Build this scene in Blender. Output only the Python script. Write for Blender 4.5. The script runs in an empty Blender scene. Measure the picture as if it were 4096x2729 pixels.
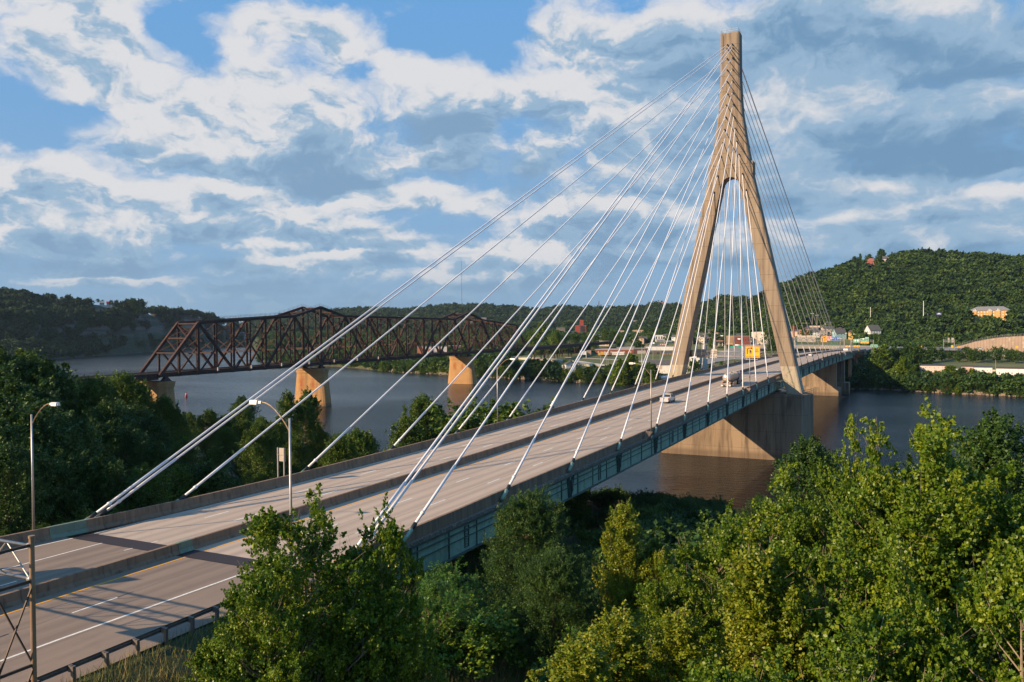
import bpy, math, random
import numpy as np
from mathutils import Vector, Matrix
R_ = math.radians
rng = np.random.default_rng(7)
random.seed(5)
scene = bpy.context.scene
COL = scene.collection

# ------------------------------------------------------------------ camera
CAM = np.array([-253.335, -52.166, 40.098])          # water surface is z = 0
YAW, PITCH, ROLL, FOC = 0.464795, 0.018821, -0.007686, 3284.33
PW, PH = 4096, 2729
def cam_axes():
    cy, sy, cp, sp = math.cos(YAW), math.sin(YAW), math.cos(PITCH), math.sin(PITCH)
    f = np.array([cy*cp, sy*cp, -sp]); r = np.array([sy, -cy, 0.]); u = np.cross(r, f)
    c, s = math.cos(ROLL), math.sin(ROLL)
    return f, c*r + s*u, -s*r + c*u
CF, CR, CU = cam_axes()
def ray(px, py): return CF + (px-PW/2)/FOC*CR - (py-PH/2)/FOC*CU
def G(px, py, z=0.):
    "point on the level z seen at a pixel of the survey photo"
    d = ray(px, py); return CAM + (z-CAM[2])/d[2]*d
def PD(px, dist):
    "ground-plan point at a horizontal distance along a bearing"
    d = ray(px, 1310); h = math.hypot(d[0], d[1]); return CAM[0]+d[0]/h*dist, CAM[1]+d[1]/h*dist
def ZA(px, py, dist):
    d = ray(px, py); return float(CAM[2] + d[2]/math.hypot(d[0], d[1])*dist)
def AZ(px): return YAW + math.atan((PW/2-px)/FOC)
def deck(x):
    x = max(-215., x)
    return 23.8 + .0084005*x - 3.48e-5*x*x - 1.12586e-7*x**3 + 2.0803e-10*x**4 if x < 420 else 19.4

cam = bpy.data.cameras.new('camera'); camo = bpy.data.objects.new('camera', cam); COL.objects.link(camo)
cam.sensor_width = 36; cam.lens = FOC/PW*36; cam.clip_start = .5; cam.clip_end = 30000
M = Matrix.Identity(4)
for i in range(3):
    M[i][0], M[i][1], M[i][2], M[i][3] = CR[i], CU[i], -CF[i], CAM[i]
camo.matrix_world = M
scene.camera = camo

# ------------------------------------------------------------------ tagging
def tag(o, label=None, cat=None, group=None, kind=None):
    if label: o['label'] = label
    if cat: o['category'] = cat
    if group: o['group'] = group
    if kind: o['kind'] = kind
    return o
def thing(name, label, cat, loc, group=None, rz=0):
    o = bpy.data.objects.new(name, None); COL.objects.link(o)
    o.location = loc; o.rotation_euler = (0, 0, rz); o.empty_display_size = 1
    return tag(o, label, cat, group)
def copy_tree(o, parent=None):
    c = o.copy(); COL.objects.link(c)
    if parent: c.parent = parent
    for ch in KIDS.get(o.name, []): copy_tree_child(ch, c)
    return c
KIDS = {}
def copy_tree_child(o, parent):
    c = o.copy(); COL.objects.link(c); c.parent = parent
    for ch in KIDS.get(o.name, []): copy_tree_child(ch, c)
def link(ob, parent=None):
    COL.objects.link(ob)
    if parent is not None:
        ob.parent = parent; KIDS.setdefault(parent.name, []).append(ob)
    return ob
def world_loc(p):
    v = Vector((0, 0, 0))
    while p is not None:
        v += p.location; p = p.parent
    return v

# ------------------------------------------------------------------ mesh builder
EACH = set('web_stiffener inspection_ladder floor_beam tower_leg_base tower_ledge pier_railing inspection_platform cross_head approach_column expansion_joint black_sleeve girder_bracket walkway_railing catwalk_railing signal_cabinet approach_girder leg_bracket post tank_hoop exhaust_stack side_tank canopy_column saddle leg bridge_pier sign_back cab_window running_surface end_bracing rear_underride_guard tank_hatch'.split())
class MB:
    def __init__(s): s.v = []; s.f = []
    def quad(s, *pts):
        n = len(s.v); s.v += [tuple(map(float, p)) for p in pts]; s.f.append(tuple(range(n, n+len(pts))))
        return s
    def hexa(s, b, t):
        "b, t: 4 bottom and 4 top corners counter-clockwise"
        n = len(s.v); s.v += [tuple(map(float, p)) for p in list(b)+list(t)]
        s.f += [(n+3, n+2, n+1, n), (n+4, n+5, n+6, n+7)]
        for i in range(4):
            j = (i+1) % 4; s.f.append((n+i, n+j, n+4+j, n+4+i))
        return s
    def box(s, x0, x1, y0, y1, z0, z1):
        return s.hexa([(x0,y0,z0),(x1,y0,z0),(x1,y1,z0),(x0,y1,z0)], [(x0,y0,z1),(x1,y0,z1),(x1,y1,z1),(x0,y1,z1)])
    def obox(s, c, size, rz=0):
        cx, cy, cz = c; hx, hy, hz = [k/2 for k in size]; co, si = math.cos(rz), math.sin(rz)
        def P(a, b, z): return (cx+a*co-b*si, cy+a*si+b*co, z)
        q = [(-hx,-hy),(hx,-hy),(hx,hy),(-hx,hy)]
        return s.hexa([P(a,b,cz-hz) for a,b in q], [P(a,b,cz+hz) for a,b in q])
    def bar(s, p, q, w, h=None, up=(0,0,1)):
        h = h or w; p, q = Vector(p), Vector(q); d = (q-p)
        if d.length < 1e-6: return s
        d.normalize(); up = Vector(up)
        if abs(d.dot(up)) > .98: up = Vector((1,0,0))
        a = d.cross(up).normalized()*(w/2); b = a.cross(d).normalized()*(h/2)
        return s.hexa([p-a-b, p+a-b, p+a+b, p-a+b], [q-a-b, q+a-b, q+a+b, q-a+b])
    def tube(s, p, q, r, r2=None, n=8, cap=True):
        r2 = r if r2 is None else r2; p, q = Vector(p), Vector(q); d = (q-p)
        if d.length < 1e-6: return s
        d.normalize(); up = Vector((0,0,1)) if abs(d.z) < .95 else Vector((1,0,0))
        a = d.cross(up).normalized(); b = a.cross(d).normalized(); m = len(s.v)
        for c, rr in ((p, r), (q, r2)):
            for i in range(n):
                t = 2*math.pi*i/n; s.v.append(tuple(c + a*math.cos(t)*rr + b*math.sin(t)*rr))
        for i in range(n):
            j = (i+1) % n; s.f.append((m+i, m+n+i, m+n+j, m+j))
        if cap: s.f += [tuple(range(m, m+n)), tuple(range(m+2*n-1, m+n-1, -1))]
        return s
    def path(s, pts, r, n=6):
        rs = r if hasattr(r, '__len__') else [r]*len(pts)
        for i in range(len(pts)-1): s.tube(pts[i], pts[i+1], rs[i], rs[i+1], n, cap=True)
        return s
    def prism(s, poly, z0, z1, xf=lambda x, y, z: (x, y, z)):
        n = len(poly); m = len(s.v)
        s.v += [xf(x, y, z0) for x, y in poly] + [xf(x, y, z1) for x, y in poly]
        s.f += [tuple(range(m+n-1, m-1, -1)), tuple(range(m+n, m+2*n))]
        for i in range(n):
            j = (i+1) % n; s.f.append((m+i, m+j, m+n+j, m+n+i))
        return s
    def strip(s, rows, closed=False):
        "rows: list of equal-length point lists"
        m = len(s.v); k = len(rows[0])
        for r in rows: s.v += [tuple(map(float, p)) for p in r]
        for i in range(len(rows)-1):
            for j in range(k if closed else k-1):
                a, b = m+i*k+j, m+i*k+(j+1) % k; s.f.append((a, b, b+k, a+k))
        return s
    def shells(s):
        "vertex/face sets that touch or overlap, so that separate pieces can become separate parts"
        par = list(range(len(s.v)))
        def f(a):
            while par[a] != a: par[a] = par[par[a]]; a = par[a]
            return a
        for q in s.f:
            for b in q[1:]:
                x, y = f(q[0]), f(b)
                if x != y: par[x] = y
        g = {}
        for i in range(len(s.v)): g.setdefault(f(i), []).append(i)
        bb = [(k, np.array([s.v[i] for i in l])) for k, l in g.items()]; bb = [(k, c.min(0)-.03, c.max(0)+.03) for k, c in bb]
        for i in range(len(bb)):
            for j in range(i):
                if (bb[i][1] <= bb[j][2]).all() and (bb[j][1] <= bb[i][2]).all(): par[f(bb[i][0])] = f(bb[j][0])
        out = {}
        for q in s.f: out.setdefault(f(q[0]), []).append(q)
        return list(out.values())
    def build(s, name, mt, parent=None, smooth=False, origin=None):
        if name in EACH and parent is not None:
            sh = s.shells()
            if len(sh) > 1:
                o = None
                for fs in sh:
                    ids = sorted({i for q in fs for i in q}); mp = {v: k for k, v in enumerate(ids)}; m = MB(); m.v = [s.v[i] for i in ids]; m.f = [tuple(mp[i] for i in q) for q in fs]
                    o = m._build(name, mt, parent, smooth, origin) if o is None else (m._build(name, mt, parent, smooth, origin), o)[1]
                return o
        return s._build(name, mt, parent, smooth, origin)
    def _build(s, name, mt, parent=None, smooth=False, origin=None):
        me = bpy.data.meshes.new(name); off = world_loc(parent) if parent is not None else Vector(origin or (0,0,0))
        me.from_pydata([(v[0]-off.x, v[1]-off.y, v[2]-off.z) for v in s.v], [], s.f)
        me.materials.append(mt); me.update()
        if smooth: me.polygons.foreach_set('use_smooth', [True]*len(me.polygons))
        ob = bpy.data.objects.new(name, me)
        if parent is None: ob.location = off
        return link(ob, parent)

# ------------------------------------------------------------------ materials
def nodes_of(m): m.use_nodes = True; return m.node_tree.nodes, m.node_tree.links
def col4(c): return (c[0], c[1], c[2], 1)
def mat(name, c, rough=.8, metal=0., c2=None, scale=1., detail=4., bump=0., bscale=None, spec=None, streak=False, c3=None, stretch=None):
    "principled surface whose colour wanders between c and c2 (and blotches of c3) with noise"
    m = bpy.data.materials.new(name); N, L = nodes_of(m); b = N['Principled BSDF']
    b.inputs['Base Color'].default_value = col4(c); b.inputs['Roughness'].default_value = rough; b.inputs['Metallic'].default_value = metal
    if spec is not None: b.inputs['Specular IOR Level'].default_value = spec
    tc = N.new('ShaderNodeTexCoord'); mp = N.new('ShaderNodeMapping'); L.new(tc.outputs['Object'], mp.inputs[0])
    if streak: mp.inputs['Scale'].default_value = (1, 1, .12)
    if stretch: mp.inputs['Scale'].default_value = stretch
    if c2:
        n = N.new('ShaderNodeTexNoise'); n.inputs['Scale'].default_value = scale; n.inputs['Detail'].default_value = detail; n.inputs['Roughness'].default_value = .65
        L.new(mp.outputs[0], n.inputs['Vector'])
        r = N.new('ShaderNodeValToRGB'); r.color_ramp.elements[0].position = .32; r.color_ramp.elements[1].position = .68
        r.color_ramp.elements[0].color = col4(c); r.color_ramp.elements[1].color = col4(c2); L.new(n.outputs['Fac'], r.inputs[0])
        out = r.outputs[0]
        if c3:
            n2 = N.new('ShaderNodeTexNoise'); n2.inputs['Scale'].default_value = scale*2.7; n2.inputs['Detail'].default_value = 5
            L.new(mp.outputs[0], n2.inputs['Vector'])
            r2 = N.new('ShaderNodeValToRGB'); r2.color_ramp.elements[0].position = .57; r2.color_ramp.elements[1].position = .68
            L.new(n2.outputs['Fac'], r2.inputs[0]); mx = N.new('ShaderNodeMix'); mx.data_type = 'RGBA'
            L.new(r2.outputs[0], mx.inputs[0]); L.new(out, mx.inputs[6]); mx.inputs[7].default_value = col4(c3); out = mx.outputs[2]
        L.new(out, b.inputs['Base Color'])
    if bump:
        n = N.new('ShaderNodeTexNoise'); n.inputs['Scale'].default_value = bscale or scale*4; n.inputs['Detail'].default_value = 6
        L.new(mp.outputs[0], n.inputs['Vector']); bp = N.new('ShaderNodeBump'); bp.inputs['Strength'].default_value = bump; bp.inputs['Distance'].default_value = .1
        L.new(n.outputs['Fac'], bp.inputs['Height']); L.new(bp.outputs[0], b.inputs['Normal'])
    return m
def lines_mat(m, axis, period, width, dark, off=0., keepnoise=True):
    "adds thin joint lines at a regular spacing along one object axis"
    N, L = m.node_tree.nodes, m.node_tree.links; b = N['Principled BSDF']
    tc = N.new('ShaderNodeTexCoord'); sp = N.new('ShaderNodeSeparateXYZ'); L.new(tc.outputs['Object'], sp.inputs[0])
    a = N.new('ShaderNodeMath'); a.operation = 'ADD'; a.inputs[1].default_value = off+1000*period; L.new(sp.outputs[axis], a.inputs[0])
    d = N.new('ShaderNodeMath'); d.operation = 'MODULO'; d.inputs[1].default_value = period; L.new(a.outputs[0], d.inputs[0])
    c = N.new('ShaderNodeMath'); c.operation = 'LESS_THAN'; c.inputs[1].default_value = width; L.new(d.outputs[0], c.inputs[0])
    mx = N.new('ShaderNodeMix'); mx.data_type = 'RGBA'; mx.blend_type = 'MULTIPLY'
    mu = N.new('ShaderNodeMath'); mu.operation = 'MULTIPLY'; mu.inputs[1].default_value = dark; L.new(c.outputs[0], mu.inputs[0]); L.new(mu.outputs[0], mx.inputs[0])
    inp = b.inputs['Base Color']
    if inp.links: L.new(inp.links[0].from_socket, mx.inputs[6])
    else: mx.inputs[6].default_value = inp.default_value
    mx.inputs[7].default_value = (.15, .13, .11, 1)
    L.new(mx.outputs[2], inp)
    return m
MT = {}
def simple(c, rough=.7, metal=0., key=None):
    k = key or ('paint_%02x%02x%02x_%d_%d' % (int(c[0]*255), int(c[1]*255), int(c[2]*255), int(rough*10), int(metal*10)))
    if k not in MT:
        MT[k] = mat(k, c, rough, metal, c2=tuple(x*.8 for x in c), scale=.7, detail=3)
    return MT[k]
CONC_T = lines_mat(mat('tower_concrete', (.325,.245,.172), .88, c2=(.235,.178,.128), scale=.35, detail=7, bump=.25, bscale=3, streak=True, c3=(.19,.135,.09)), 2, 4.62, .07, .85, off=.9)
lines_mat(CONC_T, 2, .77, .02, .22)
CONC_B = lines_mat(mat('pale_base_concrete', (.46,.37,.26), .88, c2=(.40,.33,.24), scale=.35, detail=7, bump=.25, bscale=3, c3=(.30,.25,.18)), 2, 1.9, .03, .35)
CONC_P = lines_mat(mat('pier_concrete', (.34,.24,.155), .9, c2=(.23,.16,.105), scale=.22, detail=8, bump=.2, bscale=2.5, streak=True, c3=(.155,.105,.07)), 2, 5.1, .06, .7, off=2)
lines_mat(CONC_P, 1, 9.2, .06, .6, off=3.7)
def weather(m, dark=(.07,.055,.045), amt=.75, sx=.9, lo=.50, hi=.66, tide=None):
    "dark vertical rain streaks, and a damp band above the water"
    N, L = m.node_tree.nodes, m.node_tree.links; b = N['Principled BSDF']; src = b.inputs['Base Color'].links[0].from_socket
    tc = N.new('ShaderNodeTexCoord'); mp = N.new('ShaderNodeMapping'); mp.inputs['Scale'].default_value = (sx, sx, .035); L.new(tc.outputs['Object'], mp.inputs[0])
    n = N.new('ShaderNodeTexNoise'); n.inputs['Scale'].default_value = 1; n.inputs['Detail'].default_value = 8; n.inputs['Roughness'].default_value = .7; L.new(mp.outputs[0], n.inputs['Vector'])
    r = N.new('ShaderNodeMapRange'); r.inputs[1].default_value = lo; r.inputs[2].default_value = hi; r.inputs[4].default_value = amt; L.new(n.outputs['Fac'], r.inputs[0])
    mx = N.new('ShaderNodeMix'); mx.data_type = 'RGBA'; L.new(r.outputs[0], mx.inputs[0]); L.new(src, mx.inputs[6]); mx.inputs[7].default_value = col4(dark); src = mx.outputs[2]
    if tide is not None:
        sp = N.new('ShaderNodeSeparateXYZ'); L.new(tc.outputs['Object'], sp.inputs[0]); ad = N.new('ShaderNodeMath'); ad.operation = 'MULTIPLY_ADD'; ad.inputs[1].default_value = 1.6; L.new(n.outputs['Fac'], ad.inputs[0]); L.new(sp.outputs[2], ad.inputs[2])
        r = N.new('ShaderNodeMapRange'); r.inputs[1].default_value = tide+1.6; r.inputs[2].default_value = tide+.5; r.inputs[4].default_value = .6; L.new(ad.outputs[0], r.inputs[0])
        mx = N.new('ShaderNodeMix'); mx.data_type = 'RGBA'; L.new(r.outputs[0], mx.inputs[0]); L.new(src, mx.inputs[6]); mx.inputs[7].default_value = (.10,.065,.04,1); src = mx.outputs[2]
    L.new(src, b.inputs['Base Color']); return m
weather(CONC_T, (.13,.09,.065), .8, .9, .47, .66); weather(CONC_P, (.09,.06,.042), .8, .35, .46, .64, 1.6); weather(CONC_B, (.22,.17,.12), .6, .8)
BARR = lines_mat(mat('barrier_concrete', (.27,.17,.105), .9, c2=(.19,.12,.075), scale=.8, detail=8, bump=.3, bscale=6, streak=True, c3=(.13,.085,.055)), 0, 6.1, .05, .5)
SLABE = mat('stained_slab_edge', (.20,.16,.125), .9, c2=(.09,.075,.06), scale=1.6, detail=8, bump=.4, bscale=6, c3=(.34,.29,.24))
DECKM = mat('deck_concrete', (.49,.37,.28), .85, c2=(.41,.31,.235), scale=.9, detail=9, bump=.08, bscale=30, stretch=(.05, 1.0, 1))
ROADM = mat('road_asphalt', (.26,.185,.135), .88, c2=(.205,.145,.108), scale=1.2, detail=10, bump=.12, bscale=40, stretch=(.12, 1, 1))
PAINTW = mat('white_road_paint', (.85,.80,.72), .7, c2=(.6,.54,.46), scale=4)
PAINTY = mat('yellow_road_paint', (.80,.36,.02), .7, c2=(.66,.28,.02), scale=4)
SEAL = mat('crack_sealant', (.06,.045,.038), .6)
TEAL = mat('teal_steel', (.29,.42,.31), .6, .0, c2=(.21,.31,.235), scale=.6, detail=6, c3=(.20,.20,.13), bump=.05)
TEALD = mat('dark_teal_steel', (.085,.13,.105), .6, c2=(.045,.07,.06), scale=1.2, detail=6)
MINT = mat('mint_anchor_paint', (.30,.42,.33), .6, c2=(.22,.30,.2), scale=3, c3=(.3,.2,.08))
GRNPL = mat('green_joint_plate', (.17,.23,.155), .6, c2=(.13,.17,.115), scale=2, c3=(.2,.14,.08))
CABLE = mat('white_cable_sheath', (.80,.78,.78), .4, c2=(.70,.66,.66), scale=.8)
BLACK = mat('black_rubber', (.015,.015,.015), .6)
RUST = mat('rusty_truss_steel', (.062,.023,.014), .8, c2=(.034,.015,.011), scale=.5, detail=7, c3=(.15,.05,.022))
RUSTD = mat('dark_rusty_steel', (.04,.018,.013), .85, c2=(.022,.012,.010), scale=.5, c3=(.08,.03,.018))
STONE = mat('tan_masonry', (.46,.26,.105), .9, c2=(.35,.195,.085), scale=.35, detail=7, bump=.3, bscale=2)
lines_mat(STONE, 2, .78, .09, .6)
RUSTST = None; weather(BARR, (.07,.05,.035), .6, 1.6); weather(STONE, (.16,.09,.045), .6, .5); weather(TEAL, (.05,.055,.04), .45, 1.2)
GALV = mat('galvanised_steel', (.48,.44,.40), .45, .6, c2=(.36,.32,.29), scale=2)
GALVR = mat('rust_streaked_post', (.34,.22,.13), .55, .35, c2=(.22,.12,.065), scale=1.5, c3=(.42,.34,.26), streak=True)
DARKST = mat('dark_weathered_steel', (.06,.045,.035), .6, .3, c2=(.1,.06,.04), scale=3)
RAILM = mat('weathered_guardrail', (.21,.17,.14), .6, .4, c2=(.13,.105,.09), scale=2)
LAMPW = simple((.72,.70,.66), .4)
SIGNY = mat('amber_sign_sheeting', (.86,.40,.015), .5); SIGNG = mat('green_sign_sheeting', (.012,.30,.17), .5)
SIGNB = mat('aluminium_sign_back', (.52,.45,.38), .5, .35, c2=(.42,.36,.3), scale=1)
INK = simple((.02,.018,.015), .6); WHITE = simple((.8,.78,.74), .6)
GLASS = mat('dark_window_glass', (.03,.04,.05), .12, c2=(.06,.075,.09), scale=.3)
TYRE = simple((.02,.02,.02), .85); CHROME = mat('polished_tank_steel', (.62,.53,.43), .34, .55, c2=(.5,.42,.34), scale=.8)
BARK = mat('tree_bark', (.19,.135,.09), .9, c2=(.10,.07,.045), scale=3, detail=5, streak=True)
BARKL = mat('pale_tree_bark', (.34,.26,.18), .9, c2=(.22,.16,.11), scale=3, detail=5)

def leaf_mat(name, ca, cb, cc, rough=.5, trans=.25, inst=False):
    m = bpy.data.materials.new(name); N, L = nodes_of(m); b = N['Principled BSDF']; out = N['Material Output']
    at = N.new('ShaderNodeAttribute'); at.attribute_name = 'tint'
    fac = at.outputs['Fac']
    oi = N.new('ShaderNodeObjectInfo')
    a = N.new('ShaderNodeMath'); a.operation = 'MULTIPLY_ADD'; a.inputs[1].default_value = .62; L.new(oi.outputs['Random'], a.inputs[0])
    s = N.new('ShaderNodeMath'); s.operation = 'MULTIPLY'; s.inputs[1].default_value = .38 if inst else 1.; L.new(fac, s.inputs[0])
    if inst:
        ge = N.new('ShaderNodeNewGeometry'); nn = N.new('ShaderNodeTexNoise'); nn.inputs['Scale'].default_value = .022; nn.inputs['Detail'].default_value = 3; L.new(ge.outputs['Position'], nn.inputs['Vector'])
        a.inputs[1].default_value = .55; L.new(s.outputs[0], a.inputs[2]); ad = N.new('ShaderNodeMath'); ad.operation = 'MULTIPLY_ADD'; ad.inputs[1].default_value = 1.5; L.new(nn.outputs['Fac'], ad.inputs[0])
        sb = N.new('ShaderNodeMath'); sb.operation = 'SUBTRACT'; sb.inputs[1].default_value = .78; L.new(a.outputs[0], sb.inputs[0]); L.new(sb.outputs[0], ad.inputs[2]); src = ad.outputs[0]
    else: src = s.outputs[0]
    r = N.new('ShaderNodeValToRGB'); e = r.color_ramp.elements; e[0].position = 0; e[0].color = col4(ca); e[1].position = .93; e[1].color = col4(cc)
    k = e.new(.5); k.color = col4(cb); L.new(src, r.inputs[0])
    L.new(r.outputs[0], b.inputs['Base Color']); b.inputs['Roughness'].default_value = rough; b.inputs['Specular IOR Level'].default_value = .35
    if trans:
        t = N.new('ShaderNodeBsdfTranslucent'); L.new(r.outputs[0], t.inputs[0]); mx = N.new('ShaderNodeMixShader'); mx.inputs[0].default_value = trans
        L.new(b.outputs[0], mx.inputs[1]); L.new(t.outputs[0], mx.inputs[2]); L.new(mx.outputs[0], out.inputs[0])
    return m
LEAF_BRIGHT = leaf_mat('bright_cottonwood_leaf', (.060,.118,.007), (.118,.19,.009), (.29,.325,.022), .42, .32)
LEAF_YEL = leaf_mat('yellow_green_leaf', (.11,.15,.006), (.19,.235,.010), (.37,.34,.025), .45, .32)
LEAF_MID = leaf_mat('mid_green_leaf', (.045,.085,.008), (.082,.14,.012), (.17,.22,.025), .5, .28)
LEAF_DARK = leaf_mat('dark_green_leaf', (.026,.062,.009), (.048,.10,.013), (.10,.155,.022), .5, .24)
LEAF_SUMAC = leaf_mat('sumac_leaf', (.035,.10,.010), (.065,.15,.014), (.13,.22,.02), .45, .22)
LEAF_KNOT = leaf_mat('knotweed_leaf', (.08,.15,.014), (.15,.24,.018), (.30,.36,.04), .42, .25)
HILL_R = leaf_mat('sunlit_hill_foliage', (.020,.046,.008), (.038,.076,.011), (.085,.125,.018), .7, 0, True)
HILL_L = leaf_mat('far_hill_foliage', (.020,.044,.012), (.034,.064,.015), (.065,.10,.022), .7, 0, True)
TOWN_T = leaf_mat('town_foliage', (.026,.062,.010), (.05,.10,.015), (.10,.155,.024), .6, .1, True)

def tracks(m, offs, dark, amt=.5, sig=.42):
    "tyre-polished tracks and oil-darkened lane centres running along x"
    N, L = m.node_tree.nodes, m.node_tree.links; b = N['Principled BSDF']; src = b.inputs['Base Color'].links[0].from_socket
    tc = N.new('ShaderNodeTexCoord'); sp = N.new('ShaderNodeSeparateXYZ'); L.new(tc.outputs['Object'], sp.inputs[0]); tot = None
    def M_(op, a, b_=None, c=None):
        n = N.new('ShaderNodeMath'); n.operation = op
        for i, v in enumerate((a, b_, c)):
            if v is None: continue
            if isinstance(v, (int, float)): n.inputs[i].default_value = v
            else: L.new(v, n.inputs[i])
        return n.outputs[0]
    for o in offs:
        d = M_('DIVIDE', M_('SUBTRACT', sp.outputs[1], o), sig); g = M_('EXPONENT', M_('MULTIPLY', M_('MULTIPLY', d, d), -1.)); tot = g if tot is None else M_('ADD', tot, g)
    mp = N.new('ShaderNodeMapping'); mp.inputs['Scale'].default_value = (.02, .5, 1); L.new(tc.outputs['Object'], mp.inputs[0]); n = N.new('ShaderNodeTexNoise'); n.inputs['Scale'].default_value = 1.5; n.inputs['Detail'].default_value = 6; L.new(mp.outputs[0], n.inputs['Vector'])
    f = M_('MULTIPLY', M_('MULTIPLY', tot, M_('ADD', n.outputs['Fac'], .1)), amt)
    mx = N.new('ShaderNodeMix'); mx.data_type = 'RGBA'; L.new(f, mx.inputs[0]); L.new(src, mx.inputs[6]); mx.inputs[7].default_value = col4(dark); src = mx.outputs[2]
    # blotchy repairs
    n = N.new('ShaderNodeTexNoise'); n.inputs['Scale'].default_value = .35; n.inputs['Detail'].default_value = 9; n.inputs['Roughness'].default_value = .7; L.new(tc.outputs['Object'], n.inputs['Vector']); r = N.new('ShaderNodeMapRange'); r.inputs[1].default_value = .56; r.inputs[2].default_value = .74; r.inputs[4].default_value = .35; L.new(n.outputs['Fac'], r.inputs[0])
    mx = N.new('ShaderNodeMix'); mx.data_type = 'RGBA'; L.new(r.outputs[0], mx.inputs[0]); L.new(src, mx.inputs[6]); mx.inputs[7].default_value = col4(dark); L.new(mx.outputs[2], b.inputs['Base Color'])
tracks(DECKM, (-1.1,-2.9,-5.0,-6.7,-8.6,-10.3,3.0,4.8,6.5,8.2,10.0,11.7), (.26,.195,.15), .75); tracks(ROADM, (-.9,-2.7,-4.5,-6.2,3.2,5.0,7.1,8.9), (.11,.08,.062), .7)
# ================================================================== cable-stayed bridge
br = thing('cable_stayed_bridge', 'concrete A-shaped tower bridge with white stay cables and teal girders carrying the highway', 'bridge', (0, 0, 0))
XS = [-214, -205.2] + list(np.arange(-195, 421, 7.5))
def flare(x):   # left parapet swings outwards towards the approach
    return float(np.interp(x, [-262,-240,-225,-212,-205,-195,-180,0,420], [23.6,20.1,17.4,15.45,14.45,13.35,12.65,12.65,12.65]))
def sweep(mb, prof, xs, off=lambda x: 0., z=deck, sgn=1):
    rows = [[(x, sgn*(y+off(x)), z(x)+h) for y, h in prof] for x in xs]
    mb.strip(rows, closed=True)
    mb.quad(*[p for p in rows[0]]); mb.quad(*[p for p in rows[-1][::-1]])
    return mb
xs_b = [x for x in XS if x >= -206]
xs_b[0] = -205.3
# slab and running surface
m = MB(); sweep(m, [(-13.9,-.02),(13.9,-.02),(13.9,-.36),(-13.9,-.36)], xs_b); m.build('deck_slab', SLABE, br)
m = MB(); m.strip([[(x, -13.0, deck(x)), (x, 1.15, deck(x))] for x in xs_b]); m.strip([[(x, 1.9, deck(x)), (x, 13.0, deck(x))] for x in xs_b]); m.build('running_surface', DECKM, br)
# parapets: New-Jersey profile
MED = [(1.12,0),(1.19,.10),(1.33,.28),(1.38,.85),(1.68,.85),(1.73,.28),(1.87,.10),(1.94,0)]
PAR = [(0,.0),(.06,.12),(.22,.34),(.32,1.05),(.62,1.05),(.66,-.3),(.3,-.3)]
for s, nm in ((1, 'left'), (-1, 'right')):
    m = MB(); sweep(m, PAR, xs_b, off=lambda x: flare(x) if s == 1 else min(flare(x), 12.85)+.05, sgn=s); m.build('parapet', BARR, br)
m = MB(); sweep(m, MED, xs_b); m.build('median_barrier', BARR, br)
# girders
XG = [x for x in xs_b if x >= -205.5 and x <= 300]
for s in (1, -1):
    m = MB()
    sweep(m, [(12.9,-.36),(13.62,-.36),(13.62,-3.05),(12.9,-3.05)], XG, sgn=s)
    g = m.build('edge_girder', TEAL, br)
    m = MB()
    for h, t, w in ((-.5,.14,.22),(-1.05,.09,.16),(-1.75,.07,.12),(-3.1,.16,.24)):
        sweep(m, [(13.6,h+t/2),(13.62+w,h+t/2),(13.62+w,h-t/2),(13.6,h-t/2)], XG, sgn=s)
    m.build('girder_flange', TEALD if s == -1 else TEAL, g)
    m = MB()
    x = -200.
    while x < 298:
        z = deck(x); m.box(x-.03, x+.03, *sorted((s*13.6, s*13.74)), z-3.0, z-.5); x += 5.18
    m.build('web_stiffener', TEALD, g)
    m = MB()
    for x in (-186.4, -150.9, -115.3, -79.8, -44.2):       # rows of inspection rungs
        z = deck(x)
        for dx in (-.37, .37): m.box(x+dx-.02, x+dx+.02, *sorted((s*13.6, s*13.73)), z-2.75, z-.72)
        for k in range(9): m.box(x-.35, x+.35, *sorted((s*13.6, s*13.72)), z-2.7+k*.24, z-2.66+k*.24)
    m.build('inspection_ladder', TEALD, g)
m = MB(); x = -203.
while x < 298:
    z = deck(x); m.box(x-.2, x+.2, -12.9, 12.9, z-2.2, z-.36); x += 5.925
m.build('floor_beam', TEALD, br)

# ------------------------------------------------ tower
def interp(z, tab): return float(np.interp(z, [a for a, b in tab], [b for a, b in tab]))
OUT_T = [(-5,20.65),(59,6.9),(62.5,6.2),(66.2,5.62),(69,5.1),(72.1,4.6),(76,4.0),(79,3.55),(84,3.15),(91,2.82),(105,2.78)]
IN_T = [(-5,16.4),(0,15.2),(11.5,12.9),(34,8.0),(50,4.5),(56.5,2.98),(58,2.78),(59,2.45),(59.8,1.85),(60.3,1.1),(60.55,0)]
def back(z): return float(np.interp(z, [-5, 60, 105], [4.2, 3.1, 2.5]))
ZT = 23.8
def tower_piece(zs, name, mt, parent):
    m = MB(); zs = sorted(zs)
    for s in (1, -1):
        rows = []
        for z in zs:
            o, i, b = interp(z, OUT_T), (interp(z, IN_T) if z < 60.55 else 0.), back(z); c = .38
            rows.append([(-2, s*i, ZT+z), (-2, s*(o-c), ZT+z), (-1.75, s*o, ZT+z), (b-.25, s*o, ZT+z), (b, s*(o-c), ZT+z), (b, s*i, ZT+z)])
        k0 = rows
        m.strip([r if s == -1 else r[::-1] for r in k0])
        for a, b_, z in zip(k0[:-1], k0[1:], zs):
            if z < 60.5: m.quad(a[0], a[5], b_[5], b_[0])
        m.quad(*(k0[-1] if s == 1 else k0[-1][::-1])); m.quad(*k0[0])
    return m.build(name, mt, parent)
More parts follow.
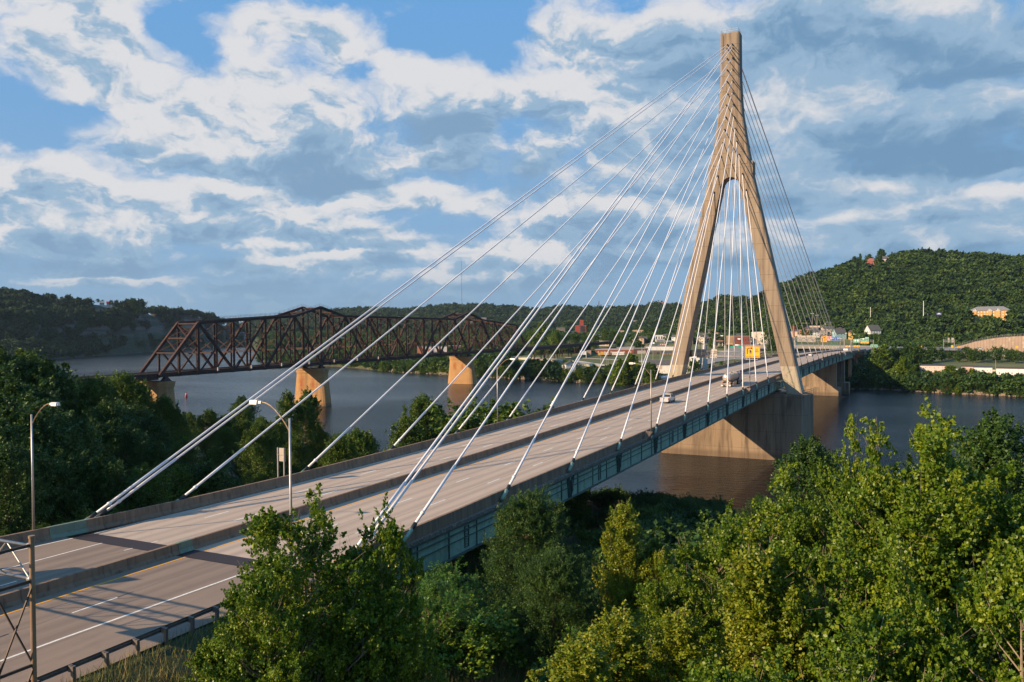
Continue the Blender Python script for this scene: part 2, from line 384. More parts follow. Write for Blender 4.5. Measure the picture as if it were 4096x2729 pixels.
LV = [3.7, 11.5, 20, 28, 34, 42, 50, 56.5, 58, 59, 59.8, 60.3, 60.55, 62.5, 66.2, 69, 72.1, 76, 79, 84, 91, 97, 103.7]
tw = tower_piece(LV, 'tower', CONC_T, br)
tb = tower_piece([-4.4, -1, 3.7], 'tower_leg_base', CONC_B, br)
m = MB()   # raised trim at the fork and the recessed head panel frame
for y0, y1, z0, z1 in ((3.3,5.2,64.2,66.6),(-5.2,-3.3,64.2,66.6),(-1.3,1.3,64.2,64.6),(1.9,2.15,99,103.1),(-2.15,-1.9,99,103.1)):
    m.box(-2.14, -1.98, y0, y1, ZT+z0, ZT+z1)
for s in (1, -1):
    m.box(-1.6, 2.6, *sorted((s*5.5, s*6.6)), ZT+61.2, ZT+64.9)
m.build('tower_ledge', CONC_T, tw)
m = MB()   # top railing
zt = ZT+103.7
for h in (.55, 1.1):
    for a, b in (((-1.9,-2.5),(-1.9,2.5)),((2.4,-2.5),(2.4,2.5)),((-1.9,-2.5),(2.4,-2.5)),((-1.9,2.5),(2.4,2.5))):
        m.tube((*a, zt+h), (*b, zt+h), .04, n=5)
for x in (-1.9, .25, 2.4):
    for y in (-2.5, -.85, .85, 2.5):
        if x != .25 or abs(y) > 2: m.tube((x, y, zt-.02), (x, y, zt+1.1), .04, n=5)
m.tube((-1.9,-2.3,zt), (-1.9,-2.3,zt+3.4), .035, n=5)
m.build('tower_top_railing', GALV, tw)
# main river pier (six-sided plan) and footing line
def hexpier(m, x0, x1, yf, yn, z0, z1, yc=0):
    xc = (x0+x1)/2; d = (x1-x0)/2
    return m.prism([(x0,yc-yf),(x1,yc-yf),(xc+d*.35,yc-yn),(xc-d*.35,yc-yn)] [0:0] or [(x0,yc-yf),(x0+.9*d,yc-yn),(x1-.9*d,yc-yn),(x1,yc-yf),(x1,yc+yf),(x1-.9*d,yc+yn),(x0+.9*d,yc+yn),(x0,yc+yf)], z0, z1)
m = MB(); hexpier(m, -4, 7.5, 20.6, 23.2, -9, 19.35); pier = m.build('river_pier', CONC_P, br)
m = MB(); m.box(-3.2, 6.8, -13.5, 13.5, 19.34, 19.85)
for y in (-11.5, 11.5): m.box(-1.2, 3.6, y-1, y+1, 19.8, deck(0)-3.15)
m.build('bearing_pedestal', CONC_P, pier)
m = MB()
for s in (1, -1):
    for zz in (20.0, 20.55): m.tube((-3.7, s*20.9, zz), (7, s*22.6, zz), .05, n=5)
    for k in range(6):
        t = k/5; m.tube((-3.7+10.7*t, s*(20.9+1.7*t), 19.3), (-3.7+10.7*t, s*(20.9+1.7*t), 20.55), .05, n=5)
m.build('pier_railing', DARKST, pier)
# inspection platforms beside the right leg
m = MB()
for s in (-1,):
    for h in (.0, .55, 1.1): m.bar((-7.5, s*14.2, deck(-7)+h-.3), (-2.2, s*14.2, deck(-7)+h-.3), .07)
    for k in range(5): m.bar((-7.5+k*1.3, s*14.2, deck(-7)-.4), (-7.5+k*1.3, s*14.2, deck(-7)+.85), .07)
    m.box(-7.6, -2.2, -15.3, -14.0, deck(-7)-.5, deck(-7)-.35)
    m.bar((-8, -14.0, deck(-8)-1.2), (-2.5, -16.6, deck(-8)-3.4), .22); m.bar((-2.0, -20.2, 21.0), (-2.0, -17, 23.6), .12)
m.build('inspection_platform', simple((.35,.30,.2), .6), br)
# far piers
m = MB(); m.box(231, 236, -9.1, 7.0, 4.6, deck(233)-3.2); p2 = m.build('river_pier', CONC_P, br)
m = MB(); hexpier(m, 229.8, 237.5, 9.4, 10.6, -9, 4.7, yc=-.9); m.build('pier_footing', CONC_P, p2)
m = MB(); m.box(243, 249, -12.2, 12.2, 6.5, deck(246)-3.2); p3 = m.build('river_pier', CONC_P, br)
m = MB(); m.box(241.6, 250.5, -14.8, 13.5, -4, 6.6); m.build('pier_footing', CONC_P, p3)
ORNG = mat('rusty_orange_girder', (.33,.12,.05), .75, c2=(.2,.08,.04), scale=1.2)
m = MB()
for x in (286., 333.): m.box(x, x+2.2, -14.4, 14.4, deck(x)-3.9, deck(x)-1.4)
m.build('cross_head', ORNG, br)
m = MB()
for x in (287.1, 334.1):
    for y in (-12, 0, 12): m.tube((x, y, 2), (x, y, deck(x)-3.8), 1.0, n=14)
m.build('approach_column', CONC_P, br)
m = MB(); sweep(m, [(-12.8,-.36),(12.8,-.36),(12.8,-1.7),(-12.8,-1.7)], [300, 330, 360, 390]); m.build('approach_girder', TEALD, br)
m = MB(); m.box(388, 412, -14.2, 14.2, 6, deck(395)-.5); m.build('far_abutment', CONC_P, br)
m = MB(); m.box(-215, -205.4, -14.6, 15.6, 8, 21.2); m.build('near_abutment', CONC_P, br)
# expansion joint: dark finger plates and painted steel parapet covers
m = MB(); z = deck(-206)
m.quad((-207.15, 1.8, z+.028), (-205.3, 1.8, z+.028), (-205.3, 13.6, z+.028), (-207.15, 13.9, z+.028))
m.quad((-207.15, -11.6, z+.028), (-205.3, -12.7, z+.028), (-205.3, .9, z+.028), (-207.15, .9, z+.028))
JNT = lines_mat(mat('dark_joint_plate', (.022,.012,.012), .7, c2=(.035,.02,.018), scale=6), 1, .22, .05, .6); m.build('expansion_joint', JNT, br)
m = MB(); sweep(m, [(a+(-.03 if i < 4 else .03), h+.02) for i, (a, h) in enumerate(PAR)], [-208.25, -205.1], off=lambda x: flare(x)); m.build('joint_cover_plate', GRNPL, br)
m = MB(); sweep(m, [(a+(-.03 if i < 4 else .03), h+.025) for i, (a, h) in enumerate(MED)], [-206.7, -205.3]); m.build('joint_cover_plate', GRNPL, br)
# markings on the bridge
def stripe(m, y, x0, x1, w=.13, dz=.008, zf=deck, step=8.):
    n = max(1, int(abs(x1-x0)/step)); yf = y if callable(y) else (lambda x: y)
    xs = np.linspace(x0, x1, n+1)
    m.strip([[(x, yf(x)-w/2, zf(x)+dz), (x, yf(x)+w/2, zf(x)+dz)] for x in xs])
m = MB()
for y, ph in ((-7.64, 49.171), (-4.07, 37.902), (5.665, 74.618), (9.10, 62.742)):
    k = -30
    while True:
        x = -ph-12.192*k; k += 1
        if x < -204.5: break
        if x > 395: continue
        if x > -204.5: stripe(m, y, x, x+3.05, .19, .012)
stripe(m, -12.35, -203, 395, .11, .006); stripe(m, 12.25, -180, 395, .11, .006); stripe(m, lambda x: float(np.interp(x, [-205.3,-180], [13.5,12.25])), -205.3, -180, .13)
m.build('white_lane_marking', PAINTW, br)
m = MB(); stripe(m, .03, -205.3, 395, .2); m.build('yellow_edge_line', PAINTY, br)
m = MB(); stripe(m, -7.5, -203, 300, .045, .004); stripe(m, 7.2, -180, 300, .03, .004)
for k in range(20): stripe(m, -4.15-random.random()*.3, -200+k*24, -190+k*24, .03, .004)
m.build('sealed_joint', SEAL, br)
# ------------------------------------------------ stay cables
TY = [.66,.82,.76,.76,.77,.8,.97,1.15,1.52,2.02,2.65,3.65,4.72]
TZ = [100.2,99.1,96.1,92.7,89.2,85.8,82.2,78.6,75.0,71.1,67.2,61.35,56.5]
def cable(xa, s, yd, k, side, outer=0):
    """k: level on the tower; side -1 near span, +1 main span; yd: half width where the cable passes the parapet top"""
    zt = TZ[k]; ft = Vector((-2.0 if side < 0 else back(zt), s*TY[k], ZT+zt)); fb = Vector((xa, s*yd, deck(xa)+1.05))
    d = (ft-fb).normalized(); L = (ft-fb).length
    near = side < 0
    m = MB()
    m.tube(fb+d*.55, ft, .106, n=8 if near else 6, cap=False)
    if near or True:
        m.tube(fb+d*.5, fb+d*9., .135, n=8, cap=True); m.tube(fb+d*1.9, fb+d*2.15, .19, n=8)
    c = m.build('stay_cable', CABLE, br, smooth=True)
    e = MB(); e.tube(fb-d*.25, fb+d*.6, .19, n=8); e.tube(ft-d*.7, ft-d*.05, .2, n=8); e.build('black_sleeve', BLACK, c, smooth=True)
    e = MB(); e.tube(fb-d*1.75, fb-d*.2, .21, n=8, cap=True); e.build('anchor_pipe', MINT, c, smooth=True)
    # bracket on the girder face
    if not outer or outer == 1:
        e = MB(); z = deck(xa); x0 = xa-side*-.0 - d.x*1.7
        yo = 13.62
        for dx in (-.75, .75):
            e.hexa([(x0+dx*.35-.04, s*yo, z-3.15),(x0+dx*.35+.04, s*yo, z-3.15),(x0+dx*.35+.04, s*(yo+.22), z-3.15),(x0+dx*.35-.04, s*(yo+.22), z-3.15)] if s > 0 else
                   [(x0+dx*.35-.04, s*(yo+.22), z-3.15),(x0+dx*.35+.04, s*(yo+.22), z-3.15),(x0+dx*.35+.04, s*yo, z-3.15),(x0+dx*.35-.04, s*yo, z-3.15)],
                   [(x0+dx-.04, s*yo, z-.4),(x0+dx+.04, s*yo, z-.4),(x0+dx+.04, s*(yo+.42), z-.4),(x0+dx-.04, s*(yo+.42), z-.4)] if s > 0 else
                   [(x0+dx-.04, s*(yo+.42), z-.4),(x0+dx+.04, s*(yo+.42), z-.4),(x0+dx+.04, s*yo, z-.4),(x0+dx-.04, s*yo, z-.4)])
        e.bar((x0+.5, s*(yo+.2), z-2.3), (x0-.1*side, s*(yo+.25), z-.9), .28)
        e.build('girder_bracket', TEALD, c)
def hit(px, py, Y):
    d = ray(px, py); return CAM + (Y-CAM[1])/d[1]*d
h1, h2 = hit(363, 2086, 15.35), hit(404, 2077, 15.35)
for s in (1, -1):
    yo = 15.35 if s == 1 else 13.9
    cable(h1[0], s, yo, 0, -1, 1); cable(h2[0], s, yo, 1, -1, 2)
    cable(209.3, s, 13.5, 0, 1, 1); cable(208.2, s, 13.5, 1, 1, 2)
    for k in range(11):
        cable(-(17.572+17.7757*k), s, 13.5+(.55 if k == 10 and s > 0 else 0), 12-k, -1); cable(17.72+17.7757*k, s, 13.5, 12-k, 1)
# ================================================================== railway truss bridge
TO = np.array([-26.2, 217.6]); TD = np.array([10.28, .446]); TN = np.array([-TD[1], TD[0]])/math.hypot(*TD); TW = 11.2
ZB = 21.2                                   # bottom chord centre
def tp(i, far, z):
    p = TO + TD*i + TN*(TW if far else 0); return (p[0], p[1], z)
def zcol(px, py, i):                        # level of a vertical over panel point i seen at row py
    p = tp(i, 0, 0); lo, hi = -50., 200.
    for _ in range(50):
        m_ = (lo+hi)/2; d = np.array([p[0], p[1], m_])-CAM
        y = PH/2-FOC*(d@CU)/(d@CF)
        if y > py: lo = m_
        else: hi = m_
    return lo
TOPZ = [(2,1292),(8,1265),(10,1229),(12,1266),(24,1278),(26,1252),(28,1279),(34,1302)]
ZTOP = {i: zcol(0, y, i) for i, y in TOPZ}
print('truss top', {k: round(v,1) for k, v in ZTOP.items()})
h_low = (ZTOP[2]+ZTOP[8]+ZTOP[12]+ZTOP[24]+ZTOP[28])/5
def ztop(i): return float(np.interp(i, sorted(ZTOP), [ZTOP[k] for k in sorted(ZTOP)]))
tr = thing('truss_railway_bridge', 'rusty brown through truss railway bridge crossing the river on tan masonry piers', 'bridge', (TO[0], TO[1], 0))
for far in (0, 1):
    m = MB(); m.bar(tp(0,far,ZB), tp(36,far,ZB), .9, 1.1); m.build('bottom_chord', RUSTD, tr)
    m = MB(); ks = [2,8,10,12,24,26,28,34]
    for a, b in zip(ks[:-1], ks[1:]): m.bar(tp(a,far,ztop(a)), tp(b,far,ztop(b)), .95, 1.15)
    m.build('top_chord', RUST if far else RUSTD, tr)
    for a, b in ((0,2),(36,34)):
        m = MB(); m.bar(tp(a,far,ZB), tp(b,far,ztop(b)), .95, 1.25); m.build('end_post', RUST, tr)
    for i in range(1, 36):
        zt = ztop(i) if 2 <= i <= 34 else (ZB+ztop(2 if i < 2 else 34))/2
        m = MB(); w = 1.15 if i in (10, 26) else (.62 if i % 2 else .8)
        # laced column: two channels with lattice between
        p, q = np.array(tp(i,far,ZB)), np.array(tp(i,far,zt)); t = np.array([TD[0], TD[1], 0])/10.29*w*.36
        m.bar(p-t, q-t, w*.32, w*.8, up=(TD[0],TD[1],0)); m.bar(p+t, q+t, w*.32, w*.8, up=(TD[0],TD[1],0))
        n = int((zt-ZB)/1.3)
        for k in range(n):
            a = p+(q-p)*k/n; b = p+(q-p)*(k+1)/n; sg = 1 if k % 2 else -1
            m.bar(a-t*sg, b+t*sg, .08, .5, up=(TN[0],TN[1],0))
        m.build('vertical', RUST, tr)
    dirs = {}
    for a, up in ((2,0),(4,1),(6,1),(8,0),(10,1),(12,0),(14,0),(16,0),(18,1),(20,1),(22,1),(24,0),(26,1),(28,0),(30,0),(32,1)): dirs[a] = up
    for a, up in dirs.items():
        b = a+2; mid_z = None
        A = np.array(tp(a,far,ZB if up else ztop(a))); B = np.array(tp(b,far,ztop(b) if up else ZB))
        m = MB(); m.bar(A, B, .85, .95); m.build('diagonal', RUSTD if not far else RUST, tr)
        c = (A+B)/2; foot = b if up else a
        m = MB(); m.bar(c, tp(foot,far,ZB), .5, .6); m.build('sub_strut', RUST, tr)
    for a, b in ((0,2),(36,34)):
        m = MB(); c = (np.array(tp(a,far,ZB))+np.array(tp(b,far,ztop(b))))/2; m.bar(c, tp(b,far,ZB), .5, .6); m.build('sub_strut', RUST, tr)
def lerp(a, b, t): return tuple(np.array(a)*(1-t)+np.array(b)*t)
for i in range(2, 35):
    z = ztop(i); zc = ZB+8.2
    m = MB(); A, B = tp(i,0,z-.4), tp(i,1,z-.4); a, b = tp(i,0,zc), tp(i,1,zc)
    m.bar(A, B, .35, .45); m.bar(a, b, .35, .55)
    h = (z-.4+zc)/2; c0, c1 = tp(i,0,h), tp(i,1,h)
    for P, Q, R2, S in ((A,b,B,a),): 
        if z-zc > 9:
            m.bar(A, c1, .26); m.bar(B, c0, .26); m.bar(c0, b, .26); m.bar(c1, a, .26)
        else: m.bar(A, b, .28); m.bar(B, a, .28)
    m.build('sway_frame', RUST, tr)
m = MB()                                    # top laterals and portal bracing
for i in range(2, 34):
    m.bar(tp(i,0,ztop(i)), tp(i+1,1,ztop(i+1)), .28); m.bar(tp(i,1,ztop(i)), tp(i+1,0,ztop(i+1)), .28)
m.build('top_lateral', RUST, tr)
for a, b in ((0,2),(36,34)):
    m = MB(); P = lambda f, t: lerp(tp(a,f,ZB), tp(b,f,ztop(b)), t)
    for t, w in ((.42,.9),(.70,.45),(.985,.9)): m.bar(P(0,t), P(1,t), w, .5)
    m.bar(P(0,.44), P(1,.69), .3); m.bar(P(1,.44), P(0,.69), .3); m.bar(P(0,.71), P(1,.97), .3); m.bar(P(1,.71), P(0,.97), .3)
    m.build('portal_bracing', RUST, tr)
m = MB()                                    # floor: stringers, beams, sleepers
for o in (1.6, 4.2, 7.0, 9.6):
    p = TO+TN*o; q = p+TD*36; m.bar((p[0],p[1],ZB+.3), (q[0],q[1],ZB+.3), .4, 1.1)
for i in range(37): m.bar(tp(i,0,ZB-.1), tp(i,1,ZB-.1), .5, 1.3)
m.build('floor_beam', RUSTD, tr)
SLEEP = mat('track_bed_timber', (.11,.065,.045), .9, c2=(.06,.04,.03), scale=1, c3=(.2,.11,.07))
m = MB()
def tq(i, o, z): p = TO+TD*i+TN*o; return (p[0], p[1], z)
for i0, i1 in ((-14, 36), (36, 60)):
    m.hexa([tq(i0,.8,ZB+.9), tq(i1,.8,ZB+.9), tq(i1,10.4,ZB+.9), tq(i0,10.4,ZB+.9)], [tq(i0,.8,ZB+1.15), tq(i1,.8,ZB+1.15), tq(i1,10.4,ZB+1.15), tq(i0,10.4,ZB+1.15)])
m.build('track_bed', SLEEP, tr)
m = MB()
for o in (2.3, 3.75, 7.2, 8.65):
    m.bar(tq(-14,o,ZB+1.25), tq(60,o,ZB+1.25), .08, .16)
m.build('rail', RUST, tr)
m = MB()
for o in (.5, 10.8):
    for h in (.7, 1.3, 1.9): m.bar(tq(-14,o,ZB+.9+h*.8), tq(2,o,ZB+.9+h*.8), .05)
    k = -14.
    while k < 2: m.bar(tq(k,o,ZB+.6), tq(k,o,ZB+2.5), .06); k += .4
m.build('walkway_railing', RUSTD, tr)
m = MB()                                    # catwalk handrail over the top chord
for far in (0, 1):
    ks = [2,8,10,12,24,26,28,34]
    for h in (.7, 1.3):
        for a, b in zip(ks[:-1], ks[1:]):
            if not far or b <= 12: m.bar(tp(a,far,ztop(a)+.5+h), tp(b,far,ztop(b)+.5+h), .06)
    k = 2.
    while k < (34 if not far else 12): m.bar(tp(k,far,ztop(k)+.4), tp(k,far,ztop(k)+1.8), .06); k += .33
m.build('catwalk_railing', RUSTD, tr)
m = MB()                                    # access platforms (bright cabinets) hung at the panel points
for i in (3, 5, 7, 9, 11, 13, 15): m.obox(tuple(np.array(tp(i,0,ZB+1.3))-np.append(TN*.7, 0)), (.8,.4,1.6), math.atan2(TD[1],TD[0]))
m.build('signal_cabinet', simple((.45,.38,.32), .6), tr)
m = MB()                                    # approach girders both ends
for o in (.8, 10.4):
    m.bar(tq(-14,o,ZB-.3), tq(0,o,ZB-.3), .5, 2.3); m.bar(tq(36,o,ZB-.4), tq(60,o,ZB-.4), .6, 2.4)
m.build('approach_girder', RUSTD, tr)
def bent(i, zb):
    m = MB()
    for o in (1.5, 9.7):
        for di in (-.28, .28): m.bar(tq(i+di,o,ZB-1.4), tq(i+di*1.8,o+(-1 if o < 5 else 1),zb), .55)
    for o in (1.5, 9.7): m.bar(tq(i-.3,o,ZB-2), tq(i+.4,o,ZB-9), .25); m.bar(tq(i+.3,o,ZB-2), tq(i-.4,o,ZB-9), .25)
    m.bar(tq(i,1.2,ZB-2), tq(i,10,ZB-9.5), .3); m.bar(tq(i,10,ZB-2), tq(i,1.2,ZB-9.5), .3); m.bar(tq(i,1,ZB-9.5), tq(i,10.2,ZB-9.5), .3)
    m.build('steel_bent', RUSTD, tr)
for i in (-1.2, -4.2, -7.2, -10.2, 39.5, 42.5, 46, 50): bent(i, 4)
STAIN = mat('rust_stained_masonry', (.47,.26,.10), .9, c2=(.36,.195,.085), scale=.35, detail=7, bump=.3, bscale=2)
# rust runs with a shape of their own below the bearings
def stain_nodes(m, spots):
    N, L = m.node_tree.nodes, m.node_tree.links; b = N['Principled BSDF']; src = b.inputs['Base Color'].links[0].from_socket
    tc = N.new('ShaderNodeTexCoord'); nz = N.new('ShaderNodeTexNoise'); nz.inputs['Scale'].default_value = .8; nz.inputs['Detail'].default_value = 5
    L.new(tc.outputs['Object'], nz.inputs['Vector'])
    for (o, z, ry, rz) in spots:
        mp = N.new('ShaderNodeMapping'); mp.vector_type = 'POINT'; L.new(tc.outputs['Object'], mp.inputs[0])
        mp.inputs['Location'].default_value = (0, -o/ry, -z/rz); mp.inputs['Scale'].default_value = (0, 1/ry, 1/rz)
        ln = N.new('ShaderNodeVectorMath'); ln.operation = 'LENGTH'; L.new(mp.outputs[0], ln.inputs[0])
        ad = N.new('ShaderNodeMath'); ad.operation = 'MULTIPLY_ADD'; ad.inputs[1].default_value = 1.3; L.new(nz.outputs['Fac'], ad.inputs[0]); L.new(ln.outputs['Value'], ad.inputs[2])
        mr = N.new('ShaderNodeMapRange'); mr.inputs[1].default_value = 1.75; mr.inputs[2].default_value = .75; mr.inputs[4].default_value = .85; L.new(ad.outputs[0], mr.inputs[0])
        mx = N.new('ShaderNodeMix'); mx.data_type = 'RGBA'; L.new(mr.outputs[0], mx.inputs[0]); L.new(src, mx.inputs[6]); mx.inputs[7].default_value = (.30,.075,.012,1); src = mx.outputs[2]
    L.new(src, b.inputs['Base Color'])
def stone_pier(i, hw0, hw1, t, ztop_, matl):
    c = TO+TD*i+TN*(TW/2); h = math.atan2(TD[1], TD[0]); m = MB(); rows = []
    for z, hw, tt in ((-4,hw0+.2,t+.6),(0,hw0,t+.5),(ztop_-2.2,hw1,t),(ztop_-2.2,hw1+.3,t+.4),(ztop_-.9,hw1+.3,t+.4),(ztop_-.9,hw1+.55,t+.7),(ztop_,hw1+.55,t+.7)):
        r = []
        for a in range(24):
            th = 2*math.pi*a/24; ca, sa = math.cos(th), math.sin(th)
            x = tt*np.sign(ca)*abs(ca)**.6 ; y = hw*np.sign(sa)*abs(sa)**.45 if abs(ca) > .05 else hw*np.sign(sa)
            r.append((c[0]+x*math.cos(h)-y*math.sin(h), c[1]+x*math.sin(h)+y*math.cos(h), z))
        rows.append(r)
    m.strip(rows, closed=True); m.quad(*rows[-1])
    pr = m.build('masonry_pier', matl, tr)
    for far in (0, 1):
        m = MB(); q = np.array(tp(i, far, ztop_)); e = .75
        m.hexa([(q[0]-2,q[1]-1.2,ztop_),(q[0]+2,q[1]-1.2,ztop_),(q[0]+2,q[1]+1.2,ztop_),(q[0]-2,q[1]+1.2,ztop_)], [(q[0]-.6,q[1]-.5,ZB-.4),(q[0]+.6,q[1]-.5,ZB-.4),(q[0]+.6,q[1]+.5,ZB-.4),(q[0]-.6,q[1]+.5,ZB-.4)])
        m.build('bearing_shoe', RUSTD, tr)
    return pr
S1 = mat('rust_stained_masonry', (.47,.26,.10), .9, c2=(.36,.195,.085), scale=.35, detail=7, bump=.3, bscale=2); lines_mat(S1, 2, .78, .09, .6)
weather(S1, (.16,.09,.045), .6, .5, tide=1.2)
off = TD*10+TN*(TW/2); y0 = float(off[1])
stain_nodes(S1, [(y0+4.2, 11.5, 2.2, 5.2), (y0-2.9, 11.0, 1.6, 3.6)])
S2 = mat('rust_stained_masonry', (.47,.255,.10), .9, c2=(.37,.195,.08), scale=.35, detail=7, bump=.3, bscale=2); lines_mat(S2, 2, .78, .09, .6)
off = TD*26+TN*(TW/2); stain_nodes(S2, [(off[1]+3.6, 12.5, 1.9, 3.4), (off[1]-2.2, 12., 1.2, 2.6)])
stone_pier(10, 10.6, 8.7, 3.2, 19.0, S1); stone_pier(26, 10.4, 8.7, 3.2, 18.9, S2)
stone_pier(.3, 10.4, 8.6, 2.6, 18.9, STONE)
# ================================================================== near approach road, guard rail
def azx(x): return 22.0
def road_z(x): return deck(-206)
m = MB(); xs = list(np.linspace(-300, -207.15, 14)); z0 = road_z(0)
m.strip([[(x, -12.9 if x < -214 else float(np.interp(x, [-214,-207], [-12.9,-13.2])), z0), (x, flare(x)+.4, z0)] for x in xs])
tag(m.build('approach_road', ROADM, None), kind='structure')
m = MB()
stripe(m, 9.97, -300, -205.4, .17, .010, road_z); stripe(m, lambda x: flare(x)-.95-max(0,(-205-x))*.03, -300, -205.4, .17, .010, road_z)
for x in (-232.3, -220.1, -207.9): stripe(m, 6.23, x, x+3.3, .14, .010, road_z)
for x in (-231.6, -219.4): stripe(m, -3.55, x, x+3.3, .16, .010, road_z)
stripe(m, lambda x: -7.02-max(0, x+222)*.02, -300, -205.4, .2, .010, road_z)
tag(m.build('white_lane_marking', PAINTW, None), kind='structure')
m = MB(); stripe(m, .10, -300, -205.4, .2, .010, road_z); tag(m.build('yellow_edge_line', PAINTY, None), kind='structure')
m = MB()
def wob(y, s): return lambda x: y+.05*math.sin(x*.9+s)+.03*math.sin(x*2.3+s*2)
for y in (-3.4, 6.1): stripe(m, wob(y, y), -300, -207.3, .035, .005, road_z, step=.5)
stripe(m, wob(-7.4, 1), -300, -207.3, .02, .005, road_z, step=.5)
for x in (-216.2, -224.8): m.quad((x, -3.6, z0+.006), (x+1.4, -3.52, z0+.006), (x+1.4, -3.40, z0+.006), (x, -3.46, z0+.006))
tag(m.build('road_crack', SEAL, None), kind='structure')
xa = list(np.linspace(-300, -208.25, 12))
m = MB(); sweep(m, PAR, xa, off=flare, z=road_z); o = m.build('concrete_barrier', BARR, None)
tag(o, 'brown concrete barrier curving away along the far left edge of the approach road', 'barrier')
m = MB(); sweep(m, MED, list(np.linspace(-300, -206.7, 12)), z=road_z); o = m.build('concrete_barrier', BARR, None)
tag(o, 'weathered concrete median barrier between the carriageways in the near left corner', 'barrier')
m = MB(); m.box(-214.2, -213.6, 15.9, 16.3, z0+.6, z0+.95); 
# guard rail
gr = thing('guard_rail', 'weathered steel guard rail on posts between the near road edge and the grass', 'guard rail', (-230, -12.6, z0))
yr = -12.55
m = MB(); prof = [(0,.50),(.07,.54),(.07,.60),(0,.64),(0,.67),(.07,.71),(.07,.77),(0,.81)]
def rail_y(x): return yr-max(0, -214-x)*.012+(max(0, x+216)*.04)
m.strip([[(x, rail_y(x)+a, z0+h-(.02 if x > -209 else 0)) for a, h in prof] for x in np.linspace(-262, -206, 30)])
m.strip([[(x, rail_y(x)-.015+a, z0+h) for a, h in prof][::-1] for x in np.linspace(-262, -206, 30)])
m.build('rail_beam', RAILM, gr)
x = -206.5
while x > -262:
    m = MB(); y = rail_y(x); m.box(x-.09, x+.09, y-.42, y-.24, z0-1.6, z0+.78); m.box(x-.09, x+.09, y-.24, y-.03, z0+.46, z0+.80); m.build('post', RAILM, gr); x -= 1.95
# ================================================================== near sign gantry (its trussed beam reaches across the road)
GX, GY = -228.7, -14.0
ga = thing('sign_gantry', 'rusty pipe sign gantry whose post and trussed beam stand at the near left corner', 'gantry', (GX, GY, 21))
ZT_, ZL_ = 29.72, 28.12; BX = -1.75
for y in (GY, 20.8):
    for dx in (0, BX):
        m = MB(); m.tube((GX+dx, y, 19.6), (GX+dx, y, 30.1), .122, n=14); m.tube((GX+dx, y, 30.1), (GX+dx, y, 30.22), .15, n=14); m.build('post', GALVR, ga, smooth=False)
m = MB()
for y in (GY, 20.8):
    for z in (ZT_+.05, ZL_-.08, 24.0): m.bar((GX, y, z), (GX+BX, y, z), .09, .14)
    for za, zb in ((24.0, 27.9), (20.2, 24.0)):
        m.bar((GX, y-.05, zb), (GX+BX, y-.05, za), .07); m.bar((GX, y+.05, za), (GX+BX, y+.05, zb), .07)
m.build('end_bracing', DARKST, ga)
for dx in (0, BX):
    for z in (ZT_, ZL_):
        m = MB(); m.tube((GX+dx, GY, z), (GX+dx, 20.8, z), .085, n=10); m.tube((GX+dx, GY+.02, z), (GX+dx, GY+.28, z), .13, n=10); m.build('truss_chord', GALV, ga, smooth=True)
m = MB(); k = 0; y = GY+.2
while y < 20.6:
    y2 = y+1.74
    a, b = (ZT_, ZL_) if k % 2 else (ZL_, ZT_)
    for dx in (0, BX): m.tube((GX+dx, y, a), (GX+dx, y2, b), .04, n=6)
    m.tube((GX, y2, a), (GX+BX, y2, b), .035, n=5); y = y2; k += 1
m.build('truss_web', GALV, ga)
for y0, y1 in ((-9.6, -2.7), (10.7, 18.0)):
    m = MB(); m.box(GX+.12, GX+.17, y0, y1, 26.6, 31.1); m.build('sign_panel', SIGNB, ga)
# ================================================================== cobra-head street lamps
def street_lamp(x, y, zb, zt, arm, label, group='street lamps along the bridge', hood=True):
    t = thing('street_lamp', label, 'street lamp', (x, y, zb), group)
    m = MB(); m.tube((x, y, zb), (x, y, zb+.5), .16, n=8); m.tube((x, y, zb+.5), (x, y, zt), .115, .075, n=8); m.build('pole', GALV, t, smooth=True)
    s = arm; m = MB(); pts = []
    for k in range(7):
        q = k/6; pts.append((x+.05*q, y+s*2.5*q, zt-.9+1.9*math.sin(q*math.pi/2)**.9))
    m.path(pts, .045, n=6); m.build('arm', GALVR, t)
    m = MB(); hx, hy, hz = pts[-1]
    for a, b, w, h in ((0,.3,.12,.10),(.3,.95,.22,.16),(.95,1.05,.1,.08)):
        m.hexa([(hx-w,hy+s*a,hz-h),(hx+w,hy+s*a,hz-h),(hx+w,hy+s*b,hz-h),(hx-w,hy+s*b,hz-h)][::(1 if s>0 else -1)], [(hx-w*.7,hy+s*a,hz+h*.8),(hx+w*.7,hy+s*a,hz+h*.8),(hx+w*.7,hy+s*b,hz+h*.8),(hx-w*.7,hy+s*b,hz+h*.8)][::(1 if s>0 else -1)])
    m.build('lamp_head', LAMPW, t)
    if y < 0 and zb > 20 and x > -205 and abs(y) < 15:
        m = MB(); m.hexa([(x-1.9,y+.2,deck(x)-.3),(x+.35,y+.2,deck(x)-.3),(x+.35,y+.9,deck(x)-.3),(x-1.9,y+.9,deck(x)-.3)], [(x-.1,y-.25,deck(x)+1.0),(x+.35,y-.25,deck(x)+1.0),(x+.35,y+.9,deck(x)+1.0),(x-.1,y+.9,deck(x)+1.0)]); m.build('lamp_bracket', BARR, t)
    return t
LR = [(-211,'street lamp rising out of the nearest cottonwood, arm over the road'), (-129.6,'tall street lamp on the right parapet behind the long stay cables'), (-48.4,'street lamp on the right parapet just before the tower leg'),
      (34,'street lamp on the right parapet close behind the right tower leg'), (114,'street lamp on the right parapet in front of the yellow curve sign'), (195,'street lamp on the right parapet where the far stay cables end'), (268,'street lamp on the far parapet left of the first green exit sign'), (330,'farthest street lamp on the right parapet in front of the green exit sign')]
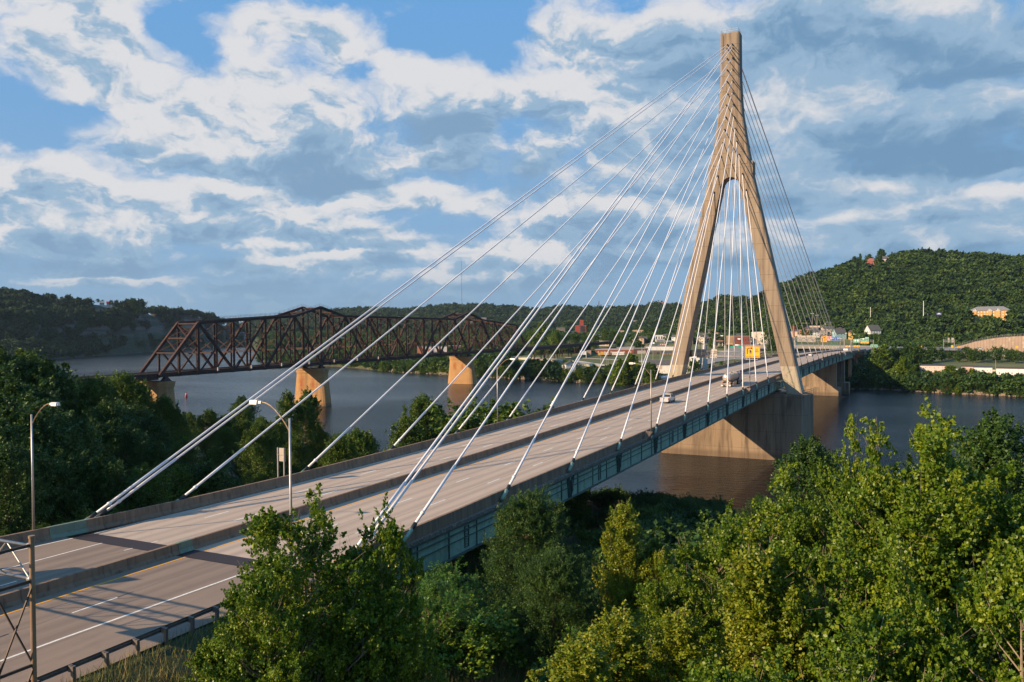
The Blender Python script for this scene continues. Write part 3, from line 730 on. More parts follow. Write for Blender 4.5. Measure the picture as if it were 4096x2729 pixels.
for x, lb in LR:
    zz = deck(x); street_lamp(x, -14.25, zz-.2 if x > -205 else 21.0, 34.0 if x < -200 else zz+10.6, 1, lb)
LL = [(-209.3, 15.75,'street lamp on the left barrier in front of the dark trees, leftmost of all'), (-127,14.1,'thin street lamp on the left parapet seen against the river'), (-45,14.1,'street lamp on the left parapet in front of the wooded far bank'), (37,14.1,'street lamp on the left parapet beside the inner side of the left tower leg'),
      (118,14.1,'street lamp on the left parapet right of the amber truck sign'), (198,14.1,'street lamp on the far left parapet behind the curving stay cables')]
for x, y, lb in LL:
    zz = deck(x); street_lamp(x, y, zz-.2, zz+10.9, -1, lb)
# ================================================================== signs
def text(name, s, size, loc, mt, parent, face=-1, ext=.004, align='CENTER', rz=None):
    c = bpy.data.curves.new(name, 'FONT'); c.body = s; c.size = size; c.extrude = ext; c.align_x = align; c.align_y = 'CENTER'
    o = bpy.data.objects.new(name, c); COL.objects.link(o)
    dg = bpy.context.evaluated_depsgraph_get(); me = bpy.data.meshes.new_from_object(o.evaluated_get(dg)); bpy.data.objects.remove(o)
    me.materials.clear(); me.materials.append(mt)
    ob = bpy.data.objects.new(name, me); link(ob, parent); off = world_loc(parent)
    # readable from -x: local x -> world -y
    ob.matrix_local = Matrix.Translation(Vector(loc)-off) @ Matrix.Rotation(rz or 0, 4, 'Z') @ Matrix(((0,0,-1,0),(-1,0,0,0),(0,1,0,0),(0,0,0,1)))
    return ob
def rrect(m, x, yc, zc, w, h, t=.06): return m.box(x, x+t, yc-w/2, yc+w/2, zc-h/2, zc+h/2)
def ground_y(px, x): d = ray(px, 1400); return CAM[1]+d[1]/d[0]*(x-CAM[0])
def lev(py, px, x): d = ray(px, py); return CAM[2]+d[2]/d[0]*(x-CAM[0])
# gantry between the tower legs
X = 3.6
sg = thing('sign_gantry', 'trussed sign gantry spanning between the two tower legs with an amber truck warning sign', 'gantry', (X, 0, 23.8))
ya, yb = 13.9, -13.9; zt_, zl_ = lev(1405, 2850, X), lev(1425, 2850, X)
for z in (zt_, zl_):
    for dx in (0, 1.1):
        m = MB(); m.tube((X+dx, ya, z), (X+dx, yb, z), .075, n=6); m.build('truss_chord', GALV, sg, smooth=True)
m = MB(); y = yb+.2; k = 0
while y < ya-1.4:
    a, b = (zt_, zl_) if k % 2 else (zl_, zt_)
    for dx in (0, 1.1): m.tube((X+dx, y, a), (X+dx, y+1.5, b), .035, n=4)
    m.tube((X, y, zt_), (X+1.1, y+1.5, zt_), .03, n=4); y += 1.5; k += 1
m.build('truss_web', GALV, sg)
m = MB()
for s in (1, -1): m.box(X-.3, X+1.4, *sorted((s*13.3, s*14.6)), zl_-.3, zt_+.3)
m.build('leg_bracket', DARKST, sg)
yc_, zc_ = (ground_y(2981, X)+ground_y(3041, X))/2, (lev(1386, 3011, X)+lev(1432, 3011, X))/2
w_, h_ = abs(ground_y(2981, X)-ground_y(3041, X)), lev(1386, 3011, X)-lev(1432, 3011, X)
m = MB(); rrect(m, X-.32, yc_, zc_, w_, h_); pan = m.build('sign_panel', SIGNY, sg)
m = MB(); e = .09
for yy in (yc_-w_/2+e, yc_+w_/2-e): m.box(X-.335, X-.321, yy-.035, yy+.035, zc_-h_/2+e, zc_+h_/2-e)
for z in (zc_-h_/2+e, zc_+h_/2-e): m.box(X-.337, X-.323, yc_-w_/2+e, yc_+w_/2-e, z-.035, z+.035)
m.build('sign_border', INK, pan)
# turn arrow and tipping lorry
m = MB(); fx = X-.345
def yy_(u): return yc_+w_/2-u*w_
def zz_(v): return zc_+h_/2-v*h_
arc = [(.145,.66),(.145,.30),(.17,.205),(.225,.155),(.30,.15),(.42,.15)]
for (a, b), (c, d) in zip(arc[:-1], arc[1:]): m.bar((fx, yy_(a), zz_(b)), (fx, yy_(c), zz_(d)), .02, .2, up=(0, -(d-b)*h_, (c-a)*w_*-1) if 0 else (1,0,0)) if 0 else m.tube((fx, yy_(a), zz_(b)), (fx, yy_(c), zz_(d)), .11, n=8)
m.prism([(yy_(.40), zz_(.06)), (yy_(.53), zz_(.15)), (yy_(.40), zz_(.24))], fx-.02, fx+.03, lambda a, b, z: (z, a, b))
m.prism([(yy_(.27), zz_(.345)), (yy_(.37), zz_(.29)), (yy_(.455), zz_(.50)), (yy_(.355), zz_(.56))], fx-.02, fx+.03, lambda a, b, z: (z, a, b))
m.prism([(yy_(.355), zz_(.60)), (yy_(.42), zz_(.57)), (yy_(.44), zz_(.60)), (yy_(.37), zz_(.63))], fx-.02, fx+.03, lambda a, b, z: (z, a, b))
m.box(fx-.02, fx+.02, yy_(.45), yy_(.27), zz_(.66), zz_(.65)); m.build('sign_symbol', INK, pan)
text('sign_lettering', '35', .95, (fx, yy_(.77), zz_(.29)), INK, pan); text('sign_lettering', 'MPH', .60, (fx, yy_(.77), zz_(.46)), INK, pan)
text('sign_lettering', '1/2 MILE AHEAD', .56, (fx, yy_(.5), zz_(.875)), INK, pan)
m = MB()
for u in (.12,.3,.5,.66,.85): m.tube((X-.3, yy_(u), zc_-h_/2), (X-1.1, yy_(u), zc_-h_/2-.45), .03, n=4)
m.tube((X-1.1, yy_(.1), zc_-h_/2-.45), (X-1.1, yy_(.87), zc_-h_/2-.45), .04, n=5); m.build('sign_lamp', WHITE, sg)
ya_, yb_ = ground_y(2782, X), ground_y(2864, X)
for (a, b) in ((2782,2801),(2803,2825),(2827,2864)):
    m = MB(); m.box(X+1.3, X+1.36, ground_y(b, X), ground_y(a, X), zl_-.6, zt_+.55); m.build('sign_back', SIGNB, sg)
# white sign seen from behind beside the left parapet
X = -180.4
sb = thing('road_sign', 'pale aluminium sign back on two posts outside the left parapet', 'sign', (X, 15.3, 20))
za, zb = lev(1792, 1119, X), lev(1845, 1119, X); y0, y1 = ground_y(1135, X), ground_y(1104, X)
m = MB(); m.box(X, X+.05, y0, y1, zb, za); m.build('sign_back', SIGNB, sb)
m = MB()
for y in (y0+.12, y1-.12): m.box(X-.12, X-.02, y-.06, y+.06, zb-2.6, za+.05)
m.bar((X-.06, y0, (za+zb)/2), (X-.06, y1, (za+zb)/2), .06); m.bar((X-.1, y0-.5, zb-2.55), (X-.1, y1+.5, zb-2.55), .14); m.bar((X-.1, y0-.3, zb-2.55), (X-.1, y0, zb-3.2), .1)
m.build('post', GALV, sb)
# far gantry
X = 219.
fg = thing('sign_gantry', 'far sign gantry over the bridge end holding an amber curve sign and grey sign backs', 'gantry', (X, 0, 23))
yL, yR = ground_y(3178, X), ground_y(3377, X); zt_, zl_ = lev(1351, 3280, X), lev(1363, 3280, X)
for y in (yL, yR):
    m = MB(); m.tube((X, y, deck(X)-.5), (X, y, zt_+.3), .17, n=7); m.tube((X+1.2, y, deck(X)-.5), (X+1.2, y, zt_+.3), .17, n=7); m.build('post', GALV, fg)
m = MB()
for z in (zt_, zl_):
    for dx in (0, 1.2): m.tube((X+dx, yL, z), (X+dx, yR, z), .09, n=5)
y = yR; k = 0
while y < yL-1.4:
    a, b = (zt_, zl_) if k % 2 else (zl_, zt_)
    for dx in (0, 1.2): m.tube((X+dx, y, a), (X+dx, y+1.6, b), .05, n=4)
    y += 1.6; k += 1
m.build('truss_beam', GALV, fg)
for a, b, t, bb in ((3188,3224,1343,1367),(3225,3261,1342,1370),(3188,3205,1339,1343)):
    m = MB(); m.box(X+1.4, X+1.46, ground_y(b, X), ground_y(a, X), lev(bb, a, X), lev(t, a, X)); m.build('sign_back', SIGNB, fg)
ya_, yb_ = ground_y(3284, X), ground_y(3307, X); zA, zB = lev(1346, 3296, X), lev(1368, 3296, X)
m = MB(); m.box(X-.4, X-.34, yb_, ya_, zB, zA); pan = m.build('sign_panel', SIGNY, fg)
m = MB(); w_, h_, yc_, zc_ = ya_-yb_, zA-zB, (ya_+yb_)/2, (zA+zB)/2; fx = X-.46
for (a, b), (c, d) in zip([(.2,.9),(.2,.5),(.3,.3),(.45,.24),(.6,.24)][:-1], [(.2,.5),(.3,.3),(.45,.24),(.6,.24)]): m.tube((fx, yy_(a), zz_(b)), (fx, yy_(c), zz_(d)), .16, n=6)
m.prism([(yy_(.58), zz_(.1)), (yy_(.78), zz_(.24)), (yy_(.58), zz_(.38))], fx-.02, fx+.03, lambda a, b, z: (z, a, b)); m.build('sign_symbol', INK, pan)
text('sign_lettering', '35', 1.0, (fx, yy_(.68), zz_(.6)), INK, pan); text('sign_lettering', 'MPH', .6, (fx, yy_(.62), zz_(.84)), INK, pan)
# green exit signs
X = 372.
gg = thing('sign_gantry', 'sign gantry past the bridge end with two green exit signs and a yellow strip', 'gantry', (X, -14, 20))
yL, yR = ground_y(3402, X), ground_y(3494, X); zt_, zl_ = lev(1361, 3450, X), lev(1367, 3450, X)
m = MB()
for y in (yL, yR):
    for dx in (0, 1.5): m.tube((X+dx, y, 17), (X+dx, y, zt_+.2), .2, n=6)
m.build('post', GALV, gg)
m = MB()
for z in (zt_, zl_): m.tube((X, yL, z), (X, yR, z), .12, n=5); m.tube((X+1.5, yL, z), (X+1.5, yR, z), .12, n=5)
y = yR
while y < yL-1.4: m.tube((X, y, zt_), (X, y+1.4, zl_), .06, n=4); y += 1.4
m.build('truss_beam', GALV, gg)
def greensign(a, b, t, bb, X, parent, lines, shields=(), yel=False):
    y0, y1, z0_, z1_ = ground_y(b, X), ground_y(a, X), lev(bb, a, X), lev(t, a, X)
    m = MB(); m.box(X-.5, X-.42, y0, y1, z0_, z1_); p = m.build('sign_panel', SIGNY if yel else SIGNG, parent)
    w, h = y1-y0, z1_-z0_; m = MB(); e = .16
    if not yel:
        for z in (z0_+e, z1_-e): m.box(X-.53, X-.505, y0+e, y1-e, z-.06, z+.06)
        for y in (y0+e, y1-e): m.box(X-.535, X-.507, y-.06, y+.06, z0_+e, z1_-e)
        for u, v, r in shields: m.prism([(y1-u*w+r*math.cos(q*math.pi/5), z1_-v*h+r*math.sin(q*math.pi/5)) for q in range(10)], X-.54, X-.51, lambda a, b, z: (z, a, b))
        m.build('sign_border', WHITE, p)
    for s, u, v, sz in lines: text('sign_lettering', s, sz, (X-.56, y1-u*w, z1_-v*h), INK if yel else WHITE, p)
greensign(3413, 3440, 1356.5, 1370.5, X, gg, [('SOUTH    NORTH', .5, .17, .62)], ((.3,.48,.62),(.68,.48,.62)))
greensign(3442, 3475.5, 1353, 1369, X, gg, [('South', .6, .17, .95), ('University Blvd', .5, .6, .85), ('Downtown', .5, .84, .8)], ((.34,.2,.55),))
greensign(3460, 3475.5, 1349, 1352.8, X, gg, [('EXIT', .5, .5, .42)])
greensign(3442, 3475.5, 1369.2, 1374, X, gg, [('EXIT ONLY', .5, .5, .6)], yel=True)
X = 398.
s2 = thing('road_sign', 'green destination board on two posts beside the right end of the bridge', 'sign', (X, -30, 16))
greensign(3482, 3510.5, 1378, 1389.5, X, s2, [('Franciscan Univ', .5, .25, .62), ('of Steubenville', .5, .52, .62), ('NEXT LEFT', .5, .8, .55)])
m = MB()
for p_ in (3488, 3504): y = ground_y(p_, X); m.box(X-.2, X, y-.15, y+.15, 15, lev(1389, p_, X))
m.build('post', GALV, s2)
def small_sign(px, ptop, pbot, X, cs, lab, c=SIGNY, diamond=False, zbot=None):
    y = ground_y(px, X); z1_, z0_ = lev(ptop, px, X), lev(pbot, px, X); t = thing('road_sign', lab, 'sign', (X, y, z0_-3)); w = cs
    m = MB()
    if diamond: m.prism([(y, z0_), (y+w/2, (z0_+z1_)/2), (y, z1_), (y-w/2, (z0_+z1_)/2)], X-.1, X-.05, lambda a, b, z: (z, a, b))
    else: m.box(X-.1, X-.05, y-w/2, y+w/2, z0_, z1_)
    p = m.build('sign_panel', c, t)
    if c is SIGNY:
        m = MB(); m.path([(X-.13, y-w*.1, z0_+.25*(z1_-z0_)), (X-.13, y-w*.1, z0_+.55*(z1_-z0_)), (X-.13, y+w*.15, z0_+.7*(z1_-z0_))], .1, n=5); m.build('sign_symbol', INK, p)
    m = MB(); m.box(X-.05, X+.05, y-.07, y+.07, z0_-3.2, z1_-.2); m.build('post', GALV, t)
small_sign(3390, 1382.5, 1389, 390, 2.0, 'small amber warning sign on a post left of the amber pair', diamond=True)
small_sign(3420, 1381, 1389, 384, 2.4, 'amber warning diamond with a plate below, right of the far parapet lamp', diamond=True)
small_sign(3433, 1382, 1389, 388, 1.8, 'rightmost amber warning sign of the group below the green exit signs')
small_sign(3385, 1383, 1388, 392, 1.3, 'round grey sign back standing next to the small amber sign', SIGNB)
small_sign(3400, 1383, 1387, 380, 1.0, 'small white sign beside the thin gantry post at the bridge end', WHITE)
small_sign(3382, 1395, 1402, 214, 2.2, 'white cabinet sign on the far right parapet near the lamp base', WHITE)
# ================================================================== vehicles (built facing +x)
def wheel(x, y, z, r, w, parent, rim=GALV, n=18):
    m = MB(); m.tube((x, y-w/2, z), (x, y+w/2, z), r, n=n); o = m.build('wheel', TYRE, parent)
    m = MB(); m.tube((x, y-w/2-.012, z), (x, y+w/2+.012, z), r*.6, n=n); m.build('rim', rim, o); return o
def loft(m, secs): # secs: list of (x, [(y,z)...]) rings, mirrored in y
    rows = []
    for x, half, yc in secs:
        ring = [(x, yc+y, z) for y, z in half]+[(x, yc-y, z) for y, z in half[::-1]]
        rows.append(ring)
    m.strip(rows, closed=True); m.quad(*rows[0][::-1]); m.quad(*rows[-1]); return m
PAINT_S = mat('silver_vehicle_paint', (.62,.60,.57), .3, .25, c2=(.58,.56,.53), scale=1)
def pickup(x0, y0, z):
    t = thing('pickup_truck', 'silver pickup truck driving away between two stay cables near mid span', 'pickup truck', (x0, y0, z))
    L = 5.9; W = .98
    m = MB()   # lower body: bed sides, cab lower, bonnet
    def half(w, zb, zt): return [(w*.93, zb), (w, zb+.12), (w, zt-.14), (w*.95, zt)]
    m.box(x0, x0+2.05, y0-W, y0-W+.09, z+.58, z+1.25); m.box(x0, x0+2.05, y0+W-.09, y0+W, z+.58, z+1.25); m.box(x0+.05, x0+2.0, y0-W+.1, y0+W-.1, z+.5, z+.72)
    loft(m, [(x0+2.0, half(W, z+.42, z+1.25), y0), (x0+4.3, half(W, z+.42, z+1.26), y0), (x0+4.6, half(W*.99, z+.42, z+1.2), y0), (x0+5.6, half(W*.96, z+.45, z+1.1), y0), (x0+5.85, half(W*.88, z+.5, z+.95), y0)])
    for wx in (1.15, 4.85):
        for s in (1, -1):
            for a in range(8):
                th0, th1 = math.pi*a/8, math.pi*(a+1)/8; r = .52
                m.quad(*[(x0+wx+r*math.cos(q), y0+s*(W+.025), z+.42+r*math.sin(q)) for q in (th0, th1)], *[(x0+wx+(r+.09)*math.cos(q), y0+s*(W+.025), z+.42+(r+.09)*math.sin(q)) for q in (th1, th0)])
    b = m.build('body', PAINT_S, t)
    m = MB(); W2 = .93
    loft(m, [(x0+2.05, [(W2, z+1.2), (W2*.97, z+1.35), (W2*.86, z+1.80), (W2*.80, z+1.86)], y0), (x0+3.6, [(W2, z+1.2), (W2*.97, z+1.35), (W2*.86, z+1.84), (W2*.80, z+1.90)], y0), (x0+4.35, [(W2, z+1.2), (W2*.97, z+1.25), (W2*.92, z+1.28), (W2*.9, z+1.3)], y0)]); m.build('cabin_glass', GLASS, t)
    m = MB(); m.box(x0+2.2, x0+3.62, y0-.74, y0+.74, z+1.87, z+1.925)
    for s in (1, -1):
        m.bar((x0+2.02, y0+s*.92, z+1.22), (x0+2.12, y0+s*.80, z+1.86), .12); m.bar((x0+3.1, y0+s*.93, z+1.22), (x0+3.05, y0+s*.81, z+1.86), .1); m.bar((x0+4.3, y0+s*.92, z+1.26), (x0+3.6, y0+s*.78, z+1.88), .08)
    m.bar((x0+2.08, y0-.82, z+1.85), (x0+2.08, y0+.82, z+1.85), .1); m.build('cabin_roof', PAINT_S, t)
    m = MB(); m.box(x0-.04, x0+.05, y0-.88, y0+.88, z+.62, z+1.24); tg = m.build('tailgate', PAINT_S, t)
    m = MB(); m.box(x0-.06, x0-.04, y0-.12, y0+.12, z+1.0, z+1.12); m.build('tailgate_handle', INK, tg)
    m = MB(); m.box(x0-.18, x0+.05, y0-.95, y0+.95, z+.40, z+.60); m.box(x0-.2, x0-.17, y0-.2, y0+.2, z+.42, z+.56); m.build('rear_bumper', PAINT_S, t)
    for s in (1, -1):
        m = MB(); m.box(x0-.05, x0+.1, *sorted((y0+s*.88, y0+s*.99)), z+.75, z+1.18); m.build('tail_light', simple((.45,.03,.02), .3), t)
        m = MB(); m.box(x0+3.95, x0+4.15, *sorted((y0+s*.98, y0+s*1.22)), z+1.22, z+1.42); m.build('wing_mirror', INK, t)
        for wx in (1.15, 4.85): wheel(x0+wx, y0+s*.86, z+.40, .40, .26, t)
    m = MB(); m.box(x0+.3, x0+5.5, y0-.75, y0+.75, z+.3, z+.52); m.build('chassis', INK, t)
pickup(-80.3, -2.05, deck(-79)+.02)
def tanker(x0, y0, z):
    t = thing('tanker_truck', 'polished steel tanker lorry with a blue cab in the right lane before the tower', 'lorry', (x0, y0, z)); r = 1.08; zc = z+2.35
    rings = []; xs = [(-.0,.25),(.12,.7),(.35,.95),(.6,1.0)]
    rows = []
    xsn = [x for x, _ in xs]+list(np.linspace(1.2, 10.6, 12))+[11.0,11.2,11.3]
    rr = [k*r for _, k in xs]+[r]*12+[r*.95,r*.7,r*.25]
    for x, q in zip(xsn, rr): rows.append([(x0+.8+x, y0+q*math.cos(a), zc+q*math.sin(a)) for a in np.linspace(0, 2*math.pi, 25)[:-1]])
    m = MB(); m.strip(rows, closed=True); m.quad(*rows[0]); m.quad(*rows[-1]); tk = m.build('tank', CHROME, t, smooth=True)
    m = MB()
    for x in np.linspace(1.5, 11.2, 11):
        ra = [[(x0+x+dx, y0+q*math.cos(a), zc+q*math.sin(a)) for a in np.linspace(0, 2*math.pi, 25)[:-1]] for dx, q in ((-.07,r),(-.07,r+.07),(.07,r+.07),(.07,r))]
        m.strip(ra, closed=True)
    m.build('tank_hoop', CHROME, tk)
    m = MB(); m.tube((x0+6.2, y0, zc+.9), (x0+6.2, y0, zc+1.28), .38, n=12); m.tube((x0+2.6, y0+.2, zc+.9), (x0+2.6, y0+.2, zc+1.2), .15, n=8)
    for s in (-.5, .5): m.bar((x0+2.4, y0+s, zc+1.15), (x0+10, y0+s, zc+1.15), .06)
    m.build('tank_hatch', GALV, tk)
    m = MB(); m.box(x0+.76, x0+.8, y0-.35, y0+.35, zc-.05, zc+.25); m.build('tank_placard', WHITE, tk)
    m = MB(); m.box(x0+.74, x0+.79, y0-.16, y0+.16, zc-.5, zc-.2); m.build('tank_placard', simple((.6,.2,.1), .6), tk)
    m = MB(); m.bar((x0+.2, y0-.5, z+1.05), (x0+13.2, y0-.5, z+1.05), .14, .25); m.bar((x0+.2, y0+.5, z+1.05), (x0+13.2, y0+.5, z+1.05), .14, .25)
    for x in (1.2, 3.6, 9.6): m.box(x0+x, x0+x+.3, y0-.85, y0+.85, z+1.0, z+1.65)
    m.build('frame', DARKST, t)
    m = MB(); m.box(x0-.05, x0+.1, y0-1.2, y0+1.2, z+.75, z+.92); m.box(x0-.05, x0+.1, y0-1.2, y0+1.2, z+.45, z+.56); m.box(x0, x0+1.6, y0-1.22, y0-.72, z+1.15, z+1.3); m.box(x0, x0+1.6, y0+.72, y0+1.22, z+1.15, z+1.3)
    for s in (-1.05, -.35, .35, 1.05): m.box(x0-.06, x0+.08, y0+s-.05, y0+s+.05, z+.45, z+.92)
    m.build('rear_underride_guard', CHROME, t)
    for s in (-1.0, 1.0):
        m = MB(); m.box(x0-.08, x0-.04, y0+s-.17, y0+s+.17, z+1.0, z+1.14); m.build('tail_light', simple((.5,.06,.02), .4), t)
        m = MB(); m.box(x0+.0, x0+.03, y0+s-.28, y0+s+.28, z+.18, z+.62); m.build('mud_flap', WHITE, t)
        for x in (.75, 2.0, 10.6, 11.9, 16.1): wheel(x0+x, y0+s*.97, z+.52, .52, .5, t)
    m = MB(); m.box(x0+.05, x0+.08, y0-.75, y0-.42, z+1.32, z+1.62); m.build('hazard_placard', simple((.85,.5,.03), .5), t)
    BL = mat('blue_cab_paint', (.012,.06,.22), .3, c2=(.01,.045,.17), scale=1)
    m = MB(); loft(m, [(x0+12.6, [(1.1, z+1.1), (1.15, z+1.3), (1.15, z+3.0), (.95, z+3.25)], y0), (x0+15.0, [(1.1, z+.9), (1.15, z+1.2), (1.15, z+3.05), (.9, z+3.2)], y0), (x0+15.6, [(1.1, z+.9), (1.12, z+1.2), (1.1, z+2.1), (1.05, z+2.2)], y0), (x0+17.2, [(.9, z+.9), (.95, z+1.2), (.9, z+1.8), (.7, z+1.95)], y0)]); cb = m.build('cab', BL, t)
    m = MB(); m.box(x0+15.02, x0+15.5, y0-1.0, y0+1.0, z+2.2, z+2.9); 
    for s in (1, -1): m.box(x0+13.9, x0+14.9, *sorted((y0+s*1.14, y0+s*1.17)), z+2.1, z+2.8)
    m.build('cab_window', GLASS, cb)
    m = MB()
    for s in (1, -1): m.tube((x0+12.5, y0+s*1.0, z+1.0), (x0+12.5, y0+s*1.0, z+3.8), .1, n=8)
    m.build('exhaust_stack', CHROME, t)
    m = MB()
    for s in (1, -1): m.box(x0+12.9, x0+13.5, *sorted((y0+s*.7, y0+s*1.2)), z+.45, z+.95); m.box(x0+5, x0+8.5, *sorted((y0+s*.75, y0+s*1.1)), z+.9, z+1.2)
    m.build('side_tank', GALV, t)
tanker(-35.7, -5.75, deck(-28)+.02)
def car(x, y, z, rz, colr, name, lab, cat='car', suv=False, L=4.6, grp=None):
    t = thing(name, lab, cat, (x, y, z), grp, rz); H = .25 if suv else 0
    P = simple(colr, .3, .1); W = .9; x0 = -L/2
    def B(mb, nm, mt, par=t):
        me = bpy.data.meshes.new(nm); me.from_pydata(mb.v, [], mb.f); me.materials.append(mt); me.update(); return link(bpy.data.objects.new(nm, me), par)
    h = lambda w, a, b: [(w*.95, a), (w, a+.15), (w, b-.1), (w*.92, b)]
    m = MB(); loft(m, [(x0, h(W*.9, .35, .85+H), 0), (x0+.3, h(W, .25, .95+H), 0), (x0+L*.7, h(W, .25, .95+H), 0), (x0+L-.3, h(W*.95, .3, .75+H), 0), (x0+L, h(W*.8, .35, .62+H), 0)]); B(m, 'body', P)
    m = MB(); r0 = x0+(.15 if suv else .8); loft(m, [(r0, [(W*.92, .9+H), (W*.9, 1.0+H)]+[(W*.86, 1.05+H), (W*.8, 1.1+H)], 0), (r0+.5, [(W*.92, .9+H), (W*.88, 1.0+H), (W*.78, 1.36+H), (W*.7, 1.4+H)], 0), (x0+L*.55, [(W*.92, .9+H), (W*.88, 1.0+H), (W*.78, 1.40+H), (W*.7, 1.44+H)], 0), (x0+L*.73, [(W*.92, .88+H), (W*.9, .9+H), (W*.88, .93+H), (W*.8, .95+H)], 0)]); B(m, 'cabin_glass', GLASS)
    m = MB(); m.box(r0+.45, x0+L*.56, -W*.74, W*.74, 1.39+H, 1.46+H); B(m, 'cabin_roof', P)
    for s in (1, -1):
        for wx in (x0+.85, x0+L-.85):
            m = MB(); m.tube((wx, s*.85-.11, .33), (wx, s*.85+.11, .33), .33, n=12); B(m, 'wheel', TYRE)
        m = MB(); m.box(x0-.03, x0+.1, *sorted((s*.6, s*.84)), .7+H, .88+H); B(m, 'tail_light', simple((.4,.03,.02), .3))
    return t
d_ = G(3243, 1423, 24.0); car(d_[0], d_[1], deck(d_[0])+.02, 0, (.75,.73,.70), 'suv', 'white sport utility vehicle far down the bridge behind the stay cables', 'car', True)
# ================================================================== terrain, one polar sheet of ground
PXT = np.array([-3500,-1500,-500,0,130,500,700,850,985,1045,1200,1457,1600,1800,1950,2060,2300,2480,2600,3000,3560,3800,4096,4700,6500])
FAR = np.array([900,950,1050,1130,1167,1449,1636,1850,2050,1010,900,787,722,675,637,619,575,568,541,532,538,521,515,520,600.])
NEARP = np.array([-3500,-500,0,400,640,900,1200,1600,2000,2300,2720,3300,4096,5200,7000]); NEARD = np.array([560,500,430,385,352,300,235,205,190,184,174,172,180,210,260.])
RDG = [(-3500,1150,1500),(-800,1140,1500),(0,1157,1500),(90,1164,1500),(150,1184,1500),(205,1202,1515),(280,1205,1520),(400,1211,1530),(500,1217,1540),(560,1222,1560),(575,1228,1600),(700,1234,1750),(800,1245,1850),(850,1254,1900),(905,1278,1950),(960,1300,2300),(1020,1290,2600),(1200,1255,2700),(1336,1245,2700),(1476,1238,2600),(1650,1240,2600),(1752,1229,2500),(1854,1223,2500),(2032,1232,2500),(2172,1242,2500),(2211,1230,2500),(2263,1233,2450),(2391,1237,2400),(2497,1235,2350),(2561,1231,2300),(2625,1222,2200),(2700,1229,2000),(2798,1234,1800),(2868,1208,1500),(2944,1202,1450),(3008,1205,1400),(3047,1187,1380),(3118,1155,1350),(3176,1137,1330),(3229,1108,1320),(3292,1099,1300),(3341,1080,1300),(3412,1060,1300),(3480,1050,1300),(3560,1036,1300),(3680,1017,1300),(3814,1028,1280),(3872,1040,1270),(3930,1030,1260),(4096,1050,1250),(4700,1060,1250),(6500,1120,1300)]
RP = np.array([r[0] for r in RDG]); RY = np.array([r[1] for r in RDG]); RD = np.array([r[2] for r in RDG])
def sm(t): t = np.clip(t, 0, 1); return t*t*(3-2*t)
def fbm(x, y, s, seed=0):
    o = 0
    for k in range(4):
        f = 2**k/s; o = o+np.sin(x*f*1.0+seed+k*1.7+1.3*np.sin(y*f*.8+k))*np.cos(y*f*1.1+seed*.7-k*2.1+1.1*np.sin(x*f*.7))/2**k
    return o
def px_of(x, y):
    a = YAW-math.atan2(y-CAM[1], x-CAM[0]); a = max(-1.25, min(1.25, a)); return PW/2+FOC*math.tan(a)
def height_d(px, d, x, y):
    near = float(np.interp(px, NEARP, NEARD)); far = float(np.interp(px, PXT, FAR))
    if d < near:
        s = near-d
        h = -.5+3.2*sm(s/7)+6.8*sm((s-6)/38)+4.2*sm((s-50)/75)+(1.2*fbm(x, y, 17) if s > 12 else 0)*sm((s-12)/30)
        # approach embankment
        if x < -195 and y < 60:
            e = 21.85 if x < -207 else 21.85-sm((x+207)/16)*9
            lat = max(0, abs(y-1)-(17 if y > 0 else 14.2)-max(0, (-212-x))*.18*(y > 0)); t = sm(lat/20)
            h = max(h, e*(1-t)+h*t) if x < -207 else h*t+(1-t)*max(h, e)
        return h
    if d < far:
        return -1.5-3*min(1, (d-near)/20, (far-d)/20)
    s = d-far; ry = float(np.interp(px, RP, RY)); rd = float(np.interp(px, RP, RD))
    rz = CAM[2]+(1310-ry+(PW/2-px)*.0077)*0+ray(px, ry)[2]/math.hypot(*ray(px, ry)[:2])*rd-(0 if 205 < px < 565 else (5 if px > 3050 else 9))
    right = sm((px-2750)/300)
    if px < 1015:      # wooded bluff with a bench, left bank
        L = rd-far; t = s/max(L, 50)
        b = .2+2.5*sm(s/8)+5*sm(s/60)
        prof = .10*sm(t/.25)+.50*sm((t-.25)/.25)+.12*sm((t-.52)/.1)+.28*sm((t-.66)/.34)
        h = b+max(rz-b, 1)*prof
    else:
        base = -.5+3*sm(s/6)+3.2*sm((s-10)/30)+4.5*sm((s-60)/90)+3.5*sm((s-170)/90)+6*sm((s-260)/160)
        base = base+8.5*sm((s-265)/60)*sm((px-3080)/140)*(1-sm((px-3570)/60))
        base_l = base+8*sm((s-400)/700)
        foot = (2080 if px < 2600 else float(np.interp(px, [2600,2800,3050,3400,3700,4096,5000], [1700,1250,1050,960,860,850,850])))
        foot = min(foot, rd-150); t = (d-foot)/(rd-foot)
        b = base_l*(1-right)+base*right
        h = b+max(rz-b, 1)*(sm(t)*.55+.45*np.clip(t, 0, 1)) if t > 0 else b
    if d > rd: h = min(h, rz)-(d-rd)*.10
    if 3780 < px < 4130:
        k = sm((px-3780)/50)*sm((4130-px)/50); h = max(h, k*float(np.interp(d, [800,840,885,925,990], [0,14,30,40.5,42])))
    if h > 12 and s > 120: h += .8*fbm(x, y, 60, 3)*sm((d-1000)/200)
    return float(h)
def height(x, y):
    return height_d(px_of(x, y), math.hypot(x-CAM[0], y-CAM[1]), x, y)
pxs = sorted(set(list(np.linspace(-3400, 7300, 150))+list(np.linspace(-300, 4400, 330))))
ds = list(np.arange(4, 60, 4))+list(np.arange(60, 260, 4))+list(np.arange(260, 520, 12))+list(np.arange(500, 720, 5))+list(np.arange(720, 1400, 16))+list(np.arange(1400, 3200, 55))+[3600, 4500]
ds = sorted(set(ds)); verts = []; 
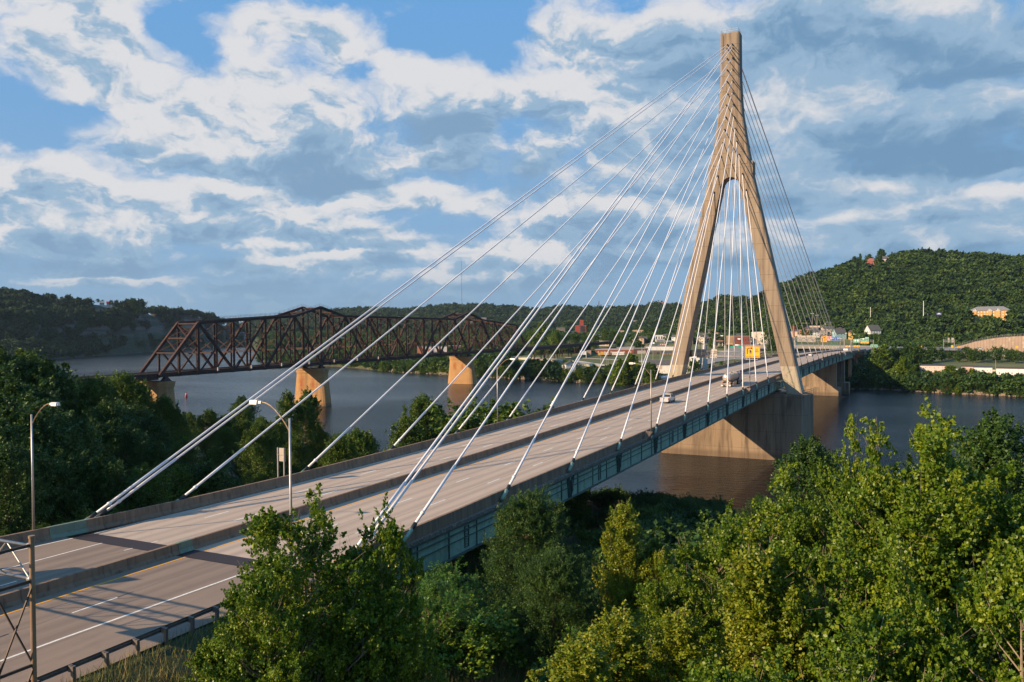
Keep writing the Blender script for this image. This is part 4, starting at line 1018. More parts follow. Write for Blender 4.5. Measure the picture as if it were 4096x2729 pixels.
for p_ in pxs:
    a = YAW-math.atan((p_-PW/2)/FOC)
    for d in ds:
        x, y = CAM[0]+math.cos(a)*d, CAM[1]+math.sin(a)*d; verts.append((x, y, height_d(p_, d, x, y)))
k = len(ds); faces = [(i*k+j, i*k+j+1, (i+1)*k+j+1, (i+1)*k+j) for i in range(len(pxs)-1) for j in range(k-1)]
me = bpy.data.meshes.new('ground'); me.from_pydata(verts, [], [f[::-1] for f in faces]); me.polygons.foreach_set('use_smooth', [True]*len(faces))
go = bpy.data.objects.new('ground', me); COL.objects.link(go); tag(go, kind='structure')
GRD = bpy.data.materials.new('ground_cover'); N, L = nodes_of(GRD); b = N['Principled BSDF']; b.inputs['Roughness'].default_value = .95
geo = N.new('ShaderNodeNewGeometry'); sx = N.new('ShaderNodeSeparateXYZ'); L.new(geo.outputs['Position'], sx.inputs[0])
def noise(scale, det=6):
    n = N.new('ShaderNodeTexNoise'); n.inputs['Scale'].default_value = scale; n.inputs['Detail'].default_value = det; L.new(geo.outputs['Position'], n.inputs['Vector']); return n.outputs['Fac']
def ramp(src, a, b_, c0, c1):
    r = N.new('ShaderNodeValToRGB'); r.color_ramp.elements[0].position = a; r.color_ramp.elements[1].position = b_; r.color_ramp.elements[0].color = col4(c0); r.color_ramp.elements[1].color = col4(c1); L.new(src, r.inputs[0]); return r.outputs[0]
def mixc(f, a, b_):
    x = N.new('ShaderNodeMix'); x.data_type = 'RGBA'
    L.new(f, x.inputs[0]) if not isinstance(f, float) else setattr(x.inputs[0], 'default_value', f)
    L.new(a, x.inputs[6]); L.new(b_, x.inputs[7]); return x.outputs[2]
def mapr(src, a, b_):
    x = N.new('ShaderNodeMapRange'); x.inputs[1].default_value = a; x.inputs[2].default_value = b_; L.new(src, x.inputs[0]); return x.outputs[0]
grass = ramp(noise(.035), .35, .65, (.055,.075,.014), (.13,.125,.035)); wood = ramp(noise(.15), .4, .6, (.022,.034,.012), (.04,.05,.018))
dirt = ramp(noise(.5), .35, .65, (.24,.115,.065), (.16,.085,.05)); rock = ramp(noise(.06), .4, .6, (.10,.075,.065), (.045,.05,.025))
far_s = mapr(sx.outputs['X'], 200., 240.); base = mixc(far_s, mixc(mapr(noise(.06), .53, .57), wood, dirt), grass)
ny = mapr(sx.outputs['Y'], 560., 420.); base = mixc(ny, wood, base)
bank = mapr(sx.outputs['Z'], .9, .3); base = mixc(bank, base, ramp(noise(1.), .4, .6, (.09,.065,.045), (.045,.04,.025)))
hi = mapr(sx.outputs['Z'], 30., 42.); base = mixc(hi, base, wood)
# strip-mined bluff on the left bank
lf = N.new('ShaderNodeMath'); lf.operation = 'MULTIPLY'; L.new(mapr(sx.outputs['Y'], 780., 900.), lf.inputs[0]); L.new(mapr(sx.outputs['Z'], 24., 34.), lf.inputs[1])
wv = N.new('ShaderNodeTexNoise'); wv.inputs['Scale'].default_value = 1; mp_ = N.new('ShaderNodeMapping'); mp_.inputs['Scale'].default_value = (.006, .006, .14); L.new(geo.outputs['Position'], mp_.inputs[0]); L.new(mp_.outputs[0], wv.inputs['Vector']); wv.inputs['Detail'].default_value = 6
base = mixc(lf.outputs[0], base, ramp(wv.outputs['Fac'], .42, .62, (.035,.045,.025), (.135,.10,.085)))
L.new(base, b.inputs['Base Color']); me.materials.append(GRD)
# ------------------------------------------------------------------ river
m = MB(); m.quad((-3000,-6000,0), (9000,-6000,0), (9000,9000,0), (-3000,9000,0))
WAT = bpy.data.materials.new('river_water'); N, L = nodes_of(WAT); b = N['Principled BSDF']
b.inputs['Base Color'].default_value = (.014,.018,.018,1); b.inputs['Roughness'].default_value = .16; b.inputs['IOR'].default_value = 1.23
b.inputs['Specular IOR Level'].default_value = .5
tc = N.new('ShaderNodeNewGeometry'); mp1 = N.new('ShaderNodeMapping'); mp1.inputs['Rotation'].default_value = (0,0,.5); mp1.inputs['Scale'].default_value = (1.0,.45,1); L.new(tc.outputs['Position'], mp1.inputs[0])
n1 = N.new('ShaderNodeTexNoise'); n1.inputs['Scale'].default_value = .55; n1.inputs['Detail'].default_value = 5; n1.inputs['Roughness'].default_value = .6; L.new(mp1.outputs[0], n1.inputs['Vector'])
n2 = N.new('ShaderNodeTexNoise'); n2.inputs['Scale'].default_value = .012; n2.inputs['Detail'].default_value = 4; L.new(mp1.outputs[0], n2.inputs['Vector'])
amp = N.new('ShaderNodeMapRange'); amp.inputs[1].default_value = .38; amp.inputs[2].default_value = .62; amp.inputs[3].default_value = .35; amp.inputs[4].default_value = 1.0; L.new(n2.outputs['Fac'], amp.inputs[0])
bp = N.new('ShaderNodeBump'); bp.inputs['Distance'].default_value = 1.1; L.new(n1.outputs['Fac'], bp.inputs['Height']); L.new(amp.outputs[0], bp.inputs['Strength']); L.new(bp.outputs[0], b.inputs['Normal'])
tag(m.build('river_water', WAT, None), kind='structure')
# ------------------------------------------------------------------ roads and paved sheets beyond the river
ASPH = mat('town_asphalt', (.26,.23,.20), .9, c2=(.20,.18,.16), scale=.05, detail=6); CONCR = mat('pale_concrete', (.58,.48,.36), .9, c2=(.45,.38,.29), scale=.1)
def sheet(name, pts, w, mt, dz=.25, zf=None, seg=14, kind='structure'):
    m = MB(); P = []
    for (a, b_) in zip(pts[:-1], pts[1:]):
        n = max(1, int(math.dist(a[:2], b_[:2])/seg))
        for i in range(n): t = i/n; P.append((a[0]*(1-t)+b_[0]*t, a[1]*(1-t)+b_[1]*t, (a[2]*(1-t)+b_[2]*t) if len(a) > 2 else None, w))
    P.append((pts[-1][0], pts[-1][1], pts[-1][2] if len(pts[-1]) > 2 else None, w)); rows = []
    for i, p_ in enumerate(P):
        q = P[min(i+1, len(P)-1)]; o = P[max(i-1, 0)]; dx, dy = q[0]-o[0], q[1]-o[1]; l = math.hypot(dx, dy) or 1; nx, ny = -dy/l, dx/l
        z = p_[2] if p_[2] is not None else max(height(p_[0]+nx*s*w/2, p_[1]+ny*s*w/2) for s in (-1, 0, 1))+dz
        rows.append([(p_[0]+nx*w/2, p_[1]+ny*w/2, z), (p_[0]-nx*w/2, p_[1]-ny*w/2, z)])
    m.strip(rows)
    for a, b_ in zip(rows[:-1], rows[1:]):      # shoulder skirts down to the ground
        for s in (0, 1): m.quad(a[s], b_[s], (b_[s][0], b_[s][1], b_[s][2]-3), (a[s][0], a[s][1], a[s][2]-3))
    o = m.build(name, mt, None); tag(o, kind=kind) if kind else None; return o, rows
def at(px, d, z=None):
    x, y = PD(px, d); return (x, y) if z is None else (x, y, z)
# highway along the foot of the hill and its ramp joining the bridge end
HW = [at(3000, 820, 20.), at(3300, 800, 20.2), at(3480, 780, 20.0), at(3700, 765, 18.5), at(3900, 755, 16.5), at(4200, 745, 14.8), at(4700, 735, 14.), at(6000, 760, 14.)]
sheet('highway', HW, 24, ASPH)
sheet('bridge_end_road', [(395, 0, deck(395)-.05), (440, -1, 19.6), (500, -8, 19.5), (560, -22, 19.6)], 27, ASPH)
sheet('bridge_end_road', [(440, -4, 19.62), (500, -34, 19.4), (540, -75, 18.9), at(3800, 740, 17.6)], 14, ASPH)
# town street seen between the tower legs
sheet('town_street', [at(2740, 640), at(2860, 700), at(2935, 780), at(2975, 860), at(3010, 960), at(3040, 1100)], 26, ASPH, .35)
sheet('town_street', [at(2935, 700), at(2960, 740), at(3060, 830), at(3140, 900)], 20, ASPH, .45)
sheet('town_street', [at(2270, 760), at(2500, 700), at(2660, 660), at(2800, 640)], 7, ASPH, .3)
sheet('parking_lot', [at(2480, 880), at(2600, 870), at(2720, 850)], 30, ASPH, .3)
sheet('concrete_ramp', [at(2090, 750), at(2250, 705), at(2330, 680), at(2420, 655)], 13, CONCR, .8)
sheet('concrete_ramp', [at(1480, 900), at(1700, 850), at(1900, 800), at(2090, 750)], 9, CONCR, 1.0)
sheet('river_road', [at(3500, 640), at(3620, 632), at(3800, 628), at(4300, 620)], 7, CONCR, .3)
m = MB(); 
def lane(rows, t, w, m):
    for a, b_ in zip(rows[:-1], rows[1:]):
        pa = np.array(a[0])*(1-t)+np.array(a[1])*t; pb = np.array(b_[0])*(1-t)+np.array(b_[1])*t; n = np.array(a[1])-np.array(a[0]); n = n/np.linalg.norm(n)*w/2
        m.quad(pa-n+[0,0,.05], pb-n+[0,0,.05], pb+n+[0,0,.05], pa+n+[0,0,.05])
# retaining wall with fence, right edge
RW = [(3800, 742, 24.8*0+17.5), (3840, 740, 20.), (3900, 738, 23.5), (3960, 735, 26.), (4020, 733, 27.5), (4096, 730, 28.3), (4400, 725, 29), (5200, 720, 30)]
rw = thing('retaining_wall', 'long ribbed tan retaining wall rising to the right beside the riverside highway', 'wall', (*at(3900, 776), 14))
m = MB(); rows = []
for p_, _, zt_ in RW:
    x, y = at(p_, 781); rows.append([(x, y, 12), (x, y, zt_*1.0+.2), (x+1, y+.2, zt_+.2), (x+1, y+.2, 12)])
m.strip(rows); WALLM = lines_mat(mat('ribbed_wall_concrete', (.42,.30,.22), .9, c2=(.34,.24,.18), scale=.1, c3=(.5,.38,.29)), 1, 2.2, .35, .3); m.build('wall_panel', WALLM, rw)
m = MB()
for (a, b_) in zip(rows[:-1], rows[1:]):
    for h in (.5, 1.2, 1.9): m.bar(tuple(np.array(a[1])+[0,0,h]), tuple(np.array(b_[1])+[0,0,h]), .08)
    for k in range(6): q = np.array(a[1])*(1-k/6)+np.array(b_[1])*k/6; m.bar(tuple(q), tuple(q+[0,0,2.]), .12)
m.build('wall_fence', GALV, rw)
# ================================================================== buildings
def P3(px, d, z): x, y = PD(px, d); return Vector((x, y, z))
WALLC = {}
def wallmat(c, brick=False):
    k = (tuple(round(v, 3) for v in c), brick)
    if k not in WALLC: WALLC[k] = mat('wall_%s_%d' % ('brick' if brick else 'paint', len(WALLC)), c, .85, c2=tuple(v*.84 for v in c), scale=.25, detail=6, c3=tuple(v*.68 for v in c))
    return WALLC[k]
ROOFG = mat('grey_shingle_roof', (.10,.095,.09), .9, c2=(.07,.066,.062), scale=.8); ROOFB = mat('brown_shingle_roof', (.12,.07,.05), .9, c2=(.08,.05,.038), scale=.8); ROOFF = mat('flat_gravel_roof', (.25,.22,.19), .95, c2=(.18,.16,.14), scale=.2)
def building(name, lab, pxa, pxb, yt, yb, d, depth, c, roof='flat', roofm=None, rows=0, cols=0, turn=0., brick=False, cat='building', ridge=2.5, wc=None, sub=6., side_c=None, group=None, ww=.42, wh=.5, snap=False, extra=None):
    """front wall faces the camera side between two survey bearings at distance d; eaves row yt, base row yb"""
    pxm = (pxa+pxb)/2
    if snap:                                    # stand the house on the hillside where the ray meets the ground
        dd = 700.
        while dd < 2400 and ZA(pxm, yb, dd) > height_d(pxm, dd, *PD(pxm, dd)): dd += 4
        if dd < 2400: sc_ = dd/d; d = dd; depth *= 1
    zb, zt = ZA(pxm, yb, d), ZA(pxm, yt, d); A, B = PD(pxa, d), PD(pxb, d)
    cx, cy = (A[0]+B[0])/2, (A[1]+B[1])/2; w = math.hypot(A[0]-B[0], A[1]-B[1]); az = math.atan2(cy-CAM[1], cx-CAM[0])+turn
    fx, fy = math.cos(az), math.sin(az); rx, ry = math.sin(az), -math.cos(az)      # forward (away) and right
    t = thing(name, lab, cat, (cx+fx*depth/2, cy+fy*depth/2, zb), group)
    def W(u, v, z): return (cx+rx*u+fx*v, cy+ry*u+fy*v, z)    # u right, v back
    hw = w/2; zg = zb-sub if sub < 1 else min(zb, height(cx, cy))-sub*.5
    if abs(zb-height(cx, cy)) > 2.5 and sub > 1: print('BASE', name, round(pxm), 'd', round(d), 'zb %.1f ground %.1f' % (zb, height(cx, cy)))
    m = MB(); m.hexa([W(-hw,0,zg), W(hw,0,zg), W(hw,depth,zg), W(-hw,depth,zg)], [W(-hw,0,zt), W(hw,0,zt), W(hw,depth,zt), W(-hw,depth,zt)])
    rm = roofm or ROOFG; rh = ridge
    if roof == 'gable' : # ridge parallel to front
        for s in (-1, 1): m.quad(W(s*hw,0,zt), W(s*hw,depth,zt), W(s*hw,depth/2,zt+rh))
    if roof == 'gablef': # gable faces the front
        for v in (0, depth): m.quad(W(-hw,v,zt), W(hw,v,zt), W(0,v,zt+rh))
    wb = m.build('wall', wallmat(c, brick), t)
    m = MB(); e = .4; th = .22
    if roof == 'flat':
        m.hexa([W(-hw-.1,-.1,zt), W(hw+.1,-.1,zt), W(hw+.1,depth+.1,zt), W(-hw-.1,depth+.1,zt)], [W(-hw-.1,-.1,zt+.4), W(hw+.1,-.1,zt+.4), W(hw+.1,depth+.1,zt+.4), W(-hw-.1,depth+.1,zt+.4)]); rm = roofm or ROOFF
    elif roof == 'gable':
        for s in (0, 1):
            a, bb = (-e, depth/2) if s == 0 else (depth+e, depth/2); za = zt-.25
            m.hexa([W(-hw-e,a,za), W(hw+e,a,za), W(hw+e,bb,zt+rh), W(-hw-e,bb,zt+rh)], [W(-hw-e,a,za+th), W(hw+e,a,za+th), W(hw+e,bb,zt+rh+th), W(-hw-e,bb,zt+rh+th)])
    elif roof == 'gablef':
        for s in (-1, 1): m.hexa([W(s*(hw+e),-e,zt-.25), W(0,-e,zt+rh), W(0,depth+e,zt+rh), W(s*(hw+e),depth+e,zt-.25)], [W(s*(hw+e),-e,zt-.03), W(0,-e,zt+rh+th), W(0,depth+e,zt+rh+th), W(s*(hw+e),depth+e,zt-.03)])
    elif roof == 'hip':
        k = min(hw, depth/2)*.9; a = [W(-hw-e,-e,zt), W(hw+e,-e,zt), W(hw+e,depth+e,zt), W(-hw-e,depth+e,zt)]; r0, r1 = W(-hw+k,depth/2,zt+rh), W(hw-k,depth/2,zt+rh)
        m.quad(a[0], a[1], r1, r0); m.quad(a[2], a[3], r0, r1); m.quad(a[1], a[2], r1); m.quad(a[3], a[0], r0); m.quad(*a[::-1])
    ro = m.build('roof', rm, t)
    H = zt-zb
    if rows and cols:
        for i in range(rows):
            for j in range(cols):
                u = -hw+(j+.5)*w/cols; z = zb+(i+.5)*H/rows; a, hh = ww*w/cols/2, wh*H/rows/2
                m = MB(); m.hexa([W(u-a,-.04,z-hh), W(u+a,-.04,z-hh), W(u+a,.02,z-hh), W(u-a,.02,z-hh)], [W(u-a,-.04,z+hh), W(u+a,-.04,z+hh), W(u+a,.02,z+hh), W(u-a,.02,z+hh)])
                m.build('window', wc or GLASS, t)
        nv = max(1, int(depth/(w/cols))) if w/cols > 1.5 else 2
        for s in (1,) if turn < .01 else (1, -1):
            for i in range(min(rows, 5)):
                for j in range(min(nv, 6)):
                    v = (j+.5)*depth/min(nv, 6); z = zb+(i+.5)*H/rows; a, hh = ww*w/cols/2, wh*H/rows/2
                    if (i+j) % 2 and rows > 3: continue
                    m = MB(); u0, u1 = sorted((s*(hw+.04), s*(hw-.02))); m.hexa([W(u0,v-a,z-hh), W(u1,v-a,z-hh), W(u1,v+a,z-hh), W(u0,v+a,z-hh)], [W(u0,v-a,z+hh), W(u1,v-a,z+hh), W(u1,v+a,z+hh), W(u0,v+a,z+hh)]); m.build('window', wc or GLASS, t)
    if extra: extra(t, W, hw, zb, zt, depth, w)
    return t
def posts(t, W, hw, zb, zt, dp, w):
    m = MB()
    for u in (-.8, 0, .8):
        for v in (.2, .8): m.bar(W(u*hw, v*dp, zb-7), W(u*hw, v*dp, zb), .4)
    m.build('canopy_column', WHITE, t)
def door(u, w_, h, c=(.1,.1,.1), nm='door'):
    def f(t, W, hw, zb, zt, dp, w):
        for uu in (u if isinstance(u, (list, tuple)) else [u]):
            m = MB(); U = uu*hw; m.hexa([W(U-w_/2,-.06,zb), W(U+w_/2,-.06,zb), W(U+w_/2,.02,zb), W(U-w_/2,.02,zb)], [W(U-w_/2,-.06,zb+h), W(U+w_/2,-.06,zb+h), W(U+w_/2,.02,zb+h), W(U-w_/2,.02,zb+h)]); m.build(nm, simple(c, .7), t)
    return f
BRK, CRM, WHT, TAN, RED = (.26,.075,.045), (.60,.47,.36), (.74,.68,.62), (.50,.36,.24), (.33,.055,.035)
B = building
# --- between the truss bridge and the tower
def tow(t, W, hw, zb, zt, dp, w):
    m = MB(); m.hexa([W(-1.5,2,zt), W(4.8,2,zt), W(4.8,8,zt), W(-1.5,8,zt)], [W(-1.5,2,zt+9), W(4.8,2,zt+9), W(4.8,8,zt+9), W(-1.5,8,zt+9)]); m.build('lift_tower', wallmat(RED, True), t)
    for k in range(5):
        m = MB(); z = zb+(k+.6)*(zt-zb)/5.4; m.hexa([W(-.5,-1.4,z), W(7.5,-1.4,z), W(7.5,0,z), W(-.5,0,z)], [W(-.5,-1.4,z+.3), W(7.5,-1.4,z+.3), W(7.5,0,z+.3), W(-.5,0,z+.3)]); m.build('balcony', simple((.12,.05,.04)), t)
        m = MB(); m.hexa([W(0,-.05,z+.4), W(7,-.05,z+.4), W(7,.02,z+.4), W(0,.02,z+.4)], [W(0,-.05,z+2.6), W(7,-.05,z+2.6), W(7,.02,z+2.6), W(0,.02,z+2.6)]); m.build('window', GLASS, t)
B('apartment_tower', 'red brick apartment tower with a tall lift shaft rising above the trees', 2300, 2345, 1302, 1341, 1350, 14, RED, rows=5, cols=1, brick=True, extra=tow, ww=.16, sub=15)
B('office_block', 'low grey brown office block behind the trees left of the red tower', 2225, 2260, 1312, 1331, 1500, 20, (.27,.22,.18), rows=4, cols=3, ww=.9, wh=.4, sub=15)
B('hospital_block', 'grey high-rise block with rows of pale balconies below the blue hills', 2523, 2600, 1285, 1312, 2000, 25, (.20,.19,.19), rows=6, cols=11, wc=simple((.4,.38,.38)), ww=.5, wh=.5, sub=20)
B('hospital_block', 'slab block top with rooftop plant, standing just left of the grey balcony block', 2532, 2552, 1282, 1307, 1990, 10, (.25,.23,.22), sub=20)
B('school_building', 'tan brick school wing with small dark windows among the trees', 2530, 2574, 1321, 1335, 1300, 16, (.50,.33,.22), rows=1, cols=5, ww=.4, wh=.4, sub=8)
B('school_building', 'salmon brick end block left of the tan school wing', 2478, 2497, 1323, 1335, 1310, 14, (.52,.34,.25), sub=8)
B('hillside_hospital', 'large brick institution of two wings on the skyline ridge left of the tower', 2633, 2662, 1209, 1233, 2080, 30, (.21,.08,.08), rows=4, cols=4, brick=True, sub=25, wc=simple((.4,.33,.33)))
B('hillside_hospital', 'lower right wing of the brick institution on the skyline ridge', 2662, 2690, 1213, 1230, 2090, 30, (.24,.10,.09), rows=3, cols=4, brick=True, sub=25, wc=simple((.4,.33,.33)))
B('hillside_school', 'long low brick building on the ridge below the skyline institution', 2592, 2633, 1231, 1236, 2050, 20, (.25,.12,.10), rows=1, cols=6, sub=25)
B('downtown_block', 'distant grey city block seen through the truss near its far hump', 1780, 1800, 1295, 1330, 1900, 20, (.30,.27,.26), rows=6, cols=3, sub=20)
B('downtown_block', 'tall pale city block seen through the truss panels', 1868, 1890, 1283, 1330, 1850, 20, (.42,.37,.35), rows=8, cols=3, sub=20, wc=simple((.15,.15,.17)))
B('downtown_block', 'wide pale city block with a stepped roof behind the truss hump', 1925, 1946, 1271, 1330, 2000, 20, (.45,.38,.36), rows=9, cols=3, sub=20)
B('downtown_block', 'squat tan city block seen low through the left half of the truss', 1357, 1385, 1332, 1352, 1500, 20, (.34,.28,.24), rows=2, cols=4, sub=20)
B('downtown_block', 'small red roofed building low behind the middle of the truss', 1388, 1400, 1328, 1340, 1600, 20, (.4,.12,.09), sub=20)
B('riverside_shed', 'white riverside shed seen through the truss just before its second hump', 1700, 1790, 1388, 1412, 800, 20, (.72,.62,.56), rows=0, cols=0, sub=8, extra=door([-.5, .3], 6, 4, (.5,.2,.13)))
B('riverside_shed', 'terracotta walled shed left of the white riverside shed behind the truss', 1668, 1698, 1388, 1412, 805, 20, (.45,.2,.12), sub=8)
B('riverside_shed', 'brown shed behind the truss right of the white riverside shed', 1792, 1850, 1385, 1400, 850, 20, (.2,.1,.08), sub=8)
# --- warehouses on the terrace
B('brick_warehouse', 'long low brick warehouse with a pale roof edge and delivery lorries outside', 2380, 2535, 1400, 1417, 790, 32, BRK, rows=1, cols=6, roofm=simple((.45,.33,.25)), brick=True, ww=.2, wh=.4, wc=simple((.5,.4,.33)))
B('brick_warehouse', 'dark brick loading bay with a grey roller door right of the long warehouse', 2534, 2592, 1396, 1424, 780, 26, (.10,.045,.04), brick=True, extra=door(.1, 8, 5, (.4,.36,.32), 'roller_door'))
B('long_shed', 'long white flat shed behind the dark loading bay', 2582, 2700, 1387, 1403, 830, 22, WHT)
B('dark_shed', 'dark sided low shed below the long white roof', 2590, 2648, 1405, 1424, 770, 16, (.12,.09,.08), cols=2, rows=1)
B('brick_annex', 'low brick annex under a grey lean-to left of the tower leg', 2648, 2700, 1412, 1426, 765, 16, (.45,.20,.11), roof='gable', ridge=1.2, rows=1, cols=5, ww=.3)
B('white_shed', 'white shed with a large grey roof beside the left foot of the tower', 2590, 2690, 1459, 1477, 585, 15, (.76,.70,.66), roof='gable', ridge=2.6, extra=door([-.62, -.05], 3.6, 3, (.55,.42,.34)), sub=3)
B('boat_house', 'small white gabled hut with a dark doorway near the far shore', 2262, 2303, 1457, 1475, 590, 9, (.66,.60,.54), roof='gablef', ridge=2.0, extra=door(.25, 1.6, 2.6, (.02,.02,.02)), turn=.35, sub=3)
B('utility_kiosk', 'small tan kiosk beside the white notice board on the grass', 2345, 2364, 1403, 1420, 770, 5, (.42,.27,.18), sub=3)
B('white_house', 'white two-storey block right of the trees left of the tower leg', 2620, 2652, 1341, 1362, 1000, 10, (.72,.68,.64), rows=1, cols=3, sub=5)
B('low_garage', 'low white garage below the white two-storey block', 2622, 2658, 1358, 1370, 960, 10, (.72,.66,.6), sub=5, extra=door([-.4, .4], 4, 3, (.2,.2,.25)))
B('truck_stop_canopy', 'blue edged forecourt canopy left of the tower leg', 2655, 2690, 1364, 1368, 930, 12, (.10,.32,.42), sub=.1, extra=posts)
B('diner', 'small diner with a red stripe on the grass left of the tower leg', 2638, 2664, 1375, 1384, 900, 10, (.40,.11,.09), sub=4, rows=1, cols=3, wc=WHITE)
B('red_barn', 'dark red barn roof among trees beyond the parking lot', 2510, 2532, 1366, 1376, 980, 10, (.3,.06,.05), sub=5)
# --- between the legs
B('gabled_house', 'cream gabled house at the left end of the row between the tower legs', 2782, 2812, 1342, 1358, 1050, 10, (.62,.47,.36), roof='gable', ridge=3, rows=2, cols=2, sub=6)
B('gabled_house', 'white house with a steep dark roof on the slope between the tower legs', 2832, 2856, 1329, 1341, 1150, 10, (.78,.74,.70), roof='gable', ridge=3.6, rows=2, cols=3, sub=8)
B('gabled_house', 'cream house with a red hipped roof beside the steep white house', 2862, 2888, 1331, 1343, 1140, 11, (.62,.48,.36), roof='hip', ridge=3, roofm=simple((.28,.13,.09)), rows=1, cols=3, sub=8)
B('brick_hall', 'low brick hall with a long dark roof between the tower legs', 2792, 2850, 1357, 1370, 950, 14, BRK, roofm=simple((.07,.06,.06)), rows=1, cols=4, brick=True)
B('tan_stone_shop', 'tan stone shop front with tall narrow windows', 2905, 2932, 1345, 1376, 900, 18, (.48,.30,.17), rows=1, cols=6, ww=.25, wh=.75, extra=None)
def bs(t, W, hw, zb, zt, dp, w):
    m = MB(); m.hexa([W(-4,-.15,zt-3.4), W(-1,-.15,zt-3.4), W(-1,-.05,zt-3.4), W(-4,-.05,zt-3.4)], [W(-4,-.15,zt-1.9), W(-1,-.15,zt-1.9), W(-1,-.05,zt-1.9), W(-4,-.05,zt-1.9)]); m.build('shop_sign', WHITE, t)
B('brick_shop', 'dark red brick corner shop with a small white sign on its wall', 2932, 3000, 1346, 1374, 895, 22, (.20,.05,.035), rows=1, cols=6, ww=.3, wh=.3, brick=True, extra=bs)
B('cream_hall', 'large cream metal hall behind the brick corner shop', 3005, 3100, 1330, 1366, 900, 30, (.62,.50,.40), roofm=simple((.7,.62,.54)), rows=1, cols=7, ww=.12, wh=.2, extra=door([-.1, .5], 5, 7, (.7,.6,.52)), turn=-.15)
B('cream_hall', 'cream storehouse wall right of the right tower leg behind the brick chimney', 3140, 3190, 1327, 1345, 930, 25, (.60,.46,.36), sub=8)
def can(t, W, hw, zb, zt, dp, w):
    m = MB(); m.hexa([W(-hw,-.2,zt-.1), W(-hw*.0,-.2,zt-.1), W(0,-.1,zt-.1), W(-hw,-.1,zt-.1)], [W(-hw,-.2,zt+.9), W(0,-.2,zt+.9), W(0,-.1,zt+.9), W(-hw,-.1,zt+.9)]); m.build('fascia_band', simple((.75,.7,.68)), t)
B('petrol_station_canopy', 'petrol station canopy with a bright red fascia between the tower legs', 2858, 2893, 1364, 1366.5, 880, 12, (.65,.02,.02), sub=.1, extra=posts)
B('petrol_station_shop', 'cream petrol station shop under the red fascia', 2846, 2870, 1371, 1384, 860, 8, (.62,.46,.33), rows=1, cols=2, sub=3)
B('tan_block', 'salmon house front on the slope left of the white steep-roofed house', 2756, 2778, 1352, 1361, 1020, 8, (.35,.28,.23), sub=5)
# white plant building behind the tower leg foot
B('concrete_plant', 'white windowless plant building rising above the deck right of the left tower leg', 2746, 2798, 1424, 1480, 470+90, 18, (.80,.75,.70), sub=3)
B('concrete_plant', 'tall white bin house with a small gabled top at the left tower leg', 2744, 2768, 1414, 1430, 566, 5, (.78,.70,.60), roof='gablef', ridge=1.6, sub=1)
B('concrete_plant', 'lower grey and white annex with rusty roof plant beside the white plant', 2799, 2830, 1428, 1480, 574, 10, (.66,.60,.56), sub=3)
si = thing('silo', 'grey cylindrical silo with a stair between the tower legs', 'silo', (*PD(2817, 720), 12)); x, y = PD(2817, 720)
zt_, zb_ = ZA(2817, 1379, 720), ZA(2817, 1398, 720)
m = MB(); m.tube((x, y, zb_-6), (x, y, zt_), 2.25, n=20); m.build('silo_shell', simple((.33,.30,.28), .5, .3), si, smooth=False)
m = MB(); 
for a in range(10): th = a*math.pi/5; m.bar((x+2.2*math.cos(th), y+2.2*math.sin(th), zt_), (x+2.2*math.cos(th), y+2.2*math.sin(th), zt_+1.1), .07)
m.path([(x+2.5, y+2.6, zt_+2), (x, y+3.2, zt_+2.3), (x-.5, y+4.4, zt_+1.6), (x-.5, y+4.4, zb_)], .1); m.build('silo_pipe', GALV, si)
for i, (px_, d_, l_) in enumerate(((2622, 560, 'left'), (2668, 556, 'right'))):
    x, y = PD(px_, d_); z = height(x, y)+1.6; t = thing('storage_tank', 'white horizontal storage tank, %s one of the pair beside the tower foot' % l_, 'tank', (x, y, z-1.6))
    az = math.atan2(y-CAM[1], x-CAM[0])+1.45; dx, dy = math.cos(az)*3.6, math.sin(az)*3.6
    m = MB(); m.tube((x-dx, y-dy, z), (x+dx, y+dy, z), 1.35, n=16); m.build('tank_shell', simple((.8,.76,.74), .4), t, smooth=False)
    m = MB(); m.box(x-1.6, x-1, y-1, y+1, z-3, z-.8); m.box(x+1, x+1.6, y-1, y+1, z-3, z-.8); m.build('saddle', GALV, t)
ch = thing('brick_chimney', 'slim red brick chimney beside the right tower leg', 'chimney', (*PD(3175, 900), 18)); x, y = PD(3175, 900)
m = MB(); m.tube((x, y, 10), (x, y, ZA(3175, 1305, 900)), 1.1, .85, n=10); m.tube((x, y, ZA(3175, 1306, 900)), (x, y, ZA(3175, 1303, 900)), 1.0, n=10); m.build('chimney_stack', wallmat((.40,.10,.06), True), ch)
# --- right of the tower
B('cream_school', 'cream flat roofed institution with round windows behind the far stay cables', 3210, 3280, 1305, 1332, 1000, 24, (.62,.47,.37), rows=2, cols=5, ww=.22, wh=.3, sub=8, roofm=simple((.6,.5,.42)))
B('cream_school', 'second cream block with a low parapet, right of the cream institution', 3284, 3316, 1305, 1330, 1010, 24, (.60,.45,.35), rows=2, cols=2, ww=.22, wh=.3, sub=8)
B('long_low_store', 'low cream store with a grey roof below the cream institution', 3278, 3318, 1338, 1352, 900, 14, (.55,.43,.33), roof='gable', ridge=2.6, rows=1, cols=4, sub=6)
B('blue_house', 'pale blue clapboard house with a dark gable roof behind the stay cable bundle', 3342, 3388, 1333, 1355, 860, 9, (.30,.48,.50), roof='gable', ridge=4.4, rows=2, cols=3, ww=.2, wh=.3, turn=.45, sub=6)
B('yellow_house', 'yellow house with a brown shaded side right of the blue house', 3395, 3420, 1330, 1352, 860, 12, (.72,.47,.16), roof='hip', ridge=2.6, roofm=ROOFB, rows=2, cols=2, ww=.2, wh=.3, turn=.1, sub=6)
B('white_clapboard_house', 'white clapboard house with a tall grey gable half hidden by trees', 3478, 3528, 1322, 1347, 850, 10, (.66,.64,.62), roof='gable', ridge=5, rows=2, cols=4, ww=.25, wh=.32, turn=.55, sub=6)
